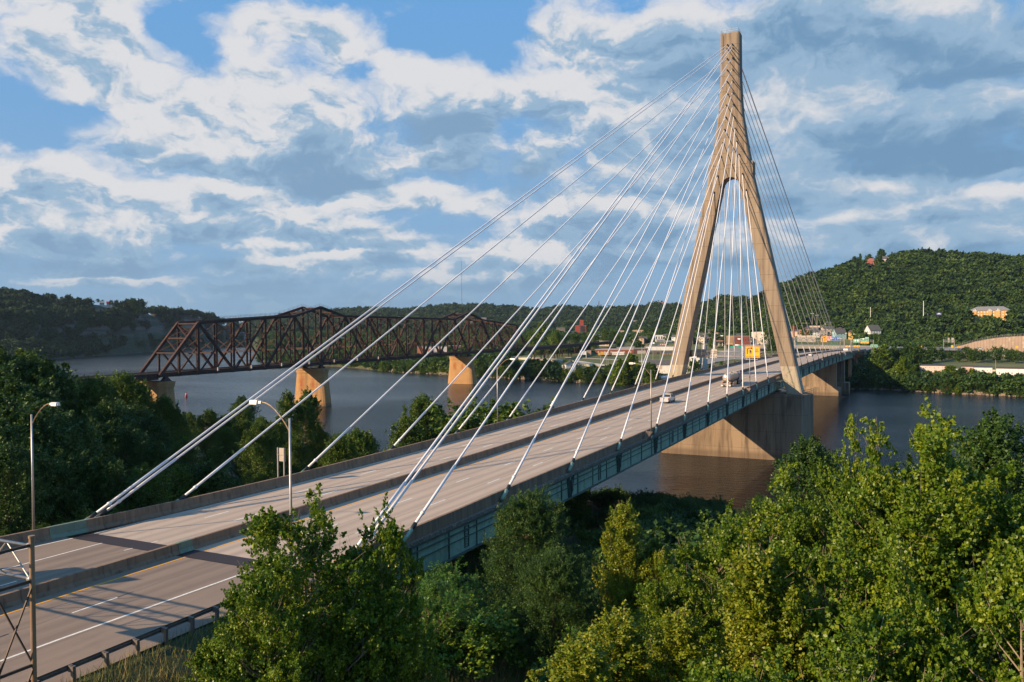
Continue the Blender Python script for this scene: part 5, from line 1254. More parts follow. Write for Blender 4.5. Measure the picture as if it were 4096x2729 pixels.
B('round_roof_pavilion', 'small white pavilion with a shallow grey roof among the hillside trees', 3567, 3600, 1323, 1338, 880, 9, (.72,.66,.6), roof='hip', ridge=1.6, roofm=simple((.42,.38,.34)), sub=6, rows=1, cols=3, snap=True)
B('hillside_cottage', 'white cottage beside the tall white mast on the wooded slope', 3473, 3498, 1272, 1278, 1000, 9, (.6,.56,.52), roof='hip', ridge=2.5, roofm=simple((.3,.28,.27)), sub=10, snap=True)
B('hillside_cottage', 'tiny white cottage roof right of the blue hillside sign', 3655, 3668, 1297, 1303, 960, 6, (.6,.55,.5), roof='gable', ridge=1.5, sub=10, snap=True)
for a, b_, y0, y1, dd, cc, lb in ((3320,3334,1312,1318,980,(.68,.6,.54),'small white house right of the shield sign on the hillside'),(3352,3366,1308,1313,1000,(.6,.5,.42),'small tan house high behind the blue house'),(3378,3394,1326,1334,900,(.62,.55,.5),'white bungalow just above the yellow house'),(3300,3318,1294,1300,1010,(.5,.25,.18),'red brick cottage on the hill above the shield sign'),(2700,2716,1306,1312,1200,(.7,.6,.5),'white hillside house just right of the left tower leg')):
    B('hillside_cottage', lb, a, b_, y0, y1, dd, 7, cc, roof='gable', ridge=2, rows=1, cols=2, sub=8, snap=True)
def hot(t, W, hw, zb, zt, dp, w):
    for u in (-.66, .05, .42):
        m = MB(); U = u*hw; m.hexa([W(U-1.6,-.8,zb-3), W(U+1.6,-.8,zb-3), W(U+1.6,0,zb-3), W(U-1.6,0,zb-3)], [W(U-1.6,-.8,zt), W(U+1.6,-.8,zt), W(U+1.6,0,zt), W(U-1.6,0,zt)]); g = m.build('gable_bay', wallmat((.58,.33,.12)), t)
        m = MB(); m.quad(W(U-2.2,-.9,zt-.2), W(U+2.2,-.9,zt-.2), W(U,-.9,zt+2.2)); m.hexa([W(U-2.2,-.9,zt-.3), W(U+2.2,-.9,zt-.3), W(U+2.2,1,zt-.3), W(U-2.2,1,zt-.3)], [W(U-.05,-.9,zt+2.2), W(U+.05,-.9,zt+2.2), W(U+.05,1,zt+2.2), W(U-.05,1,zt+2.2)]); m.build('gable_trim', WHITE, g)
B('hillside_hotel', 'orange tan four-storey hotel with a grey hipped roof on the wooded hillside', 3870, 4044, 1243, 1287, 930, 16, (.56,.30,.075), roof='hip', ridge=4.2, rows=4, cols=14, ww=.42, wh=.45, wc=simple((.6,.6,.55)), extra=hot, sub=10, roofm=simple((.22,.21,.20)), turn=-.12)
for a, b_, y0, y1, dd, cc, lb, rf in ((3677,3780,1464,1478,560,(.70,.55,.47),'pink and white riverside warehouse behind the shore trees',None),(3893,3970,1471,1495,552,(.78,.71,.68),'white riverside warehouse with graffiti stained wall',None),(3985,4140,1476,1512,552,(.80,.75,.72),'large white riverside warehouse at the right edge',None),(3846,3894,1468,1480,570,(.62,.42,.34),'salmon middle section between two white riverside warehouses',None)):
    B('riverside_warehouse', lb, a, b_, y0, y1, dd, 14, cc, sub=5, roofm=simple((.08,.06,.055)), rows=1, cols=6, ww=.12, wh=.2)
B('ridge_house', 'red brick house with a chimney on the hilltop skyline', 3462, 3505, 1046, 1066, 1292, 12, (.40,.13,.09), roof='hip', ridge=5, roofm=simple((.33,.11,.08)), rows=1, cols=4, sub=12)
B('ridge_house', 'cream house half hidden at the hilltop right of the red brick house', 3530, 3548, 1036, 1056, 1292, 9, (.70,.56,.44), roof='gable', ridge=4, rows=1, cols=2, sub=12)
B('ridge_house', 'cream ridge house dormer just beside the big round tree on the hilltop', 3550, 3564, 1030, 1050, 1294, 6, (.68,.58,.5), roof='hip', ridge=3, sub=12)
# houses on the left ridge
for a, b_, y0, y1, cc, rc, lb in ((205,236,1198,1205,(.48,.30,.22),(.25,.2,.18),'long tan house at the left end of the ridge row'),(236,262,1201,1207,(.40,.2,.15),(.2,.14,.12),'brown house next to the long tan house on the left ridge'),(274,296,1201,1208,(.62,.5,.4),(.45,.36,.3),'cream gabled house in the middle of the left ridge'),(322,340,1207,1211,(.48,.28,.2),(.3,.2,.16),'low brown bungalow on the left ridge'),(400,419,1208,1215,(.5,.5,.42),(.3,.3,.28),'pale green gabled house left of the red roofed one'),(428,444,1210,1217,(.62,.55,.5),(.55,.03,.04),'house with a bright red roof on the left ridge'),(450,468,1214,1219,(.6,.56,.52),(.35,.33,.32),'white bungalow right of the red roofed house'),(475,492,1215,1220,(.62,.6,.56),(.4,.38,.36),'last white bungalow at the right end of the left ridge row')):
    dd = 1505; B('ridge_house', lb, a, b_, y0+3, y1+3, dd, 9, cc, roof='gable', ridge=3., roofm=simple(rc), rows=1, cols=2, sub=10, snap=True)
rgh = np.random.default_rng(12)
for pa, pb, da, db, n_, lb, gp in ((2775,3110,905,1040,30,'small pale house low on the slope between the tower legs','small houses between the tower legs'),(3190,3560,880,1010,22,'small pale house on the wooded slope right of the tower','small houses right of the tower'),(2380,2740,900,1150,14,'small pale building in the town left of the tower','small buildings left of the tower')):
    for i in range(n_):
        px_ = pa+(i+.5)*(pb-pa)/n_+rgh.uniform(-6, 6); dd = rgh.uniform(da, db); x, y = PD(px_, dd); g_ = height(x, y); wpx = rgh.uniform(8, 14)/dd*FOC/2; hh = rgh.uniform(3.2, 6.5)
        k_ = ray(px_, 1310)[2]; yb_ = 1310+(ZA(px_, 1310, dd)-(g_+.5))/dd*FOC/.985; yt_ = yb_-hh/dd*FOC
        c_ = [(.74,.70,.64),(.62,.50,.40),(.70,.58,.47),(.38,.17,.11),(.66,.64,.62),(.55,.38,.26)][int(rgh.integers(6))]
        B('town_house', lb, px_-wpx, px_+wpx, yt_, yb_, dd, 8, c_, roof=['gable','flat','hip','gable'][i % 4], ridge=2.2, rows=1 if hh < 4.5 else 2, cols=3, ww=.3, wh=.4, sub=4, roofm=[ROOFG, ROOFF, ROOFB, ROOFG][i % 4], turn=rgh.uniform(-.4, .4), group=gp)
# ------------------------------------------------------------------ masts, poles, boards
def mast(name, lab, px_, yt, d, r, c=GALV, cat='mast', lattice=False, zb=None, group=None):
    x, y = PD(px_, d); zt_ = ZA(px_, yt, d); z0_ = zb if zb is not None else height(x, y)-1; t = thing(name, lab, cat, (x, y, z0_), group)
    m = MB()
    if lattice:
        w = r*4
        for a in range(3): th = a*2.094; m.tube((x+w*math.cos(th), y+w*math.sin(th), z0_), (x+r*math.cos(th), y+r*math.sin(th), zt_), r*.35, n=4)
        n = 14
        for k in range(n):
            za, zb_ = z0_+(zt_-z0_)*k/n, z0_+(zt_-z0_)*(k+1)/n; ra, rb = w+(r-w)*k/n, w+(r-w)*(k+1)/n
            for a in range(3): t1, t2 = a*2.094, (a+1)*2.094; m.tube((x+ra*math.cos(t1), y+ra*math.sin(t1), za), (x+rb*math.cos(t2), y+rb*math.sin(t2), zb_), r*.2, n=3)
    else: m.tube((x, y, z0_), (x, y, zt_), r, r*.7, n=7)
    m.build('mast_pole', c, t); return t, x, y, zt_
mast('radio_mast', 'very tall thin radio mast on the blue hills seen between stay cables', 1848, 1045, 2480, .75, simple((.2,.2,.22)))
mast('radio_mast', 'small lattice mast on the far hills left of the red apartment tower', 2396, 1205, 2380, 1.0, simple((.18,.16,.17)), lattice=True)
mast('radio_mast', 'short mast on the hills right of the highest truss hump', 1561, 1206, 2590, .5, simple((.2,.2,.22)))
mast('radio_mast', 'faint thin mast on the hills above the middle of the truss', 1717, 1187, 2590, .4, simple((.25,.25,.28)))
mast('white_mast', 'tall white pole in front of the hill behind the white cottage', 3482, 1229, 980, .35, WHITE)
mast('white_mast', 'tallest white pole rising from the trees below the hill', 3694, 1204, 930, .4, WHITE)
for px_, yt, d_, lb in ((3249, 1254, 900, 'high-mast floodlight pole, left of the pair behind the stay cables'), (3268, 1261, 900, 'high-mast floodlight pole, right of the pair behind the stay cables')):
    t, x, y, z = mast('floodlight_mast', lb, px_, yt, d_, .22)
    m = MB()
    for a in range(5): th = a*1.257; m.box(x+1.3*math.cos(th)-.35, x+1.3*math.cos(th)+.35, y+1.3*math.sin(th)-.35, y+1.3*math.sin(th)+.35, z-.3, z+.1); m.bar((x, y, z-.1), (x+1.3*math.cos(th), y+1.3*math.sin(th), z-.1), .1)
    m.build('floodlight', LAMPW, t)
for i, (px_, yt, d_) in enumerate(((2253,1411,600),(2402,1412,640),(2427,1418,640),(2454,1417,650),(2433,1440,600),(2611,1405,640),(2614,1409,640),(2577,1385,760),(2460,1344,900),(2568,1355,900),(2771,1344,900),(2795,1353,880),(2880,1350,860),(3620,1434,600),(3983,1441,600),(3600,1211,1000),(3711,1254,950),(2640,1392,700),(3026,1348,850),(3036,1352,850),(2905,1372,800),(2942,1380,720))):
    mast('utility_pole', ['slim grey pole standing on the far terrace grass', 'bare pole rising from the far bank greenery'][i > 12], px_, yt, d_, .13 if d_ < 800 else .17, GALV if i % 3 else simple((.2,.13,.08)), 'pole', group='poles on the terrace' if i <= 12 else 'poles among the greenery')
# shore notice board
X_, Y_ = PD(2332, 745); t = thing('notice_board', 'white notice board on two legs on the terrace grass', 'sign board', (X_, Y_, height(X_, Y_))); z0_, z1_ = ZA(2332, 1419, 745), ZA(2332, 1405, 745); yw = 2.9
m = MB(); m.box(X_, X_+.15, Y_-yw, Y_+yw, z0_, z1_); p_ = m.build('board', simple((.62,.66,.68)), t); m = MB(); m.box(X_+.02, X_+.14, Y_-yw-.1, Y_-yw+.2, z0_-3, z1_); m.box(X_+.02, X_+.14, Y_+yw-.2, Y_+yw+.1, z0_-3, z1_+.3); m.build('leg', WHITE, t)
m = MB()
for k in range(5): m.box(X_-.04, X_-.01, Y_-yw*.8, Y_+yw*.8, z0_+.4+k*.62, z0_+.6+k*.62)
m.build('board_lines', simple((.12,.14,.2)), p_)
# blue billboard behind the far gantry
X = 560.; t = thing('billboard', 'wide blue and pink billboard behind the far sign gantry', 'billboard', (X, ground_y(3335, X), 18)); y1, ym, y0 = ground_y(3307, X), ground_y(3326, X), ground_y(3361, X); za, zb = lev(1348, 3335, X), lev(1362.5, 3335, X)
m = MB(); m.box(X, X+.4, y0, ym, zb, za); bb = m.build('billboard_panel', simple((.015,.10,.55), .5), t); m = MB(); m.box(X-.02, X+.38, ym, y1, zb, za+.6); m.build('billboard_panel', simple((.75,.35,.36), .5), t)
m = MB()
for k in range(6): m.box(X+.5, X+.9, y0+(y1-y0)*(k+.5)/6-.2, y0+(y1-y0)*(k+.5)/6+.2, 14, za)
m.box(X-.8, X+.3, y0, y1, zb-.7, zb-.3); m.build('billboard_frame', simple((.03,.2,.1)), t)
text('billboard_lettering', 'And it sure', 2.3, (X-.06, y0+(ym-y0)*.52, zb+(za-zb)*.65), WHITE, bb); text('billboard_lettering', 'is fast', 1.2, (X-.06, y0+(ym-y0)*.45, zb+(za-zb)*.24), WHITE, bb)
# roadside hotel sign on a blue mast and the shield sign
x, y = PD(3756, 940); zt_, zs = ZA(3756, 1251, 940), ZA(3756, 1261, 940); t = thing('hotel_sign', 'dark blue oblong sign with white emblem on a tall blue mast by the hill', 'sign', (x, y, height(x, y)))
m = MB(); m.tube((x, y, height(x, y)-1), (x, y, zs), .35, n=8); m.build('mast_pole', simple((.02,.03,.12)), t); m = MB(); m.obox((x, y, (zt_+zs)/2), (.5, 5, zt_-zs), math.atan2(y-CAM[1], x-CAM[0])); p_ = m.build('sign_panel', simple((.02,.05,.22)), t)
az = math.atan2(y-CAM[1], x-CAM[0]); m = MB(); m.obox((x-math.cos(az)*.3, y-math.sin(az)*.3, (zt_+zs)/2-.1), (.1, 3.6, .5), az); m.obox((x-math.cos(az)*.3, y-math.sin(az)*.3, (zt_+zs)/2+.6), (.1, 1.8, .5), az); m.build('sign_emblem', WHITE, p_)
x, y = PD(3347, 960); zc = ZA(3347, 1309, 960); az = math.atan2(y-CAM[1], x-CAM[0]); t = thing('shield_sign', 'white rimmed shield shaped sign with a blue centre on the town hillside', 'sign', (x, y, height(x, y)))
def face(x, y, az): return lambda a, b, z: (x-math.cos(az)*z-math.sin(az)*-a*-1, y-math.sin(az)*z-math.cos(az)*-a, b)
sh = [(-1.9,1.3),(-1.0,1.9),(1.0,1.9),(1.9,1.3),(1.8,-.7),(0,-2.2),(-1.8,-.7)]
m = MB(); m.prism([(a, zc+b) for a, b in sh], 0, .3, lambda a, b, z: (x-math.cos(az)*z+math.sin(az)*a, y-math.sin(az)*z-math.cos(az)*a, b)); p_ = m.build('sign_panel', WHITE, t)
m = MB(); m.prism([(a*.75, zc+b*.75) for a, b in sh], .3, .36, lambda a, b, z: (x-math.cos(az)*z+math.sin(az)*a, y-math.sin(az)*z-math.cos(az)*a, b)); m.build('sign_emblem', simple((.02,.03,.12)), p_)
m = MB(); m.prism([(-1.2, zc), (1.2, zc), (1.0, zc+.5), (-1.0, zc+.5)], .36, .42, lambda a, b, z: (x-math.cos(az)*z+math.sin(az)*a, y-math.sin(az)*z-math.cos(az)*a, b)); m.build('sign_emblem', WHITE, p_)
m = MB(); m.tube((x, y, height(x, y)-1), (x, y, zc-1.5), .2, n=6); m.build('mast_pole', GALV, t)
# gantry over the riverside highway, right
xa_, ya_ = PD(3775, 760); xb_, yb_ = PD(3818, 745); t = thing('sign_gantry', 'grey sign gantry across the riverside highway below the hill', 'gantry', (xa_, ya_, 16)); zt_ = ZA(3795, 1361, 755)
m = MB()
for x, y in ((xa_, ya_), (xb_, yb_), (xa_+2.5, ya_), (xb_+2.5, yb_)): m.tube((x, y, 12), (x, y, zt_+.8), .22, n=6)
m.build('post', GALV, t); m = MB()
for dz_ in (0, -1.4):
    for dx in (0, 2.5): m.tube((xa_+dx, ya_, zt_+dz_), (xb_+dx, yb_, zt_+dz_), .14, n=5)
for k in range(6): q = k/6; m.tube((xa_+(xb_-xa_)*q, ya_+(yb_-ya_)*q, zt_), (xa_+(xb_-xa_)*(q+1/6), ya_+(yb_-ya_)*(q+1/6), zt_-1.4), .08, n=4)
m.build('truss_beam', GALV, t); m = MB()
for q0, q1 in ((.38, .55), (.72, .95)): 
    a = (xa_+(xb_-xa_)*q0+1, ya_+(yb_-ya_)*q0); b_ = (xa_+(xb_-xa_)*q1+1, ya_+(yb_-ya_)*q1)
    m.quad((*a, zt_-2), (*b_, zt_-2), (*b_, zt_+2), (*a, zt_+2)); m.quad((a[0]+.1, a[1], zt_-2), (a[0]+.1, a[1], zt_+2), (b_[0]+.1, b_[1], zt_+2), (b_[0]+.1, b_[1], zt_-2))
m.build('sign_back', SIGNB, t)
# lorries and cars across the river
def trailer(px_, d_, w, h, c, lab, nm='delivery_lorry', cabc=None):
    x, y = PD(px_, d_); az = math.atan2(y-CAM[1], x-CAM[0]); z = height(x, y)+.3; t = thing(nm, lab, 'lorry', (x, y, z)); rx, ry = math.sin(az), -math.cos(az)
    m = MB(); m.obox((x, y, z+.9+h/2), (2.5, w, h), az); b_ = m.build('cargo_box', simple(c), t); m = MB(); m.obox((x, y, z+.75), (2.2, w, .3), az); m.build('chassis', INK, t)
    m = MB(); m.obox((x-math.cos(az)*1.28, y-math.sin(az)*1.28, z+.9+h*.45), (.04, w*.94, h*.1), az); m.build('side_stripe', simple((.6,.25,.15)), b_)
    for k in (-.42, -.3, .3, .42):
        for s in (-1, 1): px2, py2 = x+rx*k*w+math.cos(az)*s, y+ry*k*w+math.sin(az)*s; m = MB(); m.tube((px2-math.cos(az)*.15, py2-math.sin(az)*.15, z+.5), (px2+math.cos(az)*.15, py2+math.sin(az)*.15, z+.5), .5, n=10); m.build('wheel', TYRE, t)
    if cabc: m = MB(); q = w/2+1.2; m.obox((x-rx*q, y-ry*q, z+1.6), (2.4, 2.0, 2.3), az); m.build('cab', simple(cabc), t)
trailer(2472, 765, 11, 2.9, (.74,.66,.60), 'long white semi-trailer with a red stripe parked by the brick warehouse')
trailer(2424, 768, 4.6, 2.6, (.62,.50,.38), 'cream box lorry parked left of the long semi-trailer')
trailer(2407, 770, 2.6, 2.8, (.62,.36,.06), 'small yellow box lorry at the left end of the parked row', cabc=(.6,.36,.06))
trailer(2438, 766, 2.4, 1.6, (.1,.09,.09), 'dark van between the cream lorry and the long semi-trailer')
HWZ = 17.6
x, y = PD(3920, 750); car(x, y, ZA(3920, 1397, 750), -1.2, (.75,.73,.70), 'passenger_car', 'white car driving on the riverside highway at the foot of the retaining wall', L=5)
x, y = PD(3862, 752); car(x, y, ZA(3862, 1397, 752), -1.2, (.04,.04,.05), 'passenger_car', 'dark car on the riverside highway left of the white car')
for px_, d_, cc, lb in ((2640, 880, (.3,.33,.36), 'grey car parked before the low white garage'), (2625, 885, (.05,.1,.3), 'dark blue car parked left of the grey one by the garage'), (3010, 860, (.05,.12,.2), 'dark blue car on the lot beside the brick corner shop'), (3021, 862, (.3,.32,.34), 'silver car on the lot right of the brick corner shop'), (2882, 850, (.03,.03,.03), 'black car under the red canopy of the petrol station')):
    x, y = PD(px_, d_); car(x, y, height(x, y)+.5, -1.0, cc, 'passenger_car', lb)
for px_, py_, d_, lb in ((3836, 1390, 752, 'small amber sign by the retaining wall near the white car'), (4068, 1391, 748, 'small amber sign at the far right foot of the retaining wall'), (3685, 1386, 760, 'small amber warning sign alone on the highway verge'), (3809, 1388, 756, 'small amber sign under the right post of the grey highway gantry')):
    x, y = PD(px_, d_); t = thing('road_sign', lb, 'sign', (x, y, 15)); zc = ZA(px_, py_-2, d_); m = MB(); m.box(x-.1, x, y-.8, y+.8, zc-.9, zc+.9); m.build('sign_panel', SIGNY, t); m = MB(); m.box(x, x+.12, y-.08, y+.08, zc-4, zc); m.build('post', GALV, t)
# green signs above the town street
for px0, px1, yt, yb, d_, lb in ((2920, 2943, 1384.5, 1389, 780, 'flat green sign over the town street, left of the two'), (2953, 2975, 1380.5, 1392, 790, 'square green sign over the town street, right of the two')):
    xa_, ya_ = PD(px0, d_); xb_, yb_ = PD(px1, d_); za, zb = ZA(px0, yt, d_), ZA(px0, yb, d_); t = thing('road_sign', lb, 'sign', (xa_, ya_, zb)); m = MB()
    m.hexa([(xa_,ya_,zb),(xb_,yb_,zb),(xb_+.2,yb_,zb),(xa_+.2,ya_,zb)], [(xa_,ya_,za),(xb_,yb_,za),(xb_+.2,yb_,za),(xa_+.2,ya_,za)]); m.build('sign_panel', SIGNG, t); m = MB(); m.tube((xb_+.4, yb_, height(xb_, yb_)-1), (xb_+.4, yb_, za), .15, n=6); m.build('post', GALV, t)
# buoy
x, y, _ = G(745, 1590, 0); t = thing('river_buoy', 'red channel buoy floating on the river in front of the truss bridge', 'buoy', (x, y, 0))
m = MB(); m.tube((x, y, -.5), (x, y, .9), .75, n=14); m.tube((x, y, .9), (x, y, 2.6), .7, .28, n=10); m.tube((x, y, 2.6), (x, y, 3.2), .12, n=6); m.build('float_body', simple((.42,.02,.03), .45), t)
m = MB(); m.tube((x, y, 1.9), (x, y, 2.15), .5, n=10); m.build('white_band', WHITE, t)
# distant river bridge beyond the truss
xa_, ya_ = PD(925, 1900); xb_, yb_ = PD(1330, 1750); zc = ZA(1100, 1331, 1800); t = thing('distant_bridge', 'thin pale bridge across the river far behind the truss', 'bridge', (xa_, ya_, 0))
m = MB(); m.bar((xa_, ya_, zc), (xb_, yb_, zc), 6, 1.2); m.bar((xa_, ya_, zc-5), (xb_, yb_, zc-5), .6, .7); n = 26
for k in range(n): a = (xa_+(xb_-xa_)*k/n, ya_+(yb_-ya_)*k/n); b_ = (xa_+(xb_-xa_)*(k+1)/n, ya_+(yb_-ya_)*(k+1)/n); m.bar((*a, zc if k % 2 else zc-5), (*b_, zc-5 if k % 2 else zc), .5)
m.build('deck_truss', simple((.42,.38,.36)), t); m = MB()
for q in (.15, .4, .65, .9): m.box(xa_+(xb_-xa_)*q-2, xa_+(xb_-xa_)*q+2, ya_+(yb_-ya_)*q-4, ya_+(yb_-ya_)*q+4, -3, zc-5)
m.build('bridge_pier', simple((.4,.36,.32)), t)
# ================================================================== vegetation
def leaf_faces(C, S, rg, up=.35, aspect=.62, droop=0.):
    """diamond leaves: C centres (n,3), S half-lengths (n,)"""
    n = len(C); N_ = rg.normal(size=(n, 3)); N_[:, 2] = np.abs(N_[:, 2])+up; N_ /= np.linalg.norm(N_, axis=1)[:, None]
    A = rg.normal(size=(n, 3)); A[:, 2] -= droop; A -= (A*N_).sum(1)[:, None]*N_; A /= np.linalg.norm(A, axis=1)[:, None]+1e-9
    B_ = np.cross(N_, A); S = S[:, None]
    V = np.empty((n, 4, 3), dtype=np.float32); V[:, 0] = C+A*S; V[:, 1] = C+B_*S*aspect-N_*S*.12; V[:, 2] = C-A*S; V[:, 3] = C-B_*S*aspect-N_*S*.12
    return V
def leaf_object(name, V, tint, mt, parent=None):
    n = len(V); me = bpy.data.meshes.new(name); me.vertices.add(n*4); me.vertices.foreach_set('co', V.reshape(-1).astype(np.float32))
    me.loops.add(n*4); me.loops.foreach_set('vertex_index', np.arange(n*4, dtype=np.int32)); me.polygons.add(n)
    me.polygons.foreach_set('loop_start', np.arange(0, n*4, 4, dtype=np.int32)); 
    a = me.attributes.new('tint', 'FLOAT', 'FACE'); a.data.foreach_set('value', tint.astype(np.float32))
    me.materials.append(mt); me.update(calc_edges=True)
    return link(bpy.data.objects.new(name, me), parent)
def crown_points(rg, H, R, base, nc, per, csize, leader=0., shape='round', flat=.75, spray=.9):
    """clump centres spread through the crown envelope, leaves through each clump"""
    cs, rs = [], []
    if shape == 'limbs':     # several upright leafy limbs with dark gaps between them
        nl = int(leader); lims = []
        for j in range(nl):
            th = j*2.399+rg.normal()*.3; q = R*math.sqrt((j+.4)/nl)*rg.uniform(.85, 1.1); top = H*(1.0-.36*(q/R)**1.6-(rg.uniform(0, .12) if j else 0)); lims.append((q*math.cos(th), q*math.sin(th), top, rg.uniform(.9, 1.35)))
        for k in range(nc):
            x, y, top, w = lims[int(rg.integers(nl))]; low = base+(top-base)*.02; t = rg.random()**.8; z = low+(top-low)*t
            pull = .55+.45*min(1, t*1.8); r_ = R*.40*w*(1-t**2.6)**.6*(.6+.4*min(1, t*3))+.12; a = rg.random()*6.283; q = rg.random()**.5
            cs.append((x*pull+r_*q*math.cos(a), y*pull+r_*q*math.sin(a), z)); rs.append(csize*(.55+.7*rg.random())*(1.15-.55*t))
        nc = 0; leader = 0
    for k in range(nc):
        t = rg.random()**.85
        if shape == 'round': r_env = R*math.sqrt(max(0, 1-(2*t-1)**2))**.8*(1.05-.25*t)
        elif shape == 'cone': r_env = R*(1-t)**.75*(.6+.4*min(1, t*6))
        elif shape == 'column': r_env = R*(min(1, t*5)**.5)*(1-t**3)**.7
        else: r_env = R*(.55+.45*math.sin(math.pi*min(1, t*1.1)))*(1-t**4)**.5
        th = rg.random()*2*math.pi; q = rg.random()**.45
        q *= 1+.22*math.sin(th*3+t*5)+.12*math.sin(th*7+t*11)
        cs.append((r_env*q*math.cos(th), r_env*q*math.sin(th), base+t*(H-base))); rs.append(csize*(.6+.8*rg.random())*(1.1-.4*t))
    for k in range(int(leader)):
        th = rg.random()*2*math.pi; q = R*.75*rg.random()**.6; h0 = H*(.86-.18*(q/R))
        for j in range(4):
            cs.append((q*math.cos(th)+rg.normal()*.1, q*math.sin(th)+rg.normal()*.1, h0+j*csize*.75)); rs.append(csize*(.72-.14*j))
    cs = np.array(cs); rs = np.array(rs)
    if spray:           # leaves strung along short rising twigs instead of round clumps
        k = 7; per2 = max(6, per//k); n0 = len(cs); out = np.array([cs[:, 0], cs[:, 1], np.zeros(n0)]).T; out /= np.linalg.norm(out, axis=1)[:, None]+.3
        base_p = np.repeat(cs, k, axis=0)+rg.normal(size=(n0*k, 3))*(np.repeat(rs, k)*.55)[:, None]
        dirs = np.repeat(out, k, axis=0)*.75+rg.normal(size=(n0*k, 3))*.45+np.array([0, 0, spray]); dirs /= np.linalg.norm(dirs, axis=1)[:, None]
        ln = np.repeat(rs, k)*rg.uniform(.7, 1.6, n0*k); idx2 = np.repeat(np.arange(n0*k), per2); t = rg.random(len(idx2))
        Pn = base_p[idx2]+dirs[idx2]*(ln[idx2]*(t-.35))[:, None]+rg.normal(size=(len(idx2), 3))*(ln[idx2]*(.17*(1.15-t)))[:, None]; idx = idx2//k
        return cs, rs, Pn, idx
    idx = np.repeat(np.arange(len(cs)), per)
    D = rg.normal(size=(len(idx), 3)); D /= np.linalg.norm(D, axis=1)[:, None]; rad = rg.random(len(idx))**.45
    Pn = cs[idx]+D*(rs[idx]*rad)[:, None]*np.array([1, 1, flat])
    return cs, rs, Pn, idx
def trunk_mesh(rg, H, base, cs, r0, nb, lean=0.):
    H = H*.82; m = MB(); n = 7; pts = []; rr = []
    for i in range(n): t = i/(n-1); pts.append((lean*t*t+math.sin(t*4)*.12*H*.05, math.cos(t*3)*.1*H*.05-.1*H*.05, -1+t*(H*.9+1))); rr.append(r0*(1-t)**.8+.02)
    m.path(pts, rr, n=7); sel = rg.permutation(len(cs))[:nb]
    for i in sel:
        c = cs[i]; zt = max(base*.6, c[2]-math.hypot(c[0], c[1])*.75-.3); t = min(.97, (zt+1)/(H*.9+1)); k = t*(n-1); a = int(min(n-2, k)); f = k-a
        p = np.array(pts[a])*(1-f)+np.array(pts[a+1])*f; rb = (r0*(1-t)**.8+.02)*.5; mid = p*.45+np.array(c)*.55+np.array([0, 0, -.04*H*rg.random()])
        m.tube(tuple(p), tuple(mid), rb, rb*.55, n=5, cap=False); m.tube(tuple(mid), tuple(c), rb*.55, rb*.15, n=4, cap=False)
        for q in range(2):
            e = np.array(c)+rg.normal(size=3)*.5*(H/12)+np.array([0, 0, .3]); m.tube(tuple(mid*.4+np.array(c)*.6), tuple(e), rb*.25, .008, n=3, cap=False)
    return m
PROTO = {}
def make_tree(key, seed, H, R, base, nc, per, csize, leaf, mt, r0=.25, nb=40, shape='round', leader=0, up=.35, aspect=.62, droop=0., bark=BARK, flat=.75, kind='tree', spray=.9):
    rg = np.random.default_rng(seed); cs, rs, Pn, idx = crown_points(rg, H, R, base, nc, per, csize, leader, shape, flat)
    S = leaf*(.7+.6*rg.random(len(Pn))); V = leaf_faces(Pn, S, rg, up, aspect, droop)
    tint = np.clip(rg.random(len(cs))[idx]*.45+rg.random(len(Pn))*.5+rg.normal(size=len(Pn))*.06, 0, 1)
    t = bpy.data.objects.new(kind, None); t.name = kind
    tm = trunk_mesh(rg, H, base, cs, r0, nb)
    me = bpy.data.meshes.new('trunk'); me.from_pydata(tm.v, [], tm.f); me.materials.append(bark); me.update()
    PROTO[key] = dict(crown=leaf_object_mesh('crown', V, tint, mt), trunk=me, H=H, used=0)
def leaf_object_mesh(name, V, tint, mt):
    n = len(V); me = bpy.data.meshes.new(name); me.vertices.add(n*4); me.vertices.foreach_set('co', V.reshape(-1).astype(np.float32))
    me.loops.add(n*4); me.loops.foreach_set('vertex_index', np.arange(n*4, dtype=np.int32)); me.polygons.add(n)
    me.polygons.foreach_set('loop_start', np.arange(0, n*4, 4, dtype=np.int32))
    a = me.attributes.new('tint', 'FLOAT', 'FACE'); a.data.foreach_set('value', tint.astype(np.float32))
    me.materials.append(mt); me.update(calc_edges=True); return me
def plant(key, name, lab, cat, x, y, z, top, group=None, rz=None, wide=1.):
    """place a tree so that its top reaches the height `top`"""
    p = PROTO[key]; h = max(top-z, 1.); s = h/p['H']; t = thing(name, lab, cat, (x, y, z), group, rng.random()*6.28 if rz is None else rz); t.scale = (s*wide, s*wide, s)
    for nm in ('trunk', 'crown'):
        o = bpy.data.objects.new(nm, p[nm]); link(o, t)
    return t
# prototypes --------------------------------------------------------
make_tree('cotA', 1, 15, 4.6, .8, 360, 300, .95, .080, LEAF_BRIGHT, .24, 110, 'limbs', 13, up=.1, aspect=.8, bark=BARKL)
make_tree('cotC', 23, 20, 5.4, 1.0, 400, 300, 1.1, .098, LEAF_BRIGHT, .3, 120, 'limbs', 11, up=.1, aspect=.8, bark=BARKL)
make_tree('cotB', 2, 22, 6.2, 1.0, 480, 310, 1.2, .10, LEAF_BRIGHT, .34, 140, 'limbs', 17, up=.1, aspect=.8, bark=BARKL)
make_tree('yel', 3, 13, 3.2, 1.2, 150, 340, .85, .078, LEAF_YEL, .18, 80, 'cone', 5, up=.1, aspect=.7, bark=BARKL)
make_tree('locust', 4, 14, 5.0, 1.0, 280, 560, 1.15, .10, LEAF_DARK, .22, 26, 'round', 0, up=.5, aspect=.30, droop=1.4, flat=.55, spray=-.5)
make_tree('darkA', 5, 16, 5.4, 1.5, 170, 240, 1.5, .15, LEAF_DARK, .3, 50, 'round', 4, up=.4)
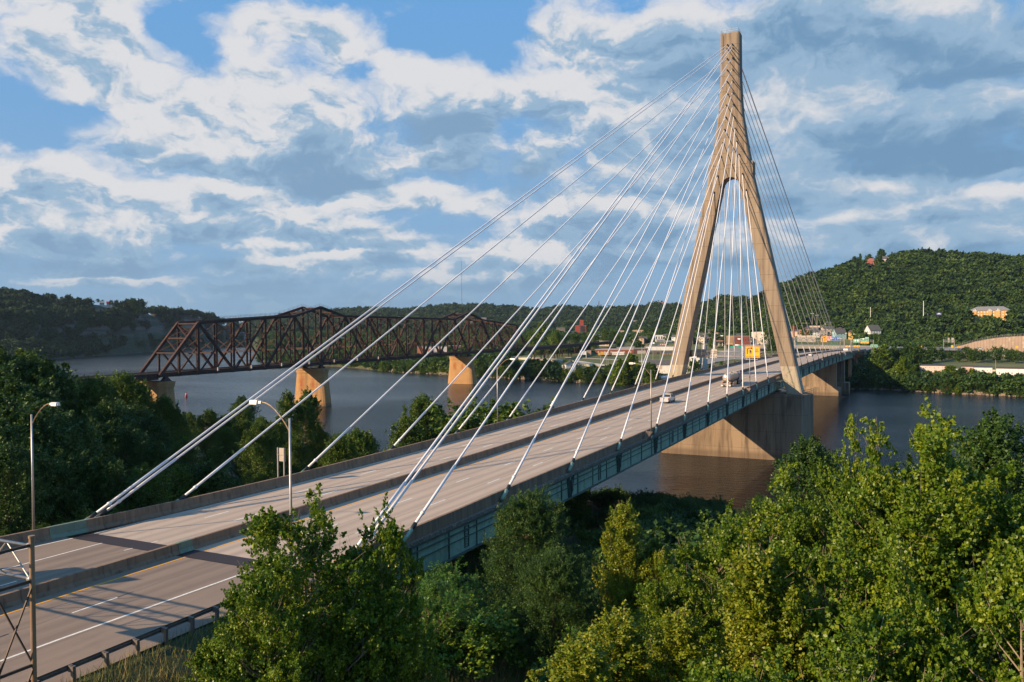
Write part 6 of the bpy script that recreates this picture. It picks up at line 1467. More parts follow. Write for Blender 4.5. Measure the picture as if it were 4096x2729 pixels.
make_tree('midA', 6, 14, 5.0, 1.2, 150, 240, 1.4, .15, LEAF_MID, .26, 50, 'oval', 6, up=.3)
make_tree('midB', 7, 18, 5.4, 1.6, 180, 240, 1.45, .16, LEAF_MID, .3, 50, 'oval', 9, up=.3)
make_tree('pop', 8, 15, 2.6, 1.5, 60, 220, .95, .13, LEAF_MID, .2, 50, 'column', 5, up=.2, bark=BARKL)
make_tree('bush', 9, 4, 3.2, .1, 80, 200, .8, .12, LEAF_MID, .08, 30, 'round', 0, up=.5)
make_tree('bushd', 10, 4, 3.4, .1, 80, 200, .8, .12, LEAF_DARK, .08, 30, 'round', 0, up=.5)
make_tree('farA', 11, 14, 5.5, .6, 70, 70, 1.9, .42, LEAF_MID, .3, 10, 'round', 2, up=.4)
make_tree('farB', 12, 14, 5.8, .3, 80, 70, 1.8, .42, LEAF_DARK, .3, 10, 'oval', 4, up=.4)
make_tree('farC', 13, 14, 5.0, .3, 70, 70, 1.7, .40, LEAF_BRIGHT, .3, 10, 'oval', 5, up=.4)
make_tree('orch', 14, 9, 4.2, 1.9, 40, 80, 1.5, .36, LEAF_DARK, .28, 16, 'round', 0, up=.4)
make_tree('fir', 15, 18, 4.2, 1.0, 90, 60, 1.1, .4, LEAF_DARK, .3, 10, 'cone', 0, up=.2)
def tree_at(key, px, ytop, d, lab, name='tree', cat='tree', group=None, wide=1., zo=0.):
    x, y = PD(px, d); z = height(x, y)-.2+zo; return plant(key, name, lab, cat, x, y, z, ZA(px, ytop, d), group, wide=wide)
def tree_auto(key, px, ytop, h, lab, name='tree', cat='tree', group=None, wide=1.):
    d = 24.
    while d < 400:
        x, y = PD(px, d)
        if ZA(px, ytop, d) <= height(x, y)+h: break
        d += 1
    return tree_at(key, px, ytop, d, lab, name, cat, group, wide)
# ---- the foreground trees, each described
FG = [
 ('cotA', 1215, 1945, 44, 'bright cottonwood with several pointed tops in front of the road, left of centre', 1.0),
 ('cotA', 1500, 2000, 45, 'cottonwood with a lone upright top standing over the near parapet', .72),
 ('cotA', 1060, 2200, 41, 'lower cottonwood at the left side of the near clump by the guard rail', .85),
 ('locust', 2110, 2000, 66, 'dark feathery locust tree hanging against the teal girder', .9),
 ('locust', 2210, 2230, 58, 'dark green fine-leaved tree below the locust, bottom centre', 1.0),
 ('yel', 2500, 2045, 62, 'slim yellow-green sapling standing alone in front of the dirt path', .85),
 ('yel', 2640, 2230, 62, 'small yellow-green shoot just right of the slim sapling', .8),
 ('cotC', 3080, 1865, 56, 'broad bright cottonwood covering the right end of the river pier reflection', 1.0),
 ('cotA', 2870, 2020, 52, 'cottonwood with a low stepped top to the left of the broad one', .9),
 ('cotC', 3420, 1665, 56, 'tall cottonwood whose feathery tip stands alone against the river', .62),
 ('cotC', 3580, 1690, 50, 'cottonwood next to the lone feathery tip, its top split in two', .75),
 ('cotB', 3800, 1645, 47, 'tallest cottonwood top at the right, standing highest against the water', .9),
 ('cotC', 3885, 1668, 50, 'cottonwood shoulder just right of the tallest top, its crown rounded', 1.0),
 ('cotC', 3720, 1700, 52, 'cottonwood shoulder just left of the tallest top at the right', .95),
 ('cotA', 3330, 2080, 44, 'cottonwood filling the gap below the lone feathery tip', .9),
 ('darkA', 3230, 1790, 100, 'dark round tree at the foot of the river pier behind the cottonwoods', .9),
 ('darkA', 4000, 1710, 95, 'dark tree standing behind the tallest cottonwood near the right edge', .9),
 ('cotC', 4090, 1960, 38, 'bright cottonwood cut by the right edge of the picture', .8),
 ('yel', 3020, 2260, 42, 'yellow-green young tree in the middle of the lower right thicket', 1.15),
 ('yel', 2720, 2480, 42, 'yellowish bushy tree at the bottom, left of the dead twigs', 1.2),
 ('cotC', 3700, 2190, 38, 'lower leafy cottonwood at the bottom right', .8),
 ('cotA', 3450, 2400, 34, 'low cottonwood at the bottom between the thicket and the right group', 1.0),
 ('cotA', 2680, 2260, 50, 'bushy cottonwood at the left foot of the thicket, beside the small shoot', .95),
 ('yel', 2470, 2480, 42, 'low yellow-green bushy tree at the bottom just right of the sumacs', 1.3),
 ('yel', 2330, 2590, 38, 'lowest yellow-green bush at the bottom edge, right of centre', 1.3),
 ('cotA', 3060, 2560, 32, 'lowest cottonwood crown touching the bottom edge', 1.0),
]
for k_, px, yt, d, lab, w in FG: tree_at(k_, px, yt, d, lab, 'cottonwood_tree' if k_ in ('cotA','cotB','cotC') else 'tree', wide=w)

# ---- left bank wood: individually placed crowns
LW = [(20,1440,150,'darkA'),(95,1450,160,'midA'),(170,1480,150,'darkA'),(225,1525,175,'darkA'),(60,1560,120,'darkA'),(300,1590,170,'darkA'),(375,1535,150,'cotw'),(440,1620,140,'darkA'),(490,1512,180,'cotw'),(550,1545,190,'midB'),(650,1600,180,'midB'),(690,1650,180,'midA'),(600,1680,160,'darkA'),(750,1660,200,'midA'),(830,1650,185,'midB'),(900,1720,180,'midA'),(960,1690,190,'midA'),(1040,1680,190,'midB'),(1100,1700,180,'darkA'),
      (1150,1580,165,'pop'),(1210,1600,168,'pop'),(1230,1570,172,'pop'),(1290,1740,170,'midB'),(1350,1790,165,'midA'),(1180,1760,160,'midB'),(1250,1700,172,'midB'),(1400,1810,150,'bush'),(1110,1850,140,'darkA'),(30,1640,105,'darkA'),(140,1640,110,'darkA'),(260,1690,120,'darkA'),(380,1700,130,'darkA'),(500,1730,130,'darkA'),(620,1790,130,'darkA'),(730,1770,140,'midA'),(850,1800,140,'midA'),(960,1810,140,'darkA'),(20,1790,88,'darkA'),(250,1830,100,'darkA'),(420,1860,100,'darkA'),(560,1890,102,'midA'),(700,1890,110,'midA'),(820,1910,112,'darkA'),(930,1920,120,'darkA'),(1030,1900,125,'midA'),(-80,1500,140,'darkA'),(-160,1480,170,'darkA'),(-60,1700,95,'darkA'),(-240,1500,160,'midA'),
      (1690,1605,195,'midB'),(1625,1690,185,'midA'),(1740,1680,195,'midB'),(1830,1710,190,'bush'),(1880,1690,190,'bush'),(1930,1680,190,'bush'),(1985,1670,192,'bush'),(2030,1690,192,'bush')]
side = ['in the front row','in the second row','near the water','at the back','halfway down the slope']
named = {0:'dark tree at the left edge topping the wood against the river',1:'mid green tree beside the leftmost dark treetop',6:'pale sunlit tree under the left end of the truss bridge approach',8:'pale green tree hiding the foot of the first truss pier',10:'round tree standing against the water right of the first truss pier',13:'bushy tree below the truss on the near shore',14:'sunlit spreading tree on the near shore left of the diagonal double cables',19:'thin poplar in front of the big stained truss pier, left one',20:'middle thin poplar before the stained truss pier',21:'poplar whose top just overlaps the stained truss pier',49:'round dark tree behind the left parapet, seen alone against the river',50:'lower companion of the lone round tree behind the parapet'}
for i, (px, yt, d, k_) in enumerate(LW):
    kk = {'cotw': 'midB'}.get(k_, k_)
    bush = k_ == 'bush'
    lab = named.get(i) or ('low bush peeping over the left parapet right of the lone round tree' if bush and i > 45 else 'dark leafy tree in the shaded wood beyond the left barrier')
    t = tree_at(kk, px, yt, d, lab, 'shrub' if bush else 'tree', 'shrub' if bush else 'tree', group=None if i in named else ('bushes over the left parapet' if bush and i > 45 else 'trees in the left bank wood'))
rg = np.random.default_rng(44)
for i in range(30):     # fill between road and shore so no bare ground shows
    px = rg.uniform(-200, 1500); d = rg.uniform(85, min(330, float(np.interp(px, NEARP, NEARD))-8)); x, y = PD(px, d)
    if y < 21 + 6*(x < -195): continue
    z = height(x, y); tree_at(['darkA','midA','midB'][i % 3], px, 1311+(40.1-z-rg.uniform(7, 11))/d*FOC, d, 'dark leafy tree in the shaded wood beyond the left barrier', group='trees in the left bank wood')
for i in range(24):      # sunlit sumac thicket hugging the left parapet
    x = -212+i*3.0-rg.uniform(0, 1); y = flare(x)+3.2+rg.uniform(0, 3.5); z = height(x, y)
    plant('bush' if i % 3 else 'bushd', 'shrub', 'green shrub growing along the outer side of the left barrier', 'shrub', x, y, z-.3, min(21.8, z+4.6), 'shrubs outside the left barrier')
for i in range(16):
    x = -216-i*2.4; y = flare(x)+2.5+rg.uniform(0, 4); z = height(x, y); plant('bush', 'shrub', 'green shrub growing along the outer side of the left barrier', 'shrub', x, y, z-.3, z+rg.uniform(1.2, 2.2), 'shrubs outside the left barrier')
# ---- near shore scrub and knotweed patches on the right
make_tree('sumac', 21, 4.2, 2.6, .4, 70, 150, .62, .10, LEAF_SUMAC, .06, 40, 'round', 0, up=.9, aspect=.28, flat=.35, spray=.25)
make_tree('knot', 22, 2.4, 2.6, .1, 80, 170, .55, .085, LEAF_KNOT, .03, 20, 'round', 0, up=.8, aspect=.6, flat=.6, spray=.4)
SH = [('sumac',1860,2190,72),('sumac',1960,2170,74),('sumac',2010,2230,70),('sumac',1780,2280,66),('knot',1790,2420,52),('knot',1880,2400,54),('knot',1960,2390,55),('knot',1840,2480,50),('knot',1930,2480,50),('sumac',1740,2350,60),
      ('sumac',2330,2560,36),('sumac',2430,2560,36),('sumac',2270,2640,34),('knot',2480,2600,35)]
for i, (k_, px, yt, d) in enumerate(SH):
    lab = 'sumac bush with drooping fronds below the teal girder' if (k_ == 'sumac' and i < 5) or i == 9 else ('bright knotweed clump in the sunny patch beneath the sumac' if k_ == 'knot' and i < 10 else 'sumac crown at the bottom edge, centre')
    tree_auto(k_, px, yt, 2.8 if k_ == 'knot' else 4.6, lab, 'shrub', 'shrub', group=lab, wide=1.25 if k_ == 'knot' else 1.)
for i in range(96):
    px = rg.uniform(2080, 2900); d = rg.uniform(120, 168); x, y = PD(px, d)
    if 2320 < px < 2410 and d < 160: continue
    z = height(x, y); plant('bush' if (px < 2330 and i % 3) else 'bushd', 'shrub', 'low dark shrub in the scrub along the near shore', 'shrub', x, y, z-.4, z+rg.uniform(2.0, 3.4), 'scrub along the near shore')
for i in range(24):
    px = rg.uniform(2500, 4300); d = rg.uniform(62, 165); x, y = PD(px, d); z = height(x, y)
    top = min(z+rg.uniform(6, 11), 40.1-(d*(np.interp(px, [2500,2800,3150,3300,3700,4100], [2230,2150,1900,1830,1790,1800])-1305)/FOC))
    if top > z+2: plant(['darkA','midA','bushd'][i % 3] if top > z+5 else 'bushd', 'tree', 'dark background tree seen between the bright cottonwoods', 'tree', x, y, z-.3, top, 'dark trees behind the cottonwoods')
for i in range(16):
    px = rg.uniform(1560, 2350); d = rg.uniform(75, 118); x, y = PD(px, d)
    if y > -19 or 1640 < px < 1760: continue
    z = height(x, y); plant('bushd', 'shrub', 'low dark shrub on the dirt slope under the bridge', 'shrub', x, y, z-.3, z+rg.uniform(1.5, 3.0), 'shrubs on the slope under the bridge')
for i in range(34):
    px = rg.uniform(2430, 2960); d = rg.uniform(92, 128); x, y = PD(px, d); z = height(x, y); plant('bushd' if i % 3 else 'bush', 'shrub', 'low shrub filling the hollow behind the sapling', 'shrub', x, y, z-.4, z+rg.uniform(2.2, 3.8), 'shrubs in the hollow behind the sapling', wide=1.3)
# bare dirt under and beside the bridge
def hitg(px, py):
    d = ray(px, py); t = 30.
    while t < 400:
        q = CAM+d*t
        if q[2] < height(q[0], q[1]): break
        t += .7
    return q
m = MB()
for row in (((2330,2085),(2440,2100)), ((1600,2295),(1790,2235))):
    pass
def dirt(quads):
    for (a, b, c, d_) in quads:
        n = 7; Pq = [[None]*(n+1) for _ in range(n+1)]
        for i in range(n+1):
            for j in range(n+1):
                u, v = i/n, j/n; px = (a[0]*(1-u)+b[0]*u)*(1-v)+(d_[0]*(1-u)+c[0]*u)*v; py = (a[1]*(1-u)+b[1]*u)*(1-v)+(d_[1]*(1-u)+c[1]*u)*v; q = hitg(px, py); Pq[i][j] = (q[0], q[1], height(q[0], q[1])+.22)
        m.strip(Pq)
dirt([((2352,2120),(2400,2118),(2372,2280),(2310,2290)), ((1590,2310),(1790,2230),(1800,2300),(1600,2480))])
DIRT = mat('bare_red_dirt', (.33,.155,.085), .95, c2=(.22,.11,.065), scale=.5, detail=8, bump=.3, bscale=3); tag(m.build('dirt_path', DIRT, None), kind='structure')
# dead twiggy bush
x, y = PD(2680, 44); z = height(x, y); t = thing('dead_bush', 'bare grey-brown twiggy bush among the green at the lower right of centre', 'bush', (x, y, z)); m = MB()
for i in range(46):
    a = rg.uniform(0, 6.28); b_ = rg.uniform(.2, 1.0); p = Vector((x+rg.normal()*.5, y+rg.normal()*.5, z)); Lh = rg.uniform(4.5, 8.2)
    q = p+Vector((math.cos(a)*b_*2, math.sin(a)*b_*2, Lh)); mid = p.lerp(q, .5)+Vector((rg.normal()*.2, rg.normal()*.2, 0)); m.tube(p, mid, .03, .02, n=4, cap=False); m.tube(mid, q, .02, .006, n=3, cap=False)
    for j in range(5): s = mid.lerp(q, rg.random()); m.tube(s, s+Vector((rg.normal()*.4, rg.normal()*.4, rg.uniform(.3, .9))), .01, .004, n=3, cap=False)
m.build('twig_mass', simple((.30,.20,.13), .9), t)
# ---- tall grass by the guard rail and at the bottom
def grass_patch(name, lab, pts, hmin, hmax, cols_, seed):
    rg = np.random.default_rng(seed); n = len(pts); a = rg.uniform(0, 6.28, n); h = rg.uniform(hmin, hmax, n); w = rg.uniform(.012, .03, n); ln = rg.normal(size=(n, 2))*.28
    V = np.empty((n, 4, 3), np.float32); dx, dy = np.cos(a)*w, np.sin(a)*w
    V[:, 0] = pts+np.stack([-dx, -dy, np.zeros(n)], 1); V[:, 1] = pts+np.stack([dx, dy, np.zeros(n)], 1)
    tip = pts+np.stack([ln[:, 0]*h, ln[:, 1]*h, h], 1); V[:, 2] = tip+np.stack([dx*.2, dy*.2, np.zeros(n)], 1); V[:, 3] = tip-np.stack([dx*.2, dy*.2, np.zeros(n)], 1)
    o = leaf_object(name, V, rg.random(n), cols_); tag(o, lab, 'grass', kind='stuff')
GRASSM = leaf_mat('dry_and_green_grass', (.09,.12,.025), (.17,.17,.045), (.36,.25,.10), .7, .2)
pts = []
for i in range(52000):
    x = rg.uniform(-243, -196); y = rg.uniform(-31, -13.3)
    if fbm(x, y, 3.5, 9) < rg.uniform(-.9, .7): continue
    pts.append((x, y, height(x, y)-.05))
grass_patch('tall_grass', 'rough green and straw coloured grass on the verge behind the guard rail', np.array(pts), .25, .95, GRASSM, 1)
pts = []
for i in range(26000):
    px = rg.uniform(1450, 2500); d = rg.uniform(44, 84); x, y = PD(px, d)
    if y > -16: continue
    pts.append((x, y, height(x, y)-.05))
grass_patch('tall_grass', 'pale seedy tall grass at the bottom centre of the slope', np.array(pts), .5, 1.5, GRASSM, 2)
# ---- trees along the far shore, individually
rg = np.random.default_rng(9); n = 0
FS = [('dark tree on the far bank under the truss bridge', 1040, 1700), ('bushy tree on the far bank between the truss bridge and the tower', 1700, 2620), ('shrubby tree on the far bank below the riverside warehouses', 3380, 4250)]
for lab, pa, pb in FS:
    px = pa
    while px < pb:
        far = float(np.interp(px, PXT, FAR))
        for row in range(1 if pb < 1710 else (2 if pb < 3000 else 3)):
            d = far+2+row*14+rg.uniform(-2, 4); p_ = px+rg.uniform(-14, 14); x, y = PD(p_, d); z = height(x, y)
            h = rg.uniform(4.5, 11) if pb < 3000 else rg.uniform(3.5, 8.0)+(2.0 if row == 2 else 0)
            if 2280 < px < 2420: h = min(h, 6)
            if pb > 3000 and row == 2 and (3680 < px < 3780 or 3890 < px): h = min(h, 5.2)
            plant(['farA','farB','farC','farB'][int(rg.integers(4))], 'tree', lab, 'tree', x, y, z-.5, z+h, lab+'s', wide=rg.uniform(1.0, 1.7))
        px += 46 if pb < 1710 else (34 if pb < 3000 else 46)
for px, yt, d, lab in ((2520,1430,560,'tall bushy tree on the far shore left of the tower leg'),(2480,1450,555,'tree left of the tall bushy one on the far shore'),(2600,1470,545,'tree by the far shore partly behind the left tower leg'),(2776,1446,552,'dark tree rising right of the left tower leg above the deck'),(2846,1462,570,'small tree on the terrace just above the parapet between the legs'),(2885,1448,640,'round bush beside the town street between the legs'),
                       (2170,1300,900,'tall light green tree rising above the others left of the red apartment tower'),(2130,1340,880,'tree left of the tall light green one'),(2225,1330,850,'tree right of the tall light green one'),(2300,1345,830,'dark tree in front of the red apartment tower, left'),(2345,1350,820,'dark tree in front of the red apartment tower, right'),(2420,1320,1000,'rounded tree right of the red apartment tower'),(2590,1318,1050,'big round tree right of the tan brick school wing'),
                       (2450,1330,950,'dark tree between the red tower and the school wing'),(2380,1345,880,'tree at the right foot of the red apartment tower'),(2480,1345,900,'tree below the salmon brick end block'),(2540,1345,900,'tree below the tan school wing'),(2670,1345,960,'round tree just left of the tower leg in town'),(2250,1350,870,'dense dark tree on the terrace edge beside the truss approach'),(2090,1350,860,'tree behind the right end of the truss bridge'),
                       (2850,1352,860,'shrubby tree beside the silo'),(3085,1322,800,'tall dark tree in front of the cream hall'),(3105,1345,790,'dark tree at the right foot of the cream hall'),(3215,1318,880,'tree before the cream institution, left'),(3240,1325,870,'tree before the cream institution, middle'),(3500,1337,840,'tree in front of the white clapboard house'),(3440,1310,900,'tree right of the yellow house'),(3460,1320,880,'dark tree between the yellow and the clapboard house')):
    tree_at('farC' if 'light' in lab or 'tall bushy' in lab else ('farB' if 'dark' in lab else 'farA'), px, yt, d, lab)
# orchard row on the grass below the highway
for i, px in enumerate((3725,3768,3800,3832,3866,3898,3925,3955,3985,4030,4058,4090,4130)):
    d = 690+((i*37) % 5)*8; x, y = PD(px, d); z = height(x, y); plant('orch', 'orchard_tree', 'small round tree in the row on the grass below the highway', 'tree', x, y, z-.2, ZA(px, 1393+((i*53) % 4)*6, d), 'round trees on the grass strip')
for px, yt, d, k_, lab in ((3530,1392,560,'farA','leafy tree right of the bridge end on the lower bank'),(3580,1400,570,'farB','dark leafy tree beside the bridge end tree'),(3640,1392,600,'farB','dark round tree left of the grass strip'),(3680,1396,590,'farB','second dark round tree left of the grass strip'),(3610,1440,545,'farC','light green tree below the dark pair')): tree_at(k_, px, yt, d, lab)
# skyline trees on the right-hand hill
for px, yt, d, k_, lab in ((3441,1018,1290,'fir','pointed conifer on the hilltop left of the red brick house'),(3475,1022,1310,'farA','round tree behind the red brick house on the hill'),(3526,1004,1310,'farB','big round tree on the skyline between the two hilltop houses'),(3420,1032,1290,'farB','tree left of the pointed conifer'),(3345,1062,1290,'farB','tree poking up on the left slope of the hill skyline')): tree_at(k_, px, yt, d, lab)
for px, yt, w in ((170,1186,1),(190,1178,1),(218,1180,1.2),(250,1188,1.2),(280,1192,1),(300,1196,1),(325,1192,1.2),(350,1198,1.2),(393,1196,1.3),(412,1200,1),(446,1202,1.2),(468,1202,1.2),(500,1212,1),(533,1202,1.3)):
    tree_at('farB', px, yt+1, 1525, 'tree standing behind the houses on the left ridge', group='trees on the left ridge', wide=w)
# ---- continuous woods: instanced crowns, far too many to count
CROWNS = {}
def crown_src(key, seed, mt, leaf=1.15):
    rg = np.random.default_rng(seed); R = 5.; cs, rs, Pn, idx = crown_points(rg, 9, R, 1.5, 34, 17, 2.1, 0, 'round'); S = leaf*(.7+.6*rg.random(len(Pn))); V = leaf_faces(Pn, S, rg, .5)
    tint = np.clip(rg.random(len(cs))[idx]*.6+rg.random(len(Pn))*.4, 0, 1); me = leaf_object_mesh('wood_crown', V, tint, mt); return bpy.data.objects.new('wood_crown_source', me)
def wood(name, lab, pts, srcs, smin, smax, seed):
    rg = np.random.default_rng(seed); n = len(pts); me = bpy.data.meshes.new(name); me.from_pydata([tuple(p) for p in pts], [], [])
    for nm, tp_, vals in (('sc', 'FLOAT', rg.uniform(smin, smax, n)), ('rot', 'FLOAT', rg.uniform(0, 6.28, n)), ('var', 'INT', rg.integers(0, len(srcs), n))):
        a = me.attributes.new(nm, tp_, 'POINT'); a.data.foreach_set('value', np.array(vals))
    o = bpy.data.objects.new(name, me); COL.objects.link(o); tag(o, lab, 'forest', kind='stuff')
    ng = bpy.data.node_groups.new(name+'_nodes', 'GeometryNodeTree'); ng.interface.new_socket('Geometry', in_out='INPUT', socket_type='NodeSocketGeometry'); ng.interface.new_socket('Geometry', in_out='OUTPUT', socket_type='NodeSocketGeometry')
    N, L = ng.nodes, ng.links; gi, gout = N.new('NodeGroupInput'), N.new('NodeGroupOutput'); jn = N.new('GeometryNodeJoinGeometry')
    def attr(nm, tp_='FLOAT'): a = N.new('GeometryNodeInputNamedAttribute'); a.data_type = tp_; a.inputs[0].default_value = nm; return a.outputs[0]
    cx = N.new('ShaderNodeCombineXYZ'); L.new(attr('rot'), cx.inputs[2]); va = attr('var', 'INT'); sc = attr('sc')
    for i, s in enumerate(srcs):
        oi = N.new('GeometryNodeObjectInfo'); oi.inputs[0].default_value = s; cmp = N.new('FunctionNodeCompare'); cmp.data_type = 'INT'; cmp.operation = 'EQUAL'; L.new(va, cmp.inputs[2]); cmp.inputs[3].default_value = i
        ip = N.new('GeometryNodeInstanceOnPoints'); L.new(gi.outputs[0], ip.inputs['Points']); L.new(cmp.outputs[0], ip.inputs['Selection']); L.new(oi.outputs['Geometry'], ip.inputs['Instance']); L.new(cx.outputs[0], ip.inputs['Rotation']); L.new(sc, ip.inputs['Scale']); L.new(ip.outputs[0], jn.inputs[0])
    L.new(jn.outputs[0], gout.inputs[0]); md = o.modifiers.new('woods', 'NODES'); md.node_group = ng; return o
SR = [crown_src('r%d' % i, 30+i, HILL_R) for i in range(4)]; SL = [crown_src('l%d' % i, 40+i, HILL_L) for i in range(3)]; ST = [crown_src('t%d' % i, 50+i, TOWN_T, .8) for i in range(3)]
def scatter(pa, pb, da, db, step, seed, ok=lambda px, d, x, y, z: True, jit=.45, grow=0.):
    rg = np.random.default_rng(seed); out = []
    d = da
    while d < db:
        st = step*(1+grow*(d-da)/(db-da)); arc = (AZ(pa)-AZ(pb))*d; n = int(arc/st)
        for i in range(n):
            a = AZ(pa)-(i+rg.uniform(-jit, jit)+.5)*st/d; dd = d+rg.uniform(-jit, jit)*st; px = PW/2-FOC*math.tan(a-YAW) if False else PW/2+FOC*math.tan(YAW-a)
            x, y = CAM[0]+math.cos(a)*dd, CAM[1]+math.sin(a)*dd; z = height_d(px, dd, x, y)
            if ok(px, dd, x, y, z): out.append((x, y, z-1.2))
        d += st
    return out
rdist = lambda px: float(np.interp(px, RP, RD))
foot_r = lambda px: float(np.interp(px, [2600,2800,3050,3400,3700,4096,5000], [1600,1200,1010,930,845,842,842]))
HOUSE = [(3452,3515,1225,1400),(3520,3572,1235,1400),(3862,4048,902,960),(3470,3500,960,1005),(3330,3400,820,870),(3395,3425,800,880),(3475,3535,780,870),(3565,3602,840,890),(3200,3320,850,1040)]
def ok_r(px, d, x, y, z):
    if d > rdist(px)+25: return False
    return not any(a < px < b and c < d < e for a, b, c, e in HOUSE)
P_ = scatter(2770, 4350, 840, 1420, 8.2, 61, lambda px, d, x, y, z: d > foot_r(px) and ok_r(px, d, x, y, z))
wood('hillside_forest', 'dense sunlit green forest covering the hill on the right', P_, SR, .5, 1.5, 1); print('hill R', len(P_))
P_ = scatter(905, 2900, 1750, 2800, 14, 62, lambda px, d, x, y, z: (d > (1780 if px < 2600 else 1450)) and d < rdist(px)+40, grow=.15)
P_ += scatter(2560, 3000, 1250, 1750, 11, 65, lambda px, d, x, y, z: d > float(np.interp(px, [2560,2800,3000], [1700,1260,1200])) and d < rdist(px)+30)
wood('distant_forest', 'blue-green forest on the distant hills across the middle of the horizon', P_, SL, .85, 2.0, 2); print('hill C', len(P_))
def ok_l(px, d, x, y, z):
    far = float(np.interp(px, PXT, FAR)); t = (d-far)/max(50, rdist(px)-far)
    if d < far+3 or d > rdist(px)+30: return False
    if t < .36: return True
    g = fbm(x, y, 90, 2)
    if px > 250 and .34 < t < .93: return g > -.25
    if px < 150: return g > -1.0 or t > .8
    if 215 < px < 560 and t > .88: return False
    return g > -.1 or (t > .9)
P_ = scatter(-700, 985, 1050, 2050, 9.5, 63, ok_l)
wood('bluff_forest', 'dark green woods on the far left bluff above the river', P_, SL, .7, 1.35, 3); print('hill L', len(P_))
# town greenery between the far shore and the hills
def clear_of_built(px, d):
    for a, b, c, e in CLEAR:
        if a < px < b and c < d < e: return False
    return True
CLEAR = [(2040,2760,545,800),(2370,2760,545,845),(2300,2345,1200,1350),(2520,2580,1150,1300),(2470,2500,1200,1310),(2740,3150,545,905),(3000,3110,800,930),(2900,3010,800,900),(2780,2860,850,960),(2775,2890,1000,1150),(2600,2740,800,1010),(3150,3330,600,905),(3120,3200,800,935),(3330,3540,700,870),(3200,3320,850,1010),(3620,4500,590,800),(3440,5000,715,800),(1660,1860,850,960)]
P_ = scatter(1060, 2760, 700, 1760, 10.5, 64, lambda px, d, x, y, z: d > float(np.interp(px, PXT, FAR))+30 and clear_of_built(px, d) and fbm(x, y, 60, 5) > (-.15 if d < 1100 or px < 2250 else .05))
P_ += scatter(1030, 1120, 1015, 1750, 9, 73, lambda px, d, x, y, z: d < 1060+(px-1030)*25)
P_ += scatter(2700, 3750, 640, 1100, 8.5, 66, lambda px, d, x, y, z: d < foot_r(px)+20 and clear_of_built(px, d) and (fbm(x, y, 45, 8) > -.2 or px > 3380))
P_ += scatter(1045, 2620, 540, 1010, 7.5, 71, lambda px, d, x, y, z: float(np.interp(px, PXT, FAR))+2 < d < float(np.interp(px, PXT, FAR))+24 and not 2240 < px < 2340)
P_ += scatter(3380, 4400, 515, 560, 6.5, 72, lambda px, d, x, y, z: float(np.interp(px, PXT, FAR))+1 < d < float(np.interp(px, PXT, FAR))+(20 if px < 3620 else 26) )
P_ += scatter(3420, 4350, 800, 860, 6.5, 67, lambda px, d, x, y, z: True)
P_ += scatter(3380, 3720, 560, 720, 8, 68, lambda px, d, x, y, z: d < 690 and fbm(x, y, 30, 1) > -.5)
wood('town_trees', 'leafy green tree cover between the town buildings beyond the river', P_, ST, .55, 1.05, 4); print('town', len(P_))
# riprap along the far waterline
m = MB(); rg = np.random.default_rng(3)
for i in range(520):
    px = rg.choice([rg.uniform(1450, 2320), rg.uniform(3340, 4200)]); far = float(np.interp(px, PXT, FAR)); x, y = PD(px, far+rg.uniform(-.5, 4)); s = rg.uniform(.3, 1.0); z = max(.1, height(x, y))
    m.hexa([(x-s,y-s,z-.5),(x+s,y-s*.7,z-.5),(x+s*.8,y+s,z-.5),(x-s,y+s*.8,z-.5)], [(x-s*.6,y-s*.5,z+s*.6),(x+s*.5,y-s*.5,z+s*.7),(x+s*.4,y+s*.6,z+s*.5),(x-s*.6,y+s*.4,z+s*.8)])
tag(m.build('shore_rocks', mat('shore_rock', (.30,.22,.16), .9, c2=(.18,.13,.10), scale=.8), None), 'pale broken rocks lying along the far waterline', 'rocks', kind='stuff')
# ================================================================== light and sky
SUN_AZ_DIR = Vector((1, -.78, -.575)).normalized()      # direction the light travels
sun = bpy.data.lights.new('sun', 'SUN'); sun.energy = 5.0; sun.angle = R_(.5); sun.color = (1, .77, .50)
so = bpy.data.objects.new('sun', sun); COL.objects.link(so); so.rotation_euler = SUN_AZ_DIR.to_track_quat('-Z', 'Y').to_euler(); so.location = (-300, 100, 300)
w = bpy.data.worlds.new('World'); scene.world = w; w.use_nodes = True; N, L = w.node_tree.nodes, w.node_tree.links; bg = N['Background']; bg.inputs['Strength'].default_value = .075
sk = N.new('ShaderNodeTexSky'); sk.sky_type = 'NISHITA'; sk.sun_disc = False
elev = math.asin(-SUN_AZ_DIR.z); az_to = math.atan2(-SUN_AZ_DIR.x, -SUN_AZ_DIR.y)   # clockwise from +Y
sk.sun_elevation = elev; sk.sun_rotation = az_to; sk.air_density = 1.3; sk.dust_density = .8; sk.ozone_density = 3.5
def nd(t, **k):
    n = N.new(t)
    for a, b in k.items(): setattr(n, a, b)
    return n
def inp(n, i, v):
    if hasattr(v, 'is_output') or isinstance(v, bpy.types.NodeSocket): L.new(v, n.inputs[i])
    else: n.inputs[i].default_value = v
def mth(op, a, b=None, c=None, clamp=False):
    n = nd('ShaderNodeMath', operation=op, use_clamp=clamp); inp(n, 0, a)
    if b is not None: inp(n, 1, b)
    if c is not None: inp(n, 2, c)
    return n.outputs[0]
def vm(op, a, b=None, out=0):
    n = nd('ShaderNodeVectorMath', operation=op); inp(n, 0, a)
    if b is not None: inp(n, 1, b)
    return n.outputs[out]
def mr(v, a, b, c=0., d=1., typ='SMOOTHSTEP'):
    n = nd('ShaderNodeMapRange', interpolation_type=typ); inp(n, 0, v); inp(n, 1, a); inp(n, 2, b); inp(n, 3, c); inp(n, 4, d); return n.outputs[0]
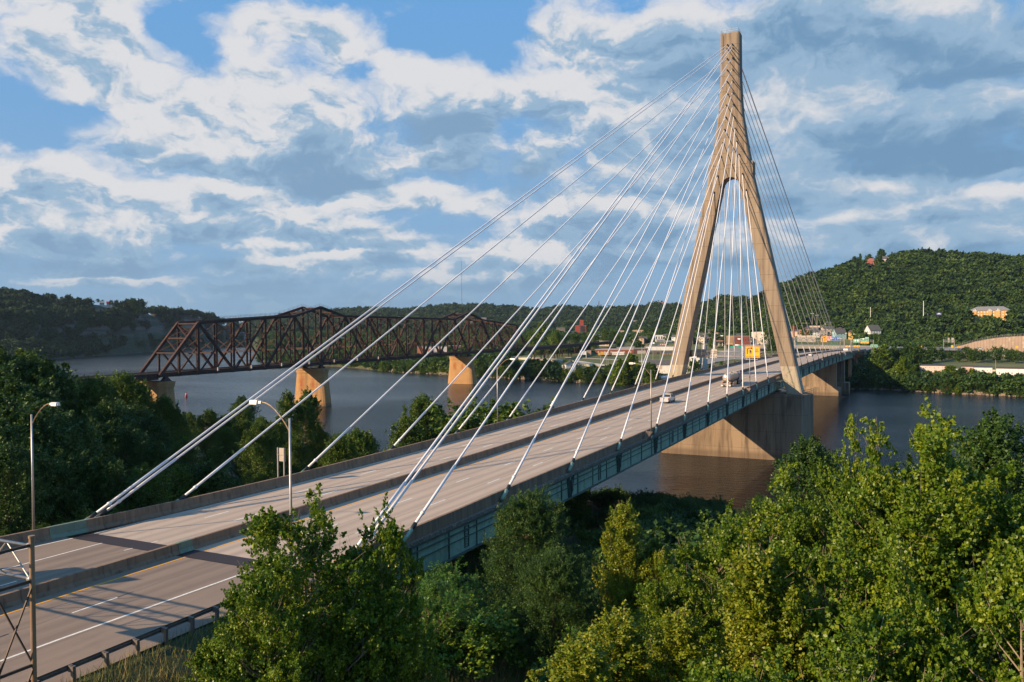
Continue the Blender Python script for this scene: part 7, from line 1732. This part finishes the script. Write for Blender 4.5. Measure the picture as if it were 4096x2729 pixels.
def mix(f, a, b):
    n = nd('ShaderNodeMix', data_type='RGBA'); inp(n, 0, f); inp(n, 6, a if hasattr(a, 'is_output') or isinstance(a, bpy.types.NodeSocket) else col4(a)); inp(n, 7, b if isinstance(b, bpy.types.NodeSocket) else col4(b)); return n.outputs[2]
def noi(vec, scale, det=5., rough=.55, lac=2., dist=0.):
    n = nd('ShaderNodeTexNoise'); inp(n, 'Vector', vec); inp(n, 'Scale', scale); inp(n, 'Detail', det); inp(n, 'Roughness', rough); inp(n, 'Distortion', dist); return n
tc = nd('ShaderNodeTexCoord'); D = tc.outputs['Generated']; sp = nd('ShaderNodeSeparateXYZ'); L.new(D, sp.inputs[0])
azn = mth('ARCTAN2', sp.outputs[1], sp.outputs[0]); eln = mth('ARCSINE', sp.outputs[2])
cv = nd('ShaderNodeCombineXYZ'); L.new(azn, cv.inputs[0]); L.new(eln, cv.inputs[1]); AE = cv.outputs[0]      # bearing, elevation (radians)
AEs = vm('MULTIPLY', AE, (1, 1.6, 1))
warp = noi(AEs, 7., 6., .58); wv = vm('SUBTRACT', warp.outputs['Color'], (.5, .5, .5)); P1 = vm('ADD', AE, vm('MULTIPLY', wv, (.085, .06, 0)))
def ae(x, y):   # bearing and elevation of a point in the survey overview (2353 wide)
    d = ray(x*1.7407, y*1.7407); d = d/np.linalg.norm(d); return math.atan2(d[1], d[0]), math.asin(d[2])
U = 1.7407/FOC
# cx, cy, rx, ry, weight, lit amount   (cumulus heaps with bright tops and blue-grey bases)
CL = [(150,50,170,95,1,1),(260,150,170,85,1,1),(390,205,130,60,.9,.8),(600,190,110,72,1,1.1),(720,235,140,75,.9,1),(380,290,140,66,.9,1),(560,310,190,80,.9,.8),(700,350,210,70,.8,.4),
      (960,170,115,62,1,1.15),(1085,190,120,52,1,1.0),(1060,265,230,70,1,.3),(1000,355,130,38,.8,.9),(915,450,125,36,.7,1),(1090,475,70,26,.6,1),(860,309,26,14,.6,1.1),
      (150,420,170,62,.8,.8),(300,455,220,58,.8,.9),(520,470,170,60,.7,1),(150,285,75,26,.42,.8),(0,345,26,24,.5,.9),(690,520,200,44,.6,.9),(230,560,330,40,.5,.5),
      (640,60,160,52,.75,.9),(830,110,190,62,.85,.8),(1330,80,200,85,1,.9),(1560,110,220,100,1,.7),(1240,225,110,66,.9,1),(1440,200,130,72,1,1.1),(1560,275,170,80,1,.6),(1230,340,150,60,.7,.6),(1420,300,120,50,.9,.6),(1470,400,200,60,.6,.5),
      (1850,60,330,110,.95,.35),(2150,120,330,130,.9,.35),(1830,230,240,70,.85,1.1),(1960,270,220,55,.8,1),(2270,235,120,62,.9,.95),(2090,330,330,90,.8,.25),(1900,430,260,50,.65,.8),(2200,480,220,55,.7,.9),(2335,400,40,18,.6,1),(1800,560,300,45,.5,.7),(2150,560,280,36,.55,.7),(1350,520,220,50,.6,.6),(1150,590,250,36,.55,.7),(470,520,120,26,.7,1.1),(180,520,120,28,.6,.8),(760,600,160,18,.55,.9),(300,650,220,16,.45,.7),(1900,520,120,20,.6,.9),(2050,430,90,24,.7,1),(620,570,90,16,.55,1),(900,560,140,20,.55,.8),(1050,640,160,14,.45,.7),(2200,570,120,16,.6,1),(80,480,100,26,.6,1)]
HOLES = [(40,290,75,65,.5),(400,70,60,32,.5),(490,135,45,30,.4),(960,85,110,32,.55),(1135,150,60,32,.5),(830,150,50,30,.5),(1150,40,50,60,.5),(180,250,55,22,.3),(1170,300,60,40,.35)]
Msum = None; Ssum = None
sP = nd('ShaderNodeSeparateXYZ'); L.new(P1, sP.inputs[0])
def qv(cx_, cy_, rx_, ry_):
    a, e = ae(cx_, cy_); ix, iy = 1/(rx_*U), 1/(ry_*U)
    return mth('MULTIPLY_ADD', sP.outputs[0], ix, -a*ix), mth('MULTIPLY_ADD', sP.outputs[1], iy, -e*iy)
def gauss(qx, qy, k): return mth('EXPONENT', mth('MULTIPLY', mth('MULTIPLY_ADD', qx, qx, mth('MULTIPLY', qy, qy)), -k))
for (cx_, cy_, rx_, ry_, w_, l_) in CL:
    qx, qy = qv(cx_, cy_, rx_, ry_)
    g = mth('MULTIPLY', gauss(qx, qy, 2.1), w_**3)      # cubed weights: the strongest heap wins
    Ssum = mth('MULTIPLY', g, mth('MULTIPLY_ADD', qy, .78, mth('MULTIPLY_ADD', qx, .25, l_))) if Ssum is None else mth('MULTIPLY_ADD', g, mth('MULTIPLY_ADD', qy, .78, mth('MULTIPLY_ADD', qx, .25, l_)), Ssum)
    Msum = g if Msum is None else mth('ADD', Msum, g)
Ssum = mth('DIVIDE', Ssum, mth('MAXIMUM', Msum, .02)); Msum = mth('POWER', mth('MAXIMUM', Msum, 1e-6), .3333)
for (cx_, cy_, rx_, ry_, w_) in HOLES:
    qx, qy = qv(cx_, cy_, rx_, ry_); Msum = mth('MULTIPLY_ADD', gauss(qx, qy, 1.2), -w_, Msum)
front = mr(azn, YAW-1.0, YAW-.7); front = mth('MULTIPLY', front, mr(azn, YAW+1.0, YAW+.7))
big = noi(AEs, 2.6, 4., .5).outputs['Fac']
def puff(vec, scale):
    n = nd('ShaderNodeTexVoronoi', feature='F1', voronoi_dimensions='2D'); inp(n, 'Vector', vec); inp(n, 'Scale', scale); inp(n, 'Detail', 3.); inp(n, 'Roughness', .55); inp(n, 'Lacunarity', 2.3)
    return mth('SUBTRACT', 1., n.outputs['Distance'])
OFF = (.008, -.022, 0)          # towards the shaded side
def tex(v):
    return mth('ADD', mth('MULTIPLY', noi(v, 9., 7., .55, dist=.2).outputs['Fac'], .62), mth('MULTIPLY', puff(vm('ADD', v, vm('MULTIPLY', wv, (.16, .16, 0))), 11.), .38))
fine = tex(AEs); fo = tex(vm('SUBTRACT', AEs, OFF))
soft = noi(AEs, 3.6, 5., .5).outputs['Fac']; bo = noi(vm('SUBTRACT', AEs, (.02, -.06, 0)), 3.6, 5., .5).outputs['Fac']
str_v = vm('MULTIPLY', AE, (1, 6.5, 1)); streak = noi(str_v, 4.5, 6., .5).outputs['Fac']
lowband = mr(eln, .27, .08); rightw = mr(azn, YAW-.06, YAW-.30)
Mt = mth('ADD', mth('MULTIPLY', Msum, .95), mth('MULTIPLY', mth('SUBTRACT', big, .5), .5)); Mt = mth('ADD', Mt, mth('MULTIPLY', mth('SUBTRACT', fine, .52), 1.05)); Mt = mth('ADD', Mt, mth('MULTIPLY', mth('MULTIPLY', mth('SUBTRACT', streak, .27), 2.0), lowband))
cover = mr(Mt, .12, .62)
lit = mth('MULTIPLY', Ssum, 1.0)
lit = mth('ADD', lit, mth('MULTIPLY', mth('SUBTRACT', fine, fo), mth('MULTIPLY_ADD', rightw, -1.3, 3.0))); lit = mth('ADD', lit, mth('MULTIPLY', mth('SUBTRACT', soft, bo), 2.2))
lit = mth('ADD', lit, mth('MULTIPLY', mth('SUBTRACT', .85, mth('MINIMUM', Mt, 1.6)), .7)); lit = mth('SUBTRACT', lit, mth('MULTIPLY', rightw, .12))
lt = mr(lit, -.2, 1.55)
shade = mix(mr(lt, .0, .40), mix(rightw, (2.0, 3.2, 4.7), (1.5, 2.75, 4.25)), (2.8, 4.1, 5.5)); ccol = mix(mr(lt, .40, .95), shade, (6.75, 6.65, 6.7))
zen = mix(mr(eln, .02, .42), (2.2, 3.8, 5.8), (1.35, 3.4, 6.5))
skyc = mix(.93, sk.outputs[0], zen)
out = mix(mth('MULTIPLY', cover, .94), skyc, ccol)
hz = mix(mr(eln, .10, -.01, 0., .62), out, (2.25, 3.5, 4.8))
L.new(hz, bg.inputs['Color'])
w.cycles.sampling_method = 'MANUAL'; w.cycles.sample_map_resolution = 512
# haze
HAZE = 0.00003
if HAZE:
    m = MB(); m.box(-420, 4300, -3300, 3900, -8, 260); hm = bpy.data.materials.new('river_haze'); N2, L2 = nodes_of(hm); N2.remove(N2['Principled BSDF']); pv = N2.new('ShaderNodeVolumePrincipled'); pv.inputs['Density'].default_value = HAZE; pv.inputs['Color'].default_value = (.62, .80, 1, 1); pv.inputs['Anisotropy'].default_value = .2
    L2.new(pv.outputs[0], N2['Material Output'].inputs['Volume']); tag(m.build('haze', hm, None), 'thin blue haze in the valley air', 'haze', kind='stuff')
scene.view_settings.view_transform = 'Standard'; scene.view_settings.look = 'None'; scene.view_settings.exposure = .6; scene.view_settings.gamma = 1
scene.cycles.max_bounces = 5; scene.cycles.diffuse_bounces = 2; scene.cycles.glossy_bounces = 3; scene.cycles.transmission_bounces = 2; scene.cycles.volume_bounces = 0; scene.cycles.transparent_max_bounces = 4
print('objects', len(bpy.data.objects))
